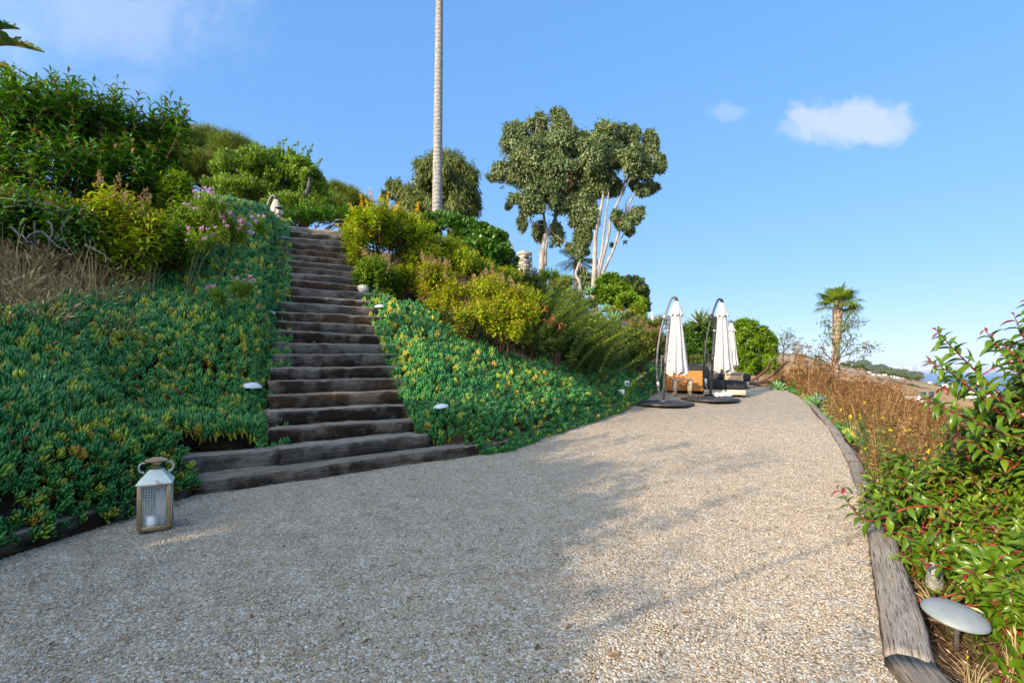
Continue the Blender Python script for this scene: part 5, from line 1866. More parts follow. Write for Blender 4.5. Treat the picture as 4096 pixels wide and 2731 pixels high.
# red leaved twigs
r = np.random.default_rng(314)
rp = at(546, 321, 9.9)
mbr = MB()
O = np.concatenate([at(px, py, 9.85) + r.normal(0, .05, (6, 3)) - rp for px, py in ((553, 316), (548, 322), (560, 325), (540, 303), (533, 311), (545, 309))])
place(mbr, LEAF_MID, O, unit(rdir(r, len(O)) + [0.4, 0, -0.5]), rdir(r, len(O)), 0.075, r.random(len(O)))
mbs = MB()
tube(mbs, np.array([at(528, 316, 10.2), at(545, 320, 9.9), at(562, 322, 9.85)]) - rp, [0.008, 0.006, 0.003], 4)
tw = empty('red_twig', 'twig of bright red dying leaves sticking out of the broad yellow shrub', 'twig', rp)
mbr.build('foliage', M['blossom_red'], tw)
mbs.build('stem', M['red_stem'], tw)

shrub('green shrub speckled with rust coloured flower heads left of the first parasol', 'shrub',
      c7([(1420, 900, 210, 140), (1560, 1050, 160, 110), (1330, 830, 110, 70), (1620, 930, 90, 120), (1480, 1080, 130, 80)], 15.5, .5, 21),
      620, 0.36, 14, LEAF_LOW, 0.11, M['dusty'], M['brown_stem'], 315, tint0=0.40, red=0.03, flowers=(M['blossom_rust'], 46, 0.15, 'panicle'))
shrub('low green shrub spotted with small yellow flowers above the rust flowered one', 'shrub',
      c7([(1300, 680, 120, 60), (1460, 740, 130, 50), (1180, 640, 70, 40), (1600, 760, 80, 50)], 19, .5, 22), 380, 0.35, 12, LEAF_LOW, 0.12, M['dusty'], M['brown_stem'], 316, shoot_stems=False, tint0=0.48,
      flowers=(M['blossom_yellow'], 22, 0.085, 'petals'))
by = base_on_ground(612, 25)
tree('rounded golden green bush right of the bare leaning trunks', 'shrub', 'rounded_bush', c7([(1150, 390, 120, 130), (1210, 490, 165, 110), (1330, 560, 150, 85), (1080, 480, 70, 110)], 25, .7, 23), 50, 75, LEAF_LOW, 0.19,
     M['bright'], M['grey_bark'], 317, [(np.array([by, by + [0, 0, .8], at(612, 290, 25)]), 0.1, 0.04)], out=0.6, rnd=0.45, sub=0.27, droop=-0.4)
bk = base_on_ground(640, 27)
tree('dark pointed cypress bush on the ridge left of the first parasol', 'tree', 'cypress_bush', c7([(1420, 420, 90, 100), (1480, 570, 65, 100), (1345, 345, 32, 55), (1300, 390, 70, 80), (1450, 500, 90, 110), (1530, 610, 28, 60), (1390, 350, 30, 50)], 27, .7, 24), 44, 75, LEAF_LOW, 0.18,
     M['cypress'], M['bark'], 318, [(np.array([bk, bk + [0, 0, .9], at(640, 290, 27)]), 0.1, 0.04)], out=0.4, rnd=0.35, sub=0.24, droop=-0.8, flat=1.5)
shrub('bright feathery bush at the foot of the dark cypress', 'shrub', c7([(1440, 620, 100, 80), (1500, 680, 60, 50)], 21, .4, 25), 150, 0.4, 12, LEAF_LOW, 0.13, M['bright'], M['brown_stem'], 319, shoot_stems=False, tint0=0.6)


# hedge behind the parasols, as separate bushes
def c5(b, Z, jit=0.4, seed=1):
    return crop(b, 2300, 1100, .4252, Z, jit, seed, 1.1)


GH = 'bushes of the tall hedge behind the sofas'
for k, (bl, px, Z, mat_, lab) in enumerate((
        ([(1090, 560, 90, 90), (1130, 680, 110, 110), (1060, 760, 80, 80), (1200, 790, 120, 80)], 690, 25, 'glossy', 'dark hedge bush seen between the first two parasols'),
        ([(1260, 570, 120, 110), (1320, 680, 120, 130), (1250, 800, 130, 80)], 708, 25.5, 'glossy', 'hedge bush behind the second parasol pole'),
        ([(1590, 550, 120, 120), (1540, 680, 120, 130), (1600, 800, 130, 100)], 740, 25, 'bright', 'light green hedge bush just right of the second parasol canopy'),
        ([(1720, 620, 120, 120), (1810, 690, 80, 110), (1720, 760, 130, 120), (1790, 860, 110, 90), (1660, 900, 110, 60)], 757, 24.5, 'bright', 'rightmost hedge bush above the bent hammock stand'))):
    b0 = base_on_ground(px, Z)
    tree(lab, 'shrub', 'hedge_bush', c5(bl, Z, .6, 30 + k), 50, 72, LEAF_LOW, 0.18, M[mat_], M['grey_bark'], 320 + k,
         [(np.array([b0, b0 + [0, 0, .7], at(px, 355, Z)]), 0.08, 0.04)], group=GH, out=0.6, rnd=0.5, sub=0.27, droop=-0.35)
shrub('dark bush at the left end of the hedge beside the first parasol arm', 'shrub', c5([(800, 430, 90, 60), (760, 520, 80, 70), (830, 620, 60, 90), (940, 500, 90, 70)], 22, .5, 36), 190, 0.4, 12, LEAF_LOW, 0.15, M['dusty'], M['brown_stem'], 326, shoot_stems=False, tint0=0.35)
shrub('grassy green shrub behind the sofa cushions', 'shrub', c5([(1130, 800, 120, 60), (1000, 760, 80, 60), (1250, 860, 90, 40)], 19.5, .3, 37), 170, 0.35, 12, LEAF_LOW, 0.12, M['dusty'], M['brown_stem'], 327, shoot_stems=False, tint0=0.42)


def spiky(name, label, cat, c, n, L, wd, mat, seed, group=None, thick=0.12, elr=(0.1, 1.45), curl=-0.15):
    r = np.random.default_rng(seed)
    mb = MB()
    for i in range(n):
        az = i * 2.4
        el = elr[0] + (elr[1] - elr[0]) * (i / n) ** 0.9
        d = np.array([math.cos(az) * math.cos(el), math.sin(az) * math.cos(el), math.sin(el)])
        up = np.array([-math.cos(az) * math.sin(el), -math.sin(az) * math.sin(el), math.cos(el)])
        finger(mb, np.zeros(3), d, up, L * r.uniform(0.8, 1.1), wd, np.clip(0.4 + r.normal(0, .12), 0, 1), curl * r.uniform(0.2, 1.4))
    o = mb.build(name, M[mat], smooth=False)
    o.location = c
    return tag(o, label, cat, group)


def on_ground(px, Z, lift=0.0):
    p = ground_pt(px, Z)
    p[2] += lift
    return p


GA = 'agaves and spiky rosettes'
spiky('agave', 'pale agave rosette beside the path right of the hammock stand', 'agave', on_ground(817.5, 13.0, 0.05), 24, 0.42, 0.045, 'agave', 401, GA)
spiky('agave', 'agave on the ridge at the foot of the bare leaning trunks', 'agave', at(590, 294, 24.5), 22, 0.5, 0.06, 'agave', 402, GA)
spiky('agave', 'agave rosette just below the leaning trunks', 'agave', at(607, 311, 22), 22, 0.42, 0.055, 'agave', 403, GA)
spiky('agave', 'agave rosette between the wand shrubs and the cypress', 'agave', at(615, 323, 17.5), 24, 0.50, 0.05, 'agave', 404, GA)
spiky('agave', 'grey green agave among the dry stalks at the far path edge', 'agave', on_ground(778, 16.5, 0.02), 20, 0.4, 0.05, 'agave', 405, GA)
spiky('yucca', 'dark spiky yucca head above the hedge between the parasols', 'yucca', at(700, 325, 24), 40, 0.95, 0.035, 'palm_leaf', 406, GA, elr=(-0.3, 1.5))
spiky('yucca', 'second spiky yucca head above the hedge, closer to the second parasol', 'yucca', at(709, 326, 24.4), 34, 0.8, 0.035, 'palm_leaf', 407, GA, elr=(-0.3, 1.5))

# ------------------------------------------------------------------ right of the path
# fan palm
pz = 19.0
pc = at(838, 303, pz)
pb_ = np.array([at(836, 385, pz)[0], pz, tz(at(836, 385, pz)[0], pz) - 0.1])
fp = empty('fan_palm', 'small fan palm with a rough brown trunk beyond the dry stalks', 'palm tree', pb_)
mbt = MB()
n = 90
tq = np.linspace(0, 1, n)
P = spline(np.array([[0, 0, 0], at(835.5, 370, pz) - pb_, at(837, 335, pz) - pb_, pc - pb_]), n)
rr_ = np.interp(tq, [0, .3, .75, 0.93, 1], [0.135, 0.115, 0.11, 0.125, 0.08])
tube(mbt, P, rr_ * (1 + 0.06 * np.sin(np.arange(n) * 1.9)), 12)
r = np.random.default_rng(410)
for k in range(190):                         # old leaf boots
    f_ = r.random() ** 0.7
    i = int(f_ * (n - 1))
    az = r.uniform(0, 6.28)
    o = np.array([math.cos(az), math.sin(az), 0]) * rr_[i] * 0.95
    place(mbt, LEAF_LOW, (P[i] + o)[None], (o / np.linalg.norm(o) * 0.45 + [0, 0, 1])[None], o[None], 0.20 + 0.08 * f_, 0.5)
mbt.build('trunk', M['boot_bark'], fp)
mbc = MB()
for k in range(17):
    az, el = k * 2.4, -0.25 + 1.6 * (k / 17) ** 1.0
    fan_frond(mbc, r, pc - pb_, np.array([math.cos(az) * math.cos(el), math.sin(az) * math.cos(el), math.sin(el)]), 0.42, 0.58, 0.45 + 0.15 * r.random(), droop=0.7, nb=24)
for k in range(5):
    az = r.uniform(-1, 1.2)
    tube(mbc, np.array([pc - pb_, pc - pb_ + [math.cos(az) * .5, 0.2 * math.sin(az), 0.12], pc - pb_ + [math.cos(az) * 0.95, 0.3 * math.sin(az), -0.1]]), [0.012, 0.008, 0.003], 4, 1.0)
mbc.build('crown', M['palm_leaf'], fp)


def sapling(label, foot, branches, Z, seed, leaf=0.17, dens=75):
    r = np.random.default_rng(seed)
    base = np.array([*foot[:2], tz(foot[0], foot[1]) - 0.05])
    e = empty('sapling', label, 'sapling', base, 0, 'thin saplings right of the path')
    st, fol = MB(), MB()
    for br in branches:
        Pw = np.array([at(px, py, Z + r.normal(0, .15)) for px, py in br]) - base
        if br is branches[0]:
            Pw = np.concatenate([[np.zeros(3)], Pw])
        Q = spline(Pw, 14)
        tube(st, Q, np.linspace(0.022, 0.004, 14), 5)
        L = np.linalg.norm(Q[-1] - Q[0])
        m = max(6, int(dens * L))
        f_ = r.uniform(0.35, 1.0, m)
        pos = np.stack([np.interp(f_, np.linspace(0, 1, 14), Q[:, i]) for i in range(3)], 1) + r.normal(0, 0.10, (m, 3))
        A = unit(rdir(r, m) * 0.7 + np.array([0.25, 0, -0.55]))
        place(fol, LEAF_NARROW, pos, A, rdir(r, m), leaf * r.uniform(.6, 1.2, m), np.clip(0.4 + r.normal(0, .2, m), 0, 1))
    st.build('stems', M['brown_stem'], e)
    fol.build('foliage', M['sapling'], e)


def q6(x, y):
    return ((3000 + x / 1.7418) / 4, (1100 + y / 1.7418) / 4)


sapling('thin sapling with sparse drooping leaves in front of the fan palm trunk', ground_pt(q6(560, 700)[0], 17.0),
        [[q6(570, 640), q6(600, 520), q6(640, 400), q6(660, 330), q6(690, 270)], [q6(600, 520), q6(560, 420), q6(535, 340), q6(520, 290)], [q6(580, 600), q6(500, 500), q6(560, 420)],
         [q6(640, 400), q6(700, 330), q6(780, 310)], [q6(580, 590), q6(680, 550), q6(780, 500), q6(885, 490)], [q6(780, 500), q6(820, 520), q6(800, 570)],
         [q6(600, 600), q6(680, 480), q6(710, 420)], [q6(570, 640), q6(480, 570), q6(440, 540)], [q6(640, 400), q6(720, 350), q6(760, 350)], [q6(660, 330), q6(700, 260), q6(745, 240)]], 17.0, 420)
sapling('wispy sapling between the hedge end and the dry stalks', ground_pt(q6(230, 640)[0], 17.5),
        [[q6(230, 600), q6(235, 500), q6(250, 430), q6(285, 395)], [q6(232, 540), q6(280, 480), q6(350, 460)], [q6(235, 500), q6(215, 440), q6(235, 395)], [q6(300, 620), q6(330, 540), q6(360, 490)]], 17.5, 421, 0.13, 90)

# dry fennel: tall brown stalks with flat seed heads
def fennel_stalk(seed, hgt):
    r = np.random.default_rng(seed)
    mb = MB()
    top = np.array([r.normal(0, .12), r.normal(0, .12), 1.0]) * hgt
    Q = spline(np.array([[0, 0, 0], top * 0.5 + [r.normal(0, .03), 0, 0], top]), 8)
    tube(mb, Q, np.linspace(0.010, 0.005, 8), 4, r.uniform(0.5, 0.95), cap=False)
    ends = [(Q[-1], unit(Q[-1] - Q[-2]))]
    for k in range(7):
        f_ = r.uniform(0.3, 0.92)
        p = Q[int(f_ * 7)]
        az = r.uniform(0, 6.28)
        d = unit(np.array([math.cos(az) * 0.6, math.sin(az) * 0.6, 1.0]))
        L = hgt * r.uniform(0.12, 0.32)
        e_ = p + d * L
        tube(mb, np.array([p, p + d * L * .5 + [0, 0, -.02], e_]), [0.005, 0.004, 0.003], 3, r.uniform(0.3, 0.8), cap=False)
        ends.append((e_, d))
    for p, d in ends:
        for k in range(9):
            az = k * 0.7 + r.normal(0, .2)
            u = unit(np.array([math.cos(az), math.sin(az), r.uniform(0.5, 1.1)]))
            q_ = p + u * r.uniform(0.04, 0.075)
            tube(mb, np.array([p, q_]), [0.0022, 0.0018], 3, 0.3, cap=False)
            place(mb, LEAF_ROUND, np.tile(q_, (3, 1)), rdir(r, 3), rdir(r, 3), 0.024, r.uniform(0, 0.5, 3))
    for k in range(26):
        f_ = r.uniform(0.02, 0.8)
        p = Q[int(f_ * 7)]
        place(mb, LEAF_NARROW, p[None] + r.normal(0, .02, (1, 3)), unit(rdir(r, 1) + [0, 0, .2]), rdir(r, 1), r.uniform(0.08, 0.2), r.uniform(0.1, 0.8))
    return hidden_template(mb, 'fennel_stalk', M['fennel'])


FEN = [fennel_stalk(430 + i, h) for i, h in enumerate((1.25, 1.4, 1.1, 0.9, 1.3, 0.6))]


def fen_region(x, y):
    d = -sdist(x, y, EDGE)
    u = x / y
    lo = np.interp(y, [7.0, 10, 13, 18, 22], [0.66, 0.70, 0.60, 0.50, 0.45])
    return (d > 0.35 + 0.25 * vnoise(x, y, 0.9)) & (d < 5.0) & (u < 1.25) & (u > lo * 0.9) & (y > 5.2) & (vnoise(x, y, 0.5) > -0.55)


x, y, r = scatter_region(5200, (3.5, 17), (5.2, 21), fen_region, 440)
k = min(len(x), 1400)
x, y = x[:k], y[:k]
print('fennel', len(x))
d_ = -sdist(x, y, EDGE)
z = terrain(x, y) - 0.03
xt, yt = r.normal(9.6, 0.7, 70), r.normal(16.6, 0.7, 70)
kt = -sdist(xt, yt, EDGE) > 0.4
xt, yt = xt[kt], yt[kt]
x, y = np.append(x, xt), np.append(y, yt)
d_ = -sdist(x, y, EDGE)
z = terrain(x, y) - 0.03
hwant = np.interp(d_, [0.3, 1.2, 3, 5], [0.5, 0.8, 0.95, 1.0])
hwant *= np.interp(x / y, [0.62, 0.72, 0.85], [1.05, 0.92, 0.72])
hwant[-len(xt):] = 1.25
scatter('dry_fennel', np.stack([x, y, z], 1), lean_euler(np.tile([0.04, 0, 1.0], (len(x), 1)), r, 0.10), hwant * r.uniform(0.75, 1.15, len(x)), FEN, r.choice(6, len(x)),
        'tall rust brown dried fennel stalks with flat seed heads right of the path', 'dry weeds')


def weed(seed):
    r = np.random.default_rng(seed)
    mb = MB()
    for k in range(6):
        az = r.uniform(0, 6.28)
        h = r.uniform(0.3, 0.75)
        d = unit(np.array([math.cos(az) * .35, math.sin(az) * .35, 1.0]))
        tube(mb, np.array([[0, 0, 0], d * h * .5, d * h]), [0.005, 0.004, 0.002], 3, 0.6, cap=False)
        m = 22
        f_ = r.random(m)
        place(mb, LEAF_NARROW, d * (f_ * h)[:, None], unit(rdir(r, m) + [0, 0, .5]), rdir(r, m), 0.075, r.uniform(0.2, 0.75, m))
        if r.random() < 0.4:
            place(mb, LEAF_ROUND, np.tile(d * h, (7, 1)), rdir(r, 7), rdir(r, 7), 0.032, 1.0)
    return hidden_template(mb, 'weed', M['weed'])


WEED = [weed(450 + i) for i in range(4)]
x, y, r = scatter_region(2600, (3.5, 14), (5, 20), lambda x, y: (-sdist(x, y, EDGE) > 0.25) & (-sdist(x, y, EDGE) < 2.2) & (x / y < 0.95), 451)
x, y = x[:230], y[:230]
scatter('green_weeds', np.stack([x, y, terrain(x, y) - 0.02], 1), lean_euler(np.tile([0, 0, 1.0], (len(x), 1)), r, 0.2), r.uniform(0.5, 1.1, len(x)), WEED, r.choice(4, len(x)),
        'green weeds with small yellow flowers between the dry fennel and the path edge', 'weeds')
x, y, r = scatter_region(9000, (3.5, 12), (6.5, 17), lambda x, y: (-sdist(x, y, EDGE) > 0.22) & (-sdist(x, y, EDGE) < 0.95 + 0.4 * vnoise(x, y, .8)) & (y > 8), 452)
x, y = x[:700], y[:700]
scatter('grey_succulents', np.stack([x, y, terrain(x, y) + 0.03], 1), lean_euler(np.tile([-0.2, 0, 1.0], (len(x), 1)), r, 0.6), 0.13 * r.uniform(0.7, 1.3, len(x)), ICE, r.choice(4, len(x)),
        'small blue grey succulents along the right timber edging below the dry fennel', 'ground cover')
x, y, r = scatter_region(9000, (1.8, 12), (1.9, 19), lambda x, y: (-sdist(x, y, EDGE) > 0.26) & (-sdist(x, y, EDGE) < 2.5), 453)
x, y = x[:900], y[:900]
scatter('dry_edge_grass', np.stack([x, y, terrain(x, y) - 0.01], 1), lean_euler(np.tile([-0.1, 0, 1.0], (len(x), 1)), r, 0.45), r.uniform(0.4, 1.0, len(x)), TUFT, r.choice(5, len(x)),
        'dry grass and straw on the slope right of the path', 'dry grass')

x, y, r = scatter_region(6000, (1.2, 6), (1.2, 7), lambda x, y: (-sdist(x, y, EDGE) > 0.2) & (-sdist(x, y, EDGE) < 2.2), 454)
x, y = x[:1500], y[:1500]
scatter('right_leaf_litter', np.stack([x, y, terrain(x, y) + 0.012], 1), lean_euler(slope_normals(x, y), r, 0.2), r.uniform(0.5, 1.1, len(x)), LIT, r.choice(3, len(x)),
        'dead leaves and twigs under the red stemmed shrubs at the right', 'leaf litter')
x, y, r = scatter_region(3000, (1.3, 4), (1.3, 4), lambda x, y: (-sdist(x, y, EDGE) > 0.24) & (-sdist(x, y, EDGE) < 1.6), 455)
x, y = x[:90], y[:90]
scatter('low_green_weeds', np.stack([x, y, terrain(x, y) - 0.02], 1), lean_euler(np.tile([0, 0, 1.0], (len(x), 1)), r, 0.3), r.uniform(0.2, 0.42, len(x)), WEED, r.choice(4, len(x)),
        'small green weeds on the soil around the grey mushroom lamp', 'weeds')

# red stemmed shrubs at the right
GN = 'red stemmed shrubs at the right edge'


def near_sumac(label, blobs, n, seed, root, arcs=None, length=0.42):
    r = np.random.default_rng(seed)
    root = np.asarray(root, float)
    e = empty('shrub', label, 'shrub', root, 0, GN)
    tips, dirs = blob_tips(r, blobs, n, low=-0.45, shell=(0.45, 1.0), up=0.35, out=0.6, rnd=0.45, lean=(-0.35, -0.15, 0))
    gzv = terrain(tips[:, 0], tips[:, 1])
    keep = (tips[:, 2] > gzv + 0.06)
    tips, dirs = tips[keep], dirs[keep]
    # leaves near the lens would fill the picture
    keep = tips[:, 1] > 1.55
    tips, dirs = tips[keep], dirs[keep]
    keep = np.hypot(tips[:, 0] - 2.12, tips[:, 1] - 2.28) > 0.26      # the lamp there stands clear
    tips, dirs = tips[keep], dirs[keep]
    fol, st = MB(), MB()
    shoots(fol, st, r, tips - root, dirs, length, 14, LEAF_NEAR, 0.112, tint0=0.46, young=0.22, red=0.05, spread=1.15, stem_r=0.0035, curve=0.3, sag=0.12)
    for i in r.choice(len(tips), min(16, len(tips)), replace=False):
        end = tips[i] - dirs[i] * length - root
        a0 = np.array([r.normal(0, .08), r.normal(0, .08), -0.1])
        mid = end * 0.5 + np.array([r.normal(0, .08), r.normal(0, .08), 0.1])
        tube(st, spline([a0, mid, end, tips[i] - root - dirs[i] * length * 0.5], 10), np.linspace(0.008, 0.003, 10), 6)
    for arc in arcs or []:
        W = np.array([at(px, py, Z) for px, py, Z in arc]) - root
        Q = spline(W, 24)
        tube(st, Q, np.linspace(0.0085, 0.002, 24), 6)
        T = unit(np.gradient(Q, axis=0))
        m = int(np.linalg.norm(np.diff(Q, axis=0), axis=1).sum() / 0.030)
        f_ = np.linspace(0.12, 1, m)
        pos = np.stack([np.interp(f_, np.linspace(0, 1, 24), Q[:, i]) for i in range(3)], 1)
        d = unit(np.stack([np.interp(f_, np.linspace(0, 1, 24), T[:, i]) for i in range(3)], 1))
        ph = 2.4 * np.arange(m)
        e1 = unit(np.cross(d, np.array([0.2, 1.0, 0.1])))
        e2 = np.cross(d, e1)
        rad_ = np.cos(ph)[:, None] * e1 + np.sin(ph)[:, None] * e2 * 0.8
        A = unit(d * 0.55 + rad_ + r.normal(0, .15, (m, 3)) - [0, 0, 0.1])
        t_ = np.clip(0.5 + r.normal(0, .12, m), 0, 0.88)
        t_[-3:] = 0.97
        place(fol, LEAF_NEAR, pos, A, np.array([0, -0.2, 1.0]) + d * 0.4 + r.normal(0, .2, (m, 3)), 0.122 * r.uniform(.7, 1.15, m) * (1 - 0.55 * f_ ** 6), t_)
    fol.build('foliage', M['sumac_near'], e, smooth=True)
    st.build('stems', M['red_stem'], e, smooth=True)


def np_ell(px, py, Z, a, b_):
    return ell(px, py, Z, a, b_, rd=0.6 * a / F * Z)


near_sumac('low spreading red stemmed shrub overhanging the right timber edging', [np_ell(925, 505, 3.7, 66, 46), np_ell(980, 480, 3.6, 55, 46), np_ell(900, 475, 4.1, 42, 30), np_ell(985, 545, 3.2, 62, 50), np_ell(935, 552, 3.3, 45, 34),
            np_ell(1030, 500, 3.3, 50, 60), np_ell(882, 512, 4.2, 30, 20), np_ell(900, 540, 3.45, 30, 26), np_ell(950, 560, 3.0, 34, 24), np_ell(915, 562, 3.0, 26, 20), np_ell(950, 592, 2.75, 22, 16)],
           500, 460, [2.85, 3.55, tz(2.85, 3.55)], arcs=[[(990, 520, 3.3), (920, 505, 3.4), (868, 520, 3.4), (838, 488, 3.45)], [(1000, 560, 3.0), (940, 545, 3.1), (905, 560, 3.05)]])
near_sumac('tall red stemmed shrub with arching shoots against the sea at the right edge', [np_ell(1010, 420, 3.5, 45, 42), np_ell(1050, 380, 3.3, 45, 50), np_ell(1000, 450, 3.7, 50, 30), np_ell(1060, 440, 3.0, 50, 60), np_ell(965, 440, 3.9, 30, 22), np_ell(1040, 350, 3.4, 25, 30)],
           190, 461, [3.9, 3.6, tz(3.9, 3.6)],
           arcs=[[(1035, 430, 3.4), (990, 385, 3.3), (955, 350, 3.25), (936, 330, 3.2)], [(1030, 440, 3.3), (985, 400, 3.2), (950, 372, 3.15), (930, 362, 3.1)], [(1040, 400, 3.4), (1005, 355, 3.4), (985, 330, 3.35)],
                 [(1045, 380, 3.3), (1025, 340, 3.3), (1014, 315, 3.3)], [(1040, 450, 3.2), (985, 425, 3.1), (945, 408, 3.05), (926, 398, 3.0)], [(1050, 350, 3.3), (1040, 315, 3.2), (1030, 300, 3.2)],
                 [(1035, 420, 3.3), (1000, 400, 3.2), (965, 380, 3.2), (940, 388, 3.2)], [(1030, 470, 3.2), (985, 450, 3.2), (955, 432, 3.2)], [(1060, 400, 3.2), (1030, 370, 3.1), (1005, 345, 3.1)]])
near_sumac('red stemmed shrub in the lower right corner behind the grey mushroom lamp', [np_ell(1010, 590, 2.75, 45, 42), np_ell(1040, 630, 2.5, 40, 50), np_ell(1050, 560, 2.6, 40, 50), np_ell(965, 590, 3.0, 26, 22), np_ell(1004, 600, 2.35, 34, 30), np_ell(1022, 645, 2.2, 30, 34), np_ell(985, 575, 2.5, 26, 18)],
           260, 462, [3.0, 2.5, tz(3.0, 2.5)], arcs=[[(1050, 545, 2.7), (1000, 555, 2.7), (960, 568, 2.75), (925, 562, 2.8)], [(1050, 600, 2.7), (1010, 590, 2.7), (985, 585, 2.75)]], length=0.34)

# weathered stump
r = np.random.default_rng(470)
sp0 = np.array([at(935, 570, 2.95)[0], 2.95, tz(at(935, 570, 2.95)[0], 2.95)])
sm = MB()
lathe(sm, [(0.05, -0.1), (0.045, 0.08), (0.038, 0.20), (0.034, 0.24), (0.022, 0.25), (0.0, 0.25)], 12)
st_ = sm.build('stump', M['stone'], smooth=True)
st_.location = sp0
st_.rotation_euler = (0.25, -0.45, 0.3)
tag(st_, 'pale sawn off stump poking out between the red stemmed shrubs', 'stump')

# ------------------------------------------------------------------ mushroom path lamps
def mushroom_lamp(label, top, dia, foot_z, cap='white_enamel', tilt=(0, 0), dome=0.46):
    """a domed cap on a thin stake; top = place of the cap's crown"""
    e = empty('path_lamp', label, 'path lamp', (top[0], top[1], foot_z - 0.08), 0, 'mushroom shaped path lamps')
    h = top[2] - (foot_z - 0.08)
    R = dia / 2
    rot = Euler((tilt[0], tilt[1], 0))
    cp = MB()
    prof = [(0.0, 0.0)] + [(R * math.sin(a), -R * dome * (1 - math.cos(a)) / (1 - math.cos(1.5))) for a in np.linspace(0.15, 1.5, 9)]
    edge_r, edge_z = prof[-1]
    prof += [(edge_r * 1.0, edge_z - 0.004), (edge_r * 0.97, edge_z - 0.007), (edge_r * 0.8, edge_z + 0.004), (R * 0.2, edge_z + 0.02), (0.0, edge_z + 0.02)]
    prof = [(p[0], p[1]) for p in prof][::-1]
    lathe(cp, prof, 36)
    c = cp.build('cap', M[cap], e, smooth=True)
    c.location = (0, 0, h)
    c.rotation_euler = rot
    st = MB()
    lathe(st, [(0.0, -0.02), (0.011, -0.02), (0.011, h - 0.13), (0.014, h - 0.125), (0.014, h - 0.10), (0.028, h - R * dome - 0.012), (0.03, h - R * dome + 0.012), (0.0, h - R * dome + 0.012)], 14)
    st.build('stake', M['lamp_post'], e, smooth=True)
    return e


def lamp_at(label, px, py, wpx, Zguess, lift, cap='white_enamel', tilt=(0, 0), dia=0.265):
    Z = dia * F / wpx if Zguess is None else Zguess
    if lift is None:
        p = on_bank(px, py, 3.5, 20, 0.34)
        Z = min(p[1], Z * 1.1)
        dia = min(max(wpx * Z / F, 0.2), 0.33)
    p = at(px, py, Z)
    return mushroom_lamp(label, p, dia, tz(p[0], p[1]) if lift is None else p[2] - lift, cap, tilt)


lamp_at('white mushroom lamp low in the shaded succulents between the metal lantern and the steps', 250.5, 381.5, 21.8, 6.5, None, tilt=(0.04, 0.07), dia=0.295)
lamp_at('white mushroom lamp lowest on the sunny right side of the steps', 440.5, 403.2, 15.7, 7.6, None, tilt=(0.05, -0.1), dia=0.25)
lamp_at('white mushroom lamp halfway up the left side of the steps', 267.5, 309.5, 15, 8.3, None, tilt=(0.03, 0.05), dia=0.26)
lamp_at('white tilted mushroom lamp at the left rim of the steps below the polygala blossoms', 285, 271.5, 9, 9.6, 0.28, tilt=(0.12, 0.38), dia=0.235)
lamp_at('white mushroom lamp on the right beside the pale boulder', 359.5, 270, 7.6, 10.2, None, tilt=(0.05, 0.12), dia=0.24)
lamp_at('white mushroom lamp right of the middle steps under the leafy shrub', 380.5, 304.2, 11.5, 9.3, None, tilt=(0.06, 0.02), dia=0.25)
lamp_at('tarnished dark mushroom lamp near the top of the steps on the left', 285.5, 236, 8, 10.3, 0.3, cap='dark_cap', tilt=(0.1, 0.1), dia=0.23)
lamp_at('small brass coloured mushroom lamp in front of the closed hilltop parasol', 279.5, 206.0, 6.0, 12.2, 0.35, cap='dark_cap', dia=0.2)
lamp_at('beige mushroom lamp in the succulents left of the first parasol', 640, 374.8, 6.8, 14.4, None, tilt=(0.03, 0.05), dia=0.22)
lamp_at('dark grey mushroom lamp low at the right edge below the agave', 821, 396, 9, 11.5, 0.34, cap='dark_cap', dia=0.24, tilt=(0.05, 0.1))
p_ = at(956.5, 606.5, 2.36)
mushroom_lamp('large grey mushroom lamp in the lower right corner beside the wide timber', p_, 0.262, p_[2] - 0.62, 'grey_cap', (0.16, 0.06), 0.33)
lamp_at('dark domed lamp at the right end of the pale top step', 339, 219, 6, 11.3, 0.2, cap='dark_cap', dia=0.2)

# boulder by the steps
bl_ = MB()
import bmesh
bm = bmesh.new()
bmesh.ops.create_icosphere(bm, subdivisions=3, radius=1.0)
V = np.array([v.co[:] for v in bm.verts])
Fs = np.array([[v.index for v in f.verts] for f in bm.faces])
bm.free()
V = V * (1 + 0.16 * vnoise(V[:, 0] + 3, V[:, 1] + V[:, 2], 1.7)[:, None] + 0.06 * vnoise(V[:, 1], V[:, 2] + V[:, 0], 4)[:, None]) * [0.12, 0.10, 0.095]
bl_.add(V, Fs)
bo = bl_.build('boulder', M['stone'], smooth=True)
pb2 = at(363, 289, 9.9)
bo.location = (pb2[0], pb2[1], max(pb2[2], tz(pb2[0], pb2[1]) + 0.05))
tag(bo, 'pale boulder on the right rim of the middle steps', 'boulder')

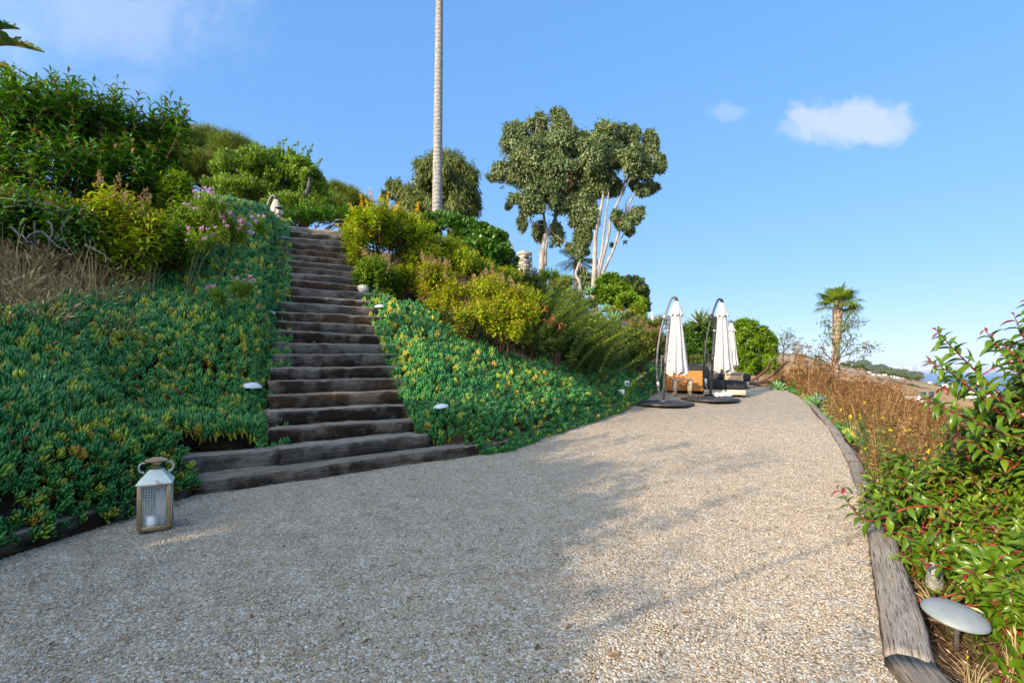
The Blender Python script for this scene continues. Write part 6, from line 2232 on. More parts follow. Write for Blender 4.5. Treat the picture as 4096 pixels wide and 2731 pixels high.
# ------------------------------------------------------------------ metal lantern
def lantern():
    A = hit(136, 536)
    B = hit(170.5, 531)
    d = (B - A)[:2]
    Wd = float(np.linalg.norm(d)) * 1.0
    rz = math.atan2(d[1], d[0])
    c = (A[:2] + B[:2]) / 2 + np.array([-d[1], d[0]]) / np.linalg.norm(d) * Wd * 0.5
    e = empty('metal_lantern', 'large tarnished metal lantern with woven wire sides standing on the gravel', 'lantern', (c[0], c[1], gz(c[1])), rz)
    w_, H0 = Wd / 2, Wd * 1.64            # half width, height of the cage
    fr = MB()
    ps = 0.030
    for sx in (-1, 1):
        for sy in (-1, 1):
            box(fr, (sx * (w_ - ps / 2), sy * (w_ - ps / 2), H0 / 2 + 0.028), (ps, ps, H0 - 0.012))
    for z, hh in ((0.040, 0.034), (H0 + 0.018, 0.028)):
        for s_ in (-1, 1):
            box(fr, (0, s_ * (w_ - ps / 2 + 0.002), z), (2 * w_ - 2 * ps, ps, hh))
            box(fr, (s_ * (w_ - ps / 2 + 0.002), 0, z), (ps, 2 * w_ - 2 * ps, hh))
    fr.build('frame', M['brass'], e, bevel=0.003)
    tr = MB()
    box(tr, (0, 0, 0.022), (2 * w_ - 0.03, 2 * w_ - 0.03, 0.016))
    tr.build('base_tray', M['brass'], e)
    for k, (sx, sy) in enumerate(((-1, -1), (1, -1), (1, 1), (-1, 1))):
        f = MB()
        lathe(f, [(0, -0.002), (0.02, -0.002), (0.024, 0.008), (0.016, 0.016), (0, 0.016)], 12)
        o = f.build('foot', M['black_steel'], e, smooth=True)
        o.location = (sx * (w_ - 0.05), sy * (w_ - 0.05), 0)
    # woven wire panels
    span, zb, zt = 2 * (w_ - ps), 0.058, H0 + 0.004
    for k in range(4):
        wm = MB()
        ncol, nrow = 9, 15
        cw, ch = span / ncol, (zt - zb) / nrow
        for cidx in range(ncol):
            pts = []
            for rrow in range(nrow + 1):
                for u, v in ((0.0, 0.0), (0.5, 0.55), (1.0, 0.0)):
                    pass
            for rrow in range(nrow):
                x0 = -span / 2 + cidx * cw
                z0 = zb + rrow * ch
                dz = 0.003 * math.sin(cidx * 2.2 + rrow)
                tube(wm, np.array([[x0, 0.002, z0 + ch * .85 + dz], [x0 + cw * .5, -0.004, z0 + ch * .3 + dz], [x0 + cw * 0.98, 0.002, z0 + ch * .9 + dz]]), 0.0027, 4, cap=False)
        for cidx in range(ncol + 1):
            x0 = -span / 2 + cidx * cw
            tube(wm, np.array([[x0, 0.003, zb], [x0 + 0.002, 0.0, (zb + zt) / 2], [x0, 0.003, zt]]), 0.0016, 4, cap=False)
        for cidx in range(4):
            x0 = -span / 2 + cidx * span / 4 + 0.01
            tube(wm, np.array([[x0, -0.002, zb + 0.02], [x0 + span / 4, -0.003, zb + 0.14]]), 0.002, 4, cap=False)
        o = wm.build('wire_panel', M['wire'], e)
        a = k * math.pi / 2
        o.rotation_euler = (0, 0, a)
        o.location = (math.sin(a) * (w_ - 0.012), -math.cos(a) * (w_ - 0.012), 0)
    # sloping roof
    zr = H0 + 0.033
    hr = Wd * 0.45
    rf = MB()
    t_ = w_ * 0.36
    lo = w_ + 0.008
    V = [(-lo, -lo, zr - .012), (lo, -lo, zr - .012), (lo, lo, zr - .012), (-lo, lo, zr - .012), (-lo, -lo, zr), (lo, -lo, zr), (lo, lo, zr), (-lo, lo, zr),
         (-t_, -t_, zr + hr), (t_, -t_, zr + hr), (t_, t_, zr + hr), (-t_, t_, zr + hr)]
    rf.add(V, [[0, 3, 2, 1], [0, 1, 5, 4], [1, 2, 6, 5], [2, 3, 7, 6], [3, 0, 4, 7], [4, 5, 9, 8], [5, 6, 10, 9], [6, 7, 11, 10], [7, 4, 8, 11], [8, 9, 10, 11]])
    rf.build('lantern_roof', M['roof_metal'], e, bevel=0.004)
    nk = MB()
    n0 = t_ * 0.98
    n1 = t_ * 0.30
    V = []
    for (s_, z) in ((n0, zr + hr + 0.002), (n1, zr + hr + 0.03), (t_ * 1.15, zr + hr + 0.054)):
        V += [(-s_, -s_, z), (s_, -s_, z), (s_, s_, z), (-s_, s_, z)]
    Fn = [[0, 3, 2, 1], [8, 9, 10, 11]]
    for q in (0, 4):
        for i in range(4):
            j = (i + 1) % 4
            Fn.append([q + i, q + j, q + 4 + j, q + 4 + i])
    nk.add(V, Fn)
    nk.build('neck', M['brass'], e)
    ld = MB()
    zl = zr + hr + 0.057
    lathe(ld, [(0, zl), (w_ * 0.66, zl), (w_ * 0.70, zl + 0.006), (w_ * 0.66, zl + 0.013), (w_ * 0.3, zl + 0.027), (0, zl + 0.031)], 36)
    ld.build('lid', M['lid_metal'], e, smooth=True)
    for s_ in (-1, 1):
        hd = MB()
        a = np.linspace(-1.9, 1.25, 16)
        P = np.stack([s_ * (w_ * 0.78 + 0.026 * np.cos(a)), np.zeros(16), zl - 0.045 + 0.036 * np.sin(a)], 1)
        tube(hd, P, np.linspace(0.010, 0.0075, 16), 8)
        tube(hd, np.array([[s_ * w_ * 0.55, 0, zl - 0.008], [s_ * (w_ * 0.80 + 0.012), 0, zl - 0.012]]), 0.007, 8)
        hd.build('handle', M['silver'], e, smooth=True)
    for (x, y, r_, h_, m_) in ((0.05, 0.01, 0.052, 0.26, 'wax'), (-0.06, 0.05, 0.045, 0.20, 'wax_amber'), (-0.02, -0.06, 0.04, 0.10, 'wax')):
        cd = MB()
        lathe(cd, [(0, 0.031), (r_, 0.031), (r_, 0.031 + h_), (r_ * 0.8, 0.031 + h_ - 0.006), (0, 0.031 + h_ - 0.012)], 20, (x, y, 0))
        tag(cd.build('candle', M[m_], e, smooth=True), 'amber candle' if m_ == 'wax_amber' else None)
    e.rotation_euler = (0.0, 0.012, rz)


lantern()

# ------------------------------------------------------------------ parasols
def canopy_mesh(Hc, Rb, seed, folds=9):
    """a closed canopy hanging in folds: narrow at the crown, wider at the hem"""
    r = np.random.default_rng(seed)
    nz_, na = 30, folds * 8
    a = np.arange(na) / na * 2 * math.pi
    ph = r.uniform(0, 6.28)
    V = []
    foldamp = r.uniform(0.7, 1.3, folds)
    fa = np.interp(a, np.arange(folds + 1) / folds * 2 * math.pi, np.append(foldamp, foldamp[0]))
    for t_ in np.linspace(0, 1, nz_):
        rad = 0.045 + (Rb - 0.045) * (0.18 * min(t_ * 9, 1) + 0.82 * t_ ** 1.15)
        amp = 0.05 + 0.42 * t_ ** 0.7
        saw = np.abs(((a * folds / (2 * math.pi) + 0.12 * np.sin(3 * t_ + a * 2)) % 1.0) * 2 - 1) ** 1.3
        rr = rad * (1 - amp * fa * (1 - saw))
        zz = -t_ * Hc + 0.055 * Hc * 0.5 * (t_ ** 4) * np.cos(a * folds) + 0.02 * np.sin(a * 3 + ph) * t_ ** 3
        V.append(np.stack([rr * np.cos(a) * 1.08, rr * np.sin(a) * 0.9, zz], 1))
    V = np.concatenate(V)
    i = np.arange(nz_ - 1)[:, None] * na
    j = np.arange(na)[None, :]
    k = (j + 1) % na
    Fq = np.stack([i + j, i + na + j, i + na + k, i + k], -1).reshape(-1, 4)
    mb = MB().add(V, [Fq, list(range(na))])
    return mb


def vent_mesh(Hc, Rb, seed):
    """the small upper canopy lying over the big one"""
    r = np.random.default_rng(seed)
    folds, nz_ = 8, 10
    na = folds * 8
    a = np.arange(na) / na * 2 * math.pi
    V = []
    for t_ in np.linspace(0, 1, nz_):
        rad = 0.05 + (Rb - 0.05) * t_ ** 0.9
        rr = rad * (1 - 0.16 * t_ * (1 - np.abs(np.cos(a * folds / 2))))
        zz = -t_ * Hc + 0.03 * t_ ** 3 * np.cos(a * folds)
        V.append(np.stack([rr * np.cos(a) * 1.08, rr * np.sin(a) * 0.9, zz], 1))
    V = np.concatenate(V)
    i = np.arange(nz_ - 1)[:, None] * na
    j = np.arange(na)[None, :]
    k = (j + 1) % na
    return MB().add(V, [np.stack([i + j, i + na + j, i + na + k, i + k], -1).reshape(-1, 4), list(range(na))])


def parasol(label, loc, rz, sc, frame, canvas, seed, base=True):
    """cantilever parasol, closed: local x to the canopy, z up; post foot at the origin"""
    e = empty('cantilever_parasol', label, 'parasol', loc, rz, 'closed cantilever parasols')
    fm = M[frame]
    if base:
        bs = MB()
        n = 8
        a = (np.arange(n) + 0.5) / n * 2 * math.pi
        rx = 0.80
        for (s_, z) in ((1.0, 0.0), (1.0, 0.035), (0.94, 0.075), (0.0, 0.09)):
            pass
        V, m = [], 8
        for (s_, z) in ((1.0, 0.005), (1.02, 0.03), (0.985, 0.06), (0.90, 0.082)):
            V += [(rx * s_ * math.cos(t), rx * s_ * math.sin(t), z) for t in a]
        Fq = []
        for k in range(3):
            for i in range(m):
                Fq.append([k * m + i, k * m + (i + 1) % m, (k + 1) * m + (i + 1) % m, (k + 1) * m + i])
        V.append((0, 0, 0.094))
        for i in range(m):
            Fq.append([3 * m + i, 3 * m + (i + 1) % m, len(V) - 1])
        bs.add(V, Fq + [list(range(m))[::-1]])
        bs.build('base', M['rubber'], e)
        for k in range(4):
            sb = MB()
            tt_ = k * math.pi / 2
            box(sb, (0.43 * math.cos(tt_), 0.43 * math.sin(tt_), 0.0925), (0.62, 0.014, 0.012), (0, 0.012, tt_))
            sb.build('base_seam', M['black_steel'], e)
        fl = MB()
        lathe(fl, [(0, 0.09), (0.14, 0.09), (0.14, 0.105), (0.06, 0.112), (0.05, 0.14), (0, 0.14)], 20)
        fl.build('flange', fm, e, smooth=True)
    ps = MB()
    ptop = np.array([0.15, 0, 2.42])
    tube(ps, np.array([[0, 0, 0.1], ptop * 0.5 + [0, 0, 0.05], ptop]), 0.037, 14)
    po = ps.build('post', fm, e, smooth=True)
    sl = MB()
    pm = np.array([0.075, 0, 1.20])
    tube(sl, np.array([pm - [0.008, 0, 0.13], pm + [0.008, 0, 0.13]]), 0.058, 14)
    box(sl, pm + [0.09, 0, 0.02], (0.10, 0.045, 0.055), (0, 0.3, 0))
    tube(sl, spline([pm + [-0.02, 0, 0.08], pm + [-0.10, 0, 0.13], pm + [-0.14, 0, 0.16]], 6), [0.03, 0.026, 0.022, 0.022, 0.02, 0.016], 8)
    sl.build('slider', fm, e, smooth=True)
    ck = MB()
    tube(ck, spline([pm + [0.10, -0.03, 0.02], pm + [0.17, -0.04, 0.05], pm + [0.20, -0.04, -0.04]], 8), 0.016, 8)
    ck.build('crank', M['black_steel'], e, smooth=True)
    ring = MB()
    pr = np.array([0.125, 0, 2.02])
    tube(ring, np.array([pr - [0, 0, 0.02], pr + [0, 0, 0.02]]), 0.05, 12)
    ring.build('collar', M['silver'], e, smooth=True)
    # bowed arm, from a hand grip low beside the post up over its top to the canopy
    am = MB()
    pts = np.array([[-0.15, 0, 0.62], [-0.18, 0, 0.95], [-0.155, 0, 1.45], [-0.075, 0, 1.98], [0.045, 0, 2.42], [0.16, 0, 2.76], [0.235, 0, 2.91], [0.30, 0, 2.94], [0.345, 0, 2.90]])
    Q = spline(pts, 40)
    tube(am, Q, 0.029, 12)
    am.build('arm', fm, e, smooth=True)
    jt = MB()
    tube(jt, np.array([[0.015, 0, 2.32], [0.06, 0, 2.47]]), 0.056, 12)
    jt.build('joint', M['silver'] if frame == 'grey_steel' else fm, e, smooth=True)
    st_ = MB()
    tube(st_, np.array([pm + [-0.12, 0, 0.14], [-0.05, 0, 0.95], [-0.125, 0, 0.66]]), 0.022, 8)
    st_.build('strut', fm, e, smooth=True)
    gp = MB()
    lathe(gp, [(0, -0.10), (0.035, -0.09), (0.05, -0.03), (0.052, 0.05), (0.036, 0.09), (0, 0.09)], 14, (-0.145, 0, 0.55))
    tube(gp, spline([[-0.16, 0, 0.50], [-0.135, -0.02, 0.42], [-0.11, -0.02, 0.33]], 6), [0.02, 0.018, 0.016, 0.014, 0.012, 0.01], 8)
    gp.build('hand_grip', M['silver'], e, smooth=True)
    top = np.array([0.36, 0, 2.88])
    hb = MB()
    lathe(hb, [(0, -0.08), (0.03, -0.08), (0.05, -0.06), (0.05, 0.0), (0.038, 0.01), (0.03, 0.06), (0, 0.065)], 16, top)
    hb.build('hub', M['black_steel'], e, smooth=True)
    c = canopy_mesh(1.98, 0.335, seed).build('canopy', M[canvas], e, smooth=False)
    c.location = top - [0, 0, 0.06]
    v = vent_mesh(0.40, 0.185, seed + 3).build('vent', M[canvas], c, smooth=True)
    v.location = (0, 0, 0.015)
    ms = MB()
    tube(ms, np.array([top - [0, 0, 0.08], top - [0, 0, 2.06]]), 0.02, 8)
    ms.build('mast', M['black_steel'], e, smooth=True)
    e.scale = (sc, sc, sc)
    return e


p1 = hit(663.2, 404.2)
parasol('nearest closed parasol, off white on a grey bowed arm, left of the sofas', (p1[0], p1[1], gz(p1[1])), 0.0, 1.0, 'grey_steel', 'canvas', 501)
p2 = hit(710.3, 400.0)
parasol('second closed parasol, on a black bowed arm in front of the sofa chaise', (p2[0], p2[1], gz(p2[1])), 0.12, 1.0, 'black_steel', 'canvas', 502)
p3 = np.array([at(724, 340, 21.5)[0], 21.5])
parasol('third closed parasol, half hidden behind the second one', (p3[0], p3[1], gz(p3[1])), 0.1, 0.95, 'grey_steel', 'canvas', 503)
p4 = at(276, 197, 12.9)
parasol('closed tan parasol up on the hilltop left of the stair top', (p4[0] - 0.36, p4[1], p4[2] - 2.9), 0.0, 1.0, 'grey_steel', 'canvas_tan', 504)
p5 = at(169.5, 167, 12.0)
parasol('closed parasol glimpsed through the leaves at the foot of the pine', (p5[0] - 0.36, p5[1], p5[2] - 2.9), 0.0, 1.0, 'grey_steel', 'canvas', 505)

# ------------------------------------------------------------------ sofas
SR = -0.50            # the group is turned this much


def cushion(mb, c, s, puff=0.035, n=9):
    """a soft box with rounded edges and swollen faces"""
    hx, hy, hz = np.array(s) / 2
    import itertools
    faces, V = [], []
    def add_face(o, u, v, w_):
        g = np.linspace(-1, 1, n)
        U, W_ = np.meshgrid(g, g)
        base = len(V)
        for a, b in zip(U.ravel(), W_.ravel()):
            V.append(np.array(o) + a * np.array(u) + b * np.array(v))
        i = np.arange(n - 1)[:, None] * n
        j = np.arange(n - 1)[None, :]
        f = np.stack([i + j, i + j + 1, i + n + j + 1, i + n + j], -1).reshape(-1, 4) + base
        faces.append(f)
    add_face((0, 0, 1), (1, 0, 0), (0, 1, 0), 0)
    add_face((0, 0, -1), (0, 1, 0), (1, 0, 0), 0)
    add_face((1, 0, 0), (0, 1, 0), (0, 0, 1), 0)
    add_face((-1, 0, 0), (0, 0, 1), (0, 1, 0), 0)
    add_face((0, 1, 0), (0, 0, 1), (1, 0, 0), 0)
    add_face((0, -1, 0), (1, 0, 0), (0, 0, 1), 0)
    V = np.array(V)
    p = 7.0
    nrm = (np.abs(V) ** p).sum(1) ** (1 / p)
    V = V / nrm[:, None]
    sw = 1 + puff / np.array([hx, hy, hz]) * np.array([(1 - V[:, 1] ** 2) * (1 - V[:, 2] ** 2), (1 - V[:, 0] ** 2) * (1 - V[:, 2] ** 2), (1 - V[:, 0] ** 2) * (1 - V[:, 1] ** 2)]).T
    mb.add(V * np.array([hx, hy, hz]) * sw + np.asarray(c), np.concatenate(faces))
    return mb


def legs(parent, pts, mat, s=0.05, h=0.08):
    for (x, y) in pts:
        b = MB()
        box(b, (x, y, h / 2), (s, s, h))
        b.build('leg', mat, parent)


# sofa with the slatted end
o_ = hit(667.0, 390.6)
gsf = gz(16.2)
sofa = empty('slatted_sofa', 'black cushioned sofa with an orange slatted teak end, behind the nearest parasol', 'sofa', (o_[0] - 0.17, 15.75, gz(15.75)), SR)
Wp = 1.13
nsl = 13
for k in range(nsl):
    b = MB()
    z = 0.07 + (k + 0.5) * (0.64 / nsl)
    box(b, (Wp / 2, 0.015, z), (Wp, 0.024, 0.64 / nsl - 0.007))
    b.build('slat', M['teak'], sofa, bevel=0.003)
b = MB()
for x in (0.02, Wp * 0.5, Wp - 0.02):
    box(b, (x, 0.045, 0.39), (0.04, 0.034, 0.64))
b.build('end_frame', M['teak'], sofa)
b = MB()
box(b, (Wp / 2 + 0.04, 1.0, 0.15), (Wp + 0.06, 1.86, 0.16))
b.build('base_frame', M['pale_teak'], sofa, bevel=0.006)
legs(sofa, ((0.05, 0.12), (Wp + 0.02, 0.12), (0.05, 1.85), (Wp + 0.02, 1.85)), M['black_steel'])
cushion(MB(), (0, 0, 0), (1, 1, 1))
cushion(b := MB(), (Wp / 2 + 0.08, 0.21, 0.62), (Wp + 0.14, 0.26, 0.48)).build('end_cushion', M['cushion'], sofa, smooth=True)
cushion(b := MB(), (Wp / 2 + 0.10, 1.0, 0.34), (Wp + 0.12, 1.75, 0.22)).build('seat_cushion', M['cushion'], sofa, smooth=True)
cushion(b := MB(), (Wp / 2 + 0.22, 1.62, 0.66), (Wp + 0.20, 0.28, 0.52)).build('back_cushion', M['cushion_lit'], sofa, smooth=True)
cushion(b := MB(), (0.22, 0.95, 0.66), (0.26, 1.0, 0.44)).build('side_cushion', M['cushion'], sofa, smooth=True)

# chaise in front
a_ = hit(704.5, 394.2)
ch = empty('chaise', 'low black cushioned chaise on a pale wooden base, nearest the camera in the sofa group', 'chaise', (5.92, 14.95, gz(14.8)), -0.42)
LW, LD = 1.18, 0.82
b = MB()
box(b, (LW / 2, LD / 2, 0.14), (LW, LD, 0.15))
b.build('base_frame', M['bleached'], ch, bevel=0.008)
legs(ch, ((0.06, 0.06), (LW - 0.06, 0.06), (0.06, LD - 0.06), (LW - 0.06, LD - 0.06)), M['black_steel'], 0.05, 0.07)
cushion(b := MB(), (LW / 2, LD / 2, 0.345), (LW + 0.02, LD + 0.02, 0.27)).build('cushion', M['cushion'], ch, smooth=True)

lg = empty('low_lounge', 'low black lounge behind the slatted side box', 'lounge', (6.95, 17.3, gz(17.3)), -0.42)
b = MB()
box(b, (0.7, 0.42, 0.14), (1.35, 0.84, 0.15))
b.build('base_frame', M['bleached'], lg, bevel=0.008)
legs(lg, ((0.08, 0.06), (1.3, 0.06), (0.08, 0.78), (1.3, 0.78)), M['black_steel'], 0.05, 0.07)
cushion(b := MB(), (0.7, 0.42, 0.36), (1.42, 0.86, 0.29)).build('cushion', M['cushion'], lg, smooth=True)

# slatted side box with a grey top
sbx = empty('slatted_side_box', 'slatted orange side box with a grey top beside the chaise', 'side table', (at(725, 380, 16.35)[0], 16.35, gz(16.35)), -0.30)
bw, bd, bh = 0.56, 0.50, 0.55
b = MB()
for x in (0.02, bw - 0.02):
    for y in (0.02, bd - 0.02):
        box(b, (x, y, bh / 2), (0.038, 0.038, bh - 0.01))
b.build('frame', M['pale_teak'], sbx)
for k in range(11):
    b = MB()
    box(b, (0.045 + k * (bw - 0.09) / 10, 0.012, bh / 2 + 0.02), (0.040, 0.018, bh - 0.12))
    b.build('slat', M['pale_teak'], sbx, bevel=0.002)
for k in range(9):
    b = MB()
    box(b, (bw - 0.012, 0.055 + k * (bd - 0.10) / 8, bh / 2 + 0.02), (0.018, 0.040, bh - 0.12))
    b.build('slat', M['pale_teak'], sbx, bevel=0.002)
b = MB()
for k in range(7):
    box(b, (bw / 2, -0.01 + (k + 0.5) * (bd + 0.02) / 7, bh + 0.022), (bw + 0.05, (bd + 0.02) / 7 - 0.006, 0.05))
b.build('top', M['grey_top'], sbx, bevel=0.003)

# stool before the slatted end
sto = empty('wooden_stool', 'small bleached wooden stool with tapered legs before the orange slats', 'stool', (at(682, 393, 15.0)[0], 15.0, gz(15.0)), -0.16)
b = MB()
box(b, (0, 0, 0.50), (0.62, 0.34, 0.045))
b.build('seat', M['grey_top'], sto, bevel=0.012)
for (x, y) in ((-0.22, -0.10), (0.23, -0.10), (-0.22, 0.10), (0.23, 0.10)):
    b = MB()
    lathe(b, [(0, 0), (0.03, 0), (0.046, 0.18), (0.058, 0.38), (0.056, 0.478), (0, 0.478)], 14, (x, y, 0))
    b.build('leg', M['bleached'], sto, smooth=True)

# white pillows dropped on the second parasol's base
for k, (px, py, s_, rz, lab) in enumerate(((725.5, 397.6, (0.36, 0.26, 0.13), 0.5, 'white pillow lying on the right of the second parasol base'), (717.0, 396.0, (0.24, 0.2, 0.11), -0.4, 'small white pillow lying just behind the second parasol post'))):
    h_ = hit(px, 401.0)
    mb = MB()
    cushion(mb, (0, 0, 0), s_, 0.02, 9)
    V = mb.V[0]
    q = np.abs(V[:, 0] / s_[0] * 2) * np.abs(V[:, 1] / s_[1] * 2)
    V[:, 2] *= np.clip(1.15 - q * 0.95, 0.1, 1)
    o = mb.build('pillow', M['pillow'], smooth=True)
    z_ = gz(p2[1]) + 0.16
    Zp = p2[1] + (0.06 if k == 0 else 0.18)
    o.location = ((px - 512) / F * Zp, Zp, z_)
    o.rotation_euler = (0.0, 0.10, rz)
    tag(o, lab, 'pillow')

# bent wood hammock stand
hm0 = np.array([at(757, 384, 18.2)[0], 18.2, gz(18.2)])
hm = empty('hammock_stand', 'brown bent wood hammock stand without its hammock at the far end of the path', 'hammock stand', hm0)


def h5(x, y, Z):
    return at((2300 + x * .4252) / 4, (1100 + y * .4252) / 4, Z) - hm0


for pts in ([(1625, 992, 18.9), (1700, 965, 18.7), (1780, 903, 18.4), (1820, 855, 18.3), (1846, 806, 18.2)], [(1625, 1022, 18.1), (1710, 1008, 17.9), (1800, 972, 17.7), (1900, 898, 17.5), (1960, 840, 17.4), (1998, 806, 17.3)]):
    b = MB()
    Q = spline([h5(*p) for p in pts], 24)
    tube(b, Q, np.linspace(0.062, 0.05, 24), 4)
    b.build('bent_beam', M['hammock_wood'], hm, bevel=0.006)
b = MB()
for a0, a1 in (((1620, 1015, 18.2), (1800, 1046, 17.4)), ((1640, 1000, 18.7), (1760, 1036, 17.7)), ((1610, 1022, 18.3), (1840, 1006, 18.2))):
    tube(b, np.array([h5(*a0) + [0, 0, .02], h5(*a1) + [0, 0, .02]]), 0.05, 4)
b.build('foot_beam', M['hammock_wood'], hm)

# white floodlights in the succulents
def floodlight(label, px, py, Z, s, rot):
    p = at(px, py, Z)
    e = empty('garden_floodlight', label, 'floodlight', (p[0], p[1], p[2]), rot, 'white plastic floodlights in the succulents')
    b = MB()
    box(b, (0, 0, 0), (s[0], 0.07, s[1]))
    b.build('housing', M['white_plastic'], e, bevel=0.018)
    b = MB()
    box(b, (-s[0] * 0.05, -0.036, -s[1] * 0.06), (s[0] * 0.55, 0.012, s[1] * 0.45))
    b.build('lens', M['dark_glass'], e, bevel=0.006)
    b = MB()
    z0 = tz(p[0], p[1]) - p[2]
    tube(b, np.array([[0, 0.03, z0 - 0.05], [0, 0.03, -s[1] * 0.3]]), 0.014, 8)
    b.build('stake', M['white_plastic'], e)


floodlight('white rounded floodlight by the bank timber before the first parasol', 621.3, 394.0, 12.7, (0.165, 0.27), -0.5)
floodlight('smaller greyish white floodlight higher in the succulents left of the first parasol', 626.5, 383.0, 13.2, (0.15, 0.15), 0.5)

# white marker post far behind
wp = MB()
p_ = at(652.5, 325, 23)
zb = tz(p_[0], p_[1]) - 0.1
box(wp, (0, 0, (at(652, 314, 23)[2] - zb) / 2), (0.10, 0.10, at(652, 314, 23)[2] - zb))
box(wp, (0, 0, at(652, 314, 23)[2] - zb + 0.02), (0.22, 0.22, 0.04))
o = wp.build('marker_post', M['white_plastic'])
o.location = (p_[0], p_[1], zb)
tag(o, 'slim white post standing against the hedge left of the first parasol', 'post')

# stone chimney on the ridge
Zc = 23.0
c0 = at(524.5, 275, Zc)
chm = empty('stone_chimney', 'square chimney of stacked pale stones showing above the ridge', 'chimney', (c0[0], c0[1], at(524, 300, Zc)[2] - 3))
r = np.random.default_rng(520)
bw = 13.5 / F * Zc / 1.25
ztop = at(524, 252.5, Zc)[2] - (at(524, 300, Zc)[2] - 3)
mbs = MB()
z = 0.0
while z < ztop - 0.1:
    hh = r.uniform(0.10, 0.2)
    for sx, sy in ((0, -1), (1, 0), (0, 1), (-1, 0)):
        u = -bw / 2
        while u < bw / 2 - 0.05:
            l = min(r.uniform(0.22, 0.5), bw / 2 - u)
            cx = (u + l / 2) if sy else sx * (bw / 2 - 0.04 + r.uniform(-.015, .02))
            cy = (u + l / 2) if sx else sy * (bw / 2 - 0.04 + r.uniform(-.015, .02))
            box(mbs, (cx, cy, z + hh / 2), ((l - 0.015) if sy else 0.1, (l - 0.015) if sx else 0.1, hh - 0.018), None, r.random())
            u += l
    z += hh
m_, t_ = new_mat('stacked_stone')
a_t = t_.n('ShaderNodeAttribute', attribute_name='tint').outputs['Fac']
nn = noise(t_, coords(t_), 5.0, 5.0, 0.65)
col = t_.ramp(t_.math('ADD', t_.math('MULTIPLY', a_t, 0.6), t_.math('MULTIPLY', nn, 0.4)), [(0.2, (0.20, 0.16, 0.115)), (0.45, (0.36, 0.32, 0.265)), (0.8, (0.52, 0.49, 0.44))])
finish(t_, principled(t_, col, 0.9, 0, bump(t_, nn, 0.6, 0.02), 0.2))
mbs.build('masonry', m_, chm, bevel=0.0)
core = MB()
box(core, (0, 0, ztop / 2 - 0.05), (bw - 0.13, bw - 0.13, ztop - 0.1))
core.build('core', M['grey_bark'], chm)
cap_ = MB()
for k in range(5):
    box(cap_, (-bw / 2 + (k + .5) * bw / 5, 0, ztop - 0.02 + r.uniform(-.01, .01)), (bw / 5 - 0.01, bw + 0.03, 0.11))
cap_.build('cap_stones', m_, chm)
chm.rotation_euler = (0, 0, 0.62)

# ------------------------------------------------------------------ houses along the coast
def house(label, p, s, rz, wall, roof, kind, group, windows=True):
    """a small house: walls, roof, window openings; p = centre of its foot"""
    e = empty('house', label, 'house', p, rz, group)
    w_, d_, h_ = s
    b = MB()
    box(b, (0, 0, h_ / 2 - 2), (w_, d_, h_ + 4))
    if kind == 'step':
        box(b, (-w_ * 0.62, 0, h_ * 0.28 - 2), (w_ * 0.6, d_ * 0.9, h_ * 0.56 + 4))
    b.build('wall', M[wall], e)
    rf = MB()
    if kind == 'hip':
        o = 0.5
        V = [(-w_ / 2 - o, -d_ / 2 - o, h_), (w_ / 2 + o, -d_ / 2 - o, h_), (w_ / 2 + o, d_ / 2 + o, h_), (-w_ / 2 - o, d_ / 2 + o, h_), (-w_ * 0.25, 0, h_ + d_ * 0.24), (w_ * 0.25, 0, h_ + d_ * 0.24)]
        rf.add(V, [[0, 1, 5, 4], [2, 3, 4, 5], [1, 2, 5], [3, 0, 4], [3, 2, 1, 0]])
    elif kind == 'gable':
        o = 0.5
        V = [(-w_ / 2 - o, -d_ / 2 - o, h_), (w_ / 2 + o, -d_ / 2 - o, h_), (w_ / 2 + o, d_ / 2 + o, h_), (-w_ / 2 - o, d_ / 2 + o, h_), (-w_ / 2 - o, 0, h_ + d_ * 0.28), (w_ / 2 + o, 0, h_ + d_ * 0.28)]
        rf.add(V, [[0, 1, 5, 4], [2, 3, 4, 5], [1, 2, 5], [3, 0, 4], [3, 2, 1, 0]])
    else:
        box(rf, (0, 0, h_ + 0.25), (w_ + 0.8, d_ + 0.8, 0.5))
    rf.build('roof', M[roof], e)
    if windows:
        n = max(2, int(w_ / 5))
        rows = 2 if h_ > 5 else 1
        for k in range(n):
            for q in range(rows):
                wn = MB()
                box(wn, (-w_ / 2 + (k + .5) * w_ / n, -d_ / 2 - 0.03, 1.9 + q * 3.0), (w_ / n * 0.55, 0.1, 1.5))
                wn.build('window', M['window_dark'], e)
    return e


def far_ground(px, py, Zlo=120, Zhi=2600):
    """first point of the coastal slope seen at that place"""
    Z = np.linspace(Zlo, Zhi, 1600)
    x, z = (px - 512) / F * Z, EYE - (py - HY) / F * Z
    e = z - far_h(x, Z)
    k = int(np.argmax(e < 0)) if (e < 0).any() else -1
    if k < 0:
        k = int(np.argmin(np.abs(e)))
    return np.array([x[k], Z[k], far_h(np.array([x[k]]), np.array([Z[k]]))[0]])


def q2(x, y):
    return ((3300 + x / 2.955) / 4, (1350 + y / 2.955) / 4)


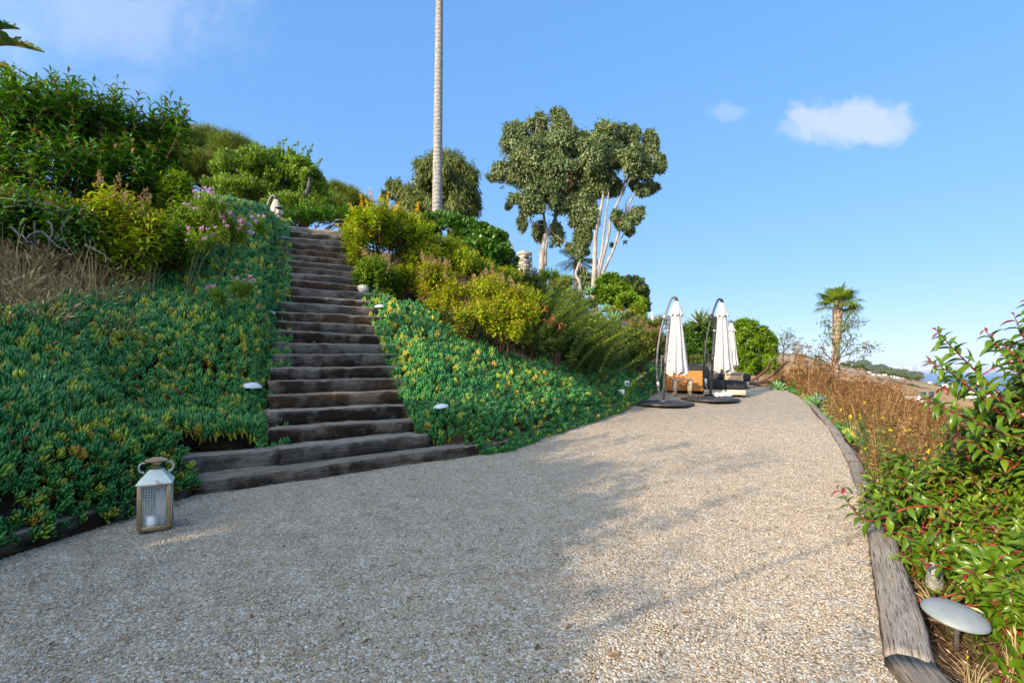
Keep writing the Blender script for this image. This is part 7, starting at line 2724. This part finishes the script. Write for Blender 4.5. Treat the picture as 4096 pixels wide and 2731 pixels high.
HOUSES = [
    ((510, 372), 12, 'white_wall', 'roof_tile', 'gable', 'small white house with a terracotta roof left among the far coast houses'),
    ((525, 405), 11, 'white_wall', 'roof_grey', 'flat', 'white flat roofed house left of the round orange roofed one on the far slope'),
    ((570, 432), 10, 'white_wall', 'roof_tile', 'hip', 'lowest white house with an orange hipped roof on the far slope'),
    ((600, 380), 9, 'pale_wall', 'roof_grey', 'flat', 'pale small house between the trees of the far slope'),
    ((712, 398), 17, 'white_wall', 'roof_grey', 'step', 'bright white stepped house in the middle of the far slope'),
    ((705, 435), 14, 'white_wall', 'roof_grey', 'flat', 'white house just above the long low white building'),
    ((825, 428), 13, 'white_wall', 'roof_grey', 'gable', 'white gabled house below the headland bluff'),
    ((850, 384), 22, 'white_wall', 'roof_grey', 'flat', 'long white house on the very tip of the headland'),
    ((770, 376), 14, 'pale_wall', 'roof_tile', 'hip', 'tan roofed house left of the headland tip'),
    ((840, 355), 20, 'white_wall', 'roof_grey', 'step', 'wide white terrace house behind the headland tip'),
    ((850, 465), 40, 'white_wall', 'roof_grey', 'flat', 'long low white building at the foot of the far houses'),
    ((640, 440), 12, 'pale_wall', 'roof_grey', 'flat', 'low pale house right of the orange hipped roof'),
    ((440, 350), 10, 'white_wall', 'roof_grey', 'flat', 'white house highest up, near the fan palm'),
    ((375, 342), 8, 'pale_wall', 'roof_grey', 'flat', 'tiny pale house closest to the fan palm trunk'),
    ((1430, 525), 24, 'white_wall', 'roof_grey', 'flat', 'white beach house on the shore left of the red stemmed shrub'),
    ((1240, 500), 14, 'pale_wall', 'roof_grey', 'flat', 'pale house at the shore below the headland'),
]
for k, ((x, y), wpx, wall, roof, kind, lab) in enumerate(HOUSES):
    px, py = q2(x, y)
    p = far_ground(px, py + 0.6, 700)
    w_ = wpx * 0.58 / 2.955 * 2 / F * p[1] / 2.0
    w_ = max(w_ * 1.25, 7)
    house(lab, (p[0], p[1], p[2]), (w_, w_ * 0.55, max(3.6, min(7.5, w_ * 0.36))), -0.3 + 0.2 * math.sin(k * 2.3), wall, roof, kind, 'houses on the far coast')

# nearer houses below the path, half hidden behind fennel and leaves
for (px, py, Z, s, rz, lab) in ((917, 408, 52.0, (2.3, 2.0, 1.6), 0.25, 'small white shed glimpsed through the dry fennel just below the path'),
                               (978, 394, 400.0, (30.0, 10.0, 4.0), -0.25, 'long flat white roofed house near the sea behind the red stemmed shrub'),
                               (988, 402, 330.0, (20.0, 9.0, 4.0), -0.2, 'grey white roofed house below the long flat one')):
    p = at(px, py, Z)
    house(lab, (p[0], p[1], p[2] - s[2] * 0.5), s, rz, 'white_wall', 'roof_grey' if Z > 60 else 'white_wall', 'flat' if Z > 60 else 'gable', 'houses below the path')

# trees among the far houses and brush on the slope
r = np.random.default_rng(610)
TT = []
for k in range(5):
    mb = MB()
    rr_ = np.random.default_rng(620 + k)
    leaf_cloud(mb, rr_, [(0, 0, 2.6, 2.2, 2.2, 1.6), (1.2, 0.4, 2.0, 1.6, 1.4, 1.2), (-1.3, 0, 1.8, 1.5, 1.4, 1.1)], 26, 26, LEAF_LOW, 0.75, tint=(0.35, 0.15), sub=0.42)
    me_ob = mb.build('crown', M['gum'])
    tk = MB()
    tube(tk, np.array([[0, 0, -1.5], [0.1, 0, 1], [0, 0, 2.2]]), [0.28, 0.22, 0.12], 6)
    tko = tk.build('trunk', M['bark'])
    TT.append((me_ob, tko))
spots = []
for k in range(58):
    x, y = r.uniform(400, 1120), 0
    y = np.interp(x, [400, 600, 900, 1120], [330, 372, 430, 476]) + r.normal(8, 24)
    spots.append((*q2(x, y), 350, r.uniform(0.9, 2.0), 'dark tree between the white houses on the far coast', 'trees on the far coast'))
for k in range(26):
    x = r.uniform(180, 1150)
    y = np.interp(x, [180, 600, 1150], [470, 560, 640]) + r.normal(0, 45)
    spots.append((*q2(x, y), 60, r.uniform(0.35, 0.9), 'dark bush dotted over the dry brown slope', 'bushes on the dry slope'))
for x, y, s_ in ((270, 500, 1.0), (230, 520, 0.8), (330, 520, 0.7), (290, 320, 1.3), (360, 340, 1.0), (210, 330, 1.0), (420, 320, 1.4), (810, 660, 0.7), (1090, 690, 0.7), (690, 650, .6)):
    spots.append((*q2(x, y), 45, s_, 'dark bush dotted over the dry brown slope', 'bushes on the dry slope'))
first = [True] * 5
for k, (px, py, zlo, s_, lab, grp) in enumerate(spots):
    p = far_ground(px, py, zlo)
    s_ = s_ * (4.6 if zlo > 100 else 4.2) / F * p[1] / 5.6
    e = empty('tree' if 'tree' in lab else 'bush', lab, 'tree' if 'tree' in lab else 'bush', p, r.uniform(0, 6.28), grp)
    e.scale = (s_ * 1.3, s_ * 1.3, s_)
    c_, t_ = TT[k % 5]
    if k >= 5:
        c_, t_ = c_.copy(), t_.copy()
        COL.objects.link(c_)
        COL.objects.link(t_)
    c_.parent = e
    t_.parent = e

# white blocks of the city across the bay
r = np.random.default_rng(630)
CITY = [(822, 336, 40, 13, 'twin white towers block rising highest on the far shore'), (850, 352, 34, 9, 'broad white block right below the highest towers of the far shore')]
for k in range(34):
    x = r.uniform(720, 1480)
    CITY.append((x, r.uniform(342, 366), r.uniform(8, 26), r.uniform(3, 8), None))
for k, (x, y, wpx, hpx, lab) in enumerate(CITY):
    px, py = q2(x, y)
    Z = 13350 + r.uniform(0, 500) + (366 - y) * 30
    w_, h_ = wpx / 2.955 / 4 / F * Z * 0.8, hpx / 2.955 / 4 / F * Z
    p = at(px, py, Z)
    b = MB()
    nst = 3 if lab else int(r.integers(1, 4))
    for q in range(nst):
        hh = h_ * r.uniform(0.7, 1.0)
        box(b, ((q - (nst - 1) / 2) * w_ / nst, 0, hh / 2 - 30), (w_ / nst * 0.9, 60, hh + 60))
    o = b.build('city_block', M['city_wall'])
    o.location = (p[0], p[1], p[2])
    tag(o, lab or 'tiny white city block on the far shore of the bay', 'building', 'white city blocks across the bay')

# ------------------------------------------------------------------ the air over the bay
hz = MB()
box(hz, (1500, 6500, 150), (62000, 61000, 440))
m_, t_ = new_mat('haze_air')
pv = t_.n('ShaderNodeVolumePrincipled', ins={'Color': (0.72, 0.82, 1.0, 1), 'Density': 0.000050, 'Anisotropy': 0.0})
t_.n('ShaderNodeOutputMaterial', ins={'Volume': pv.outputs[0]})
HAZE = True
if HAZE:
    tag(hz.build('haze', m_), kind='stuff')
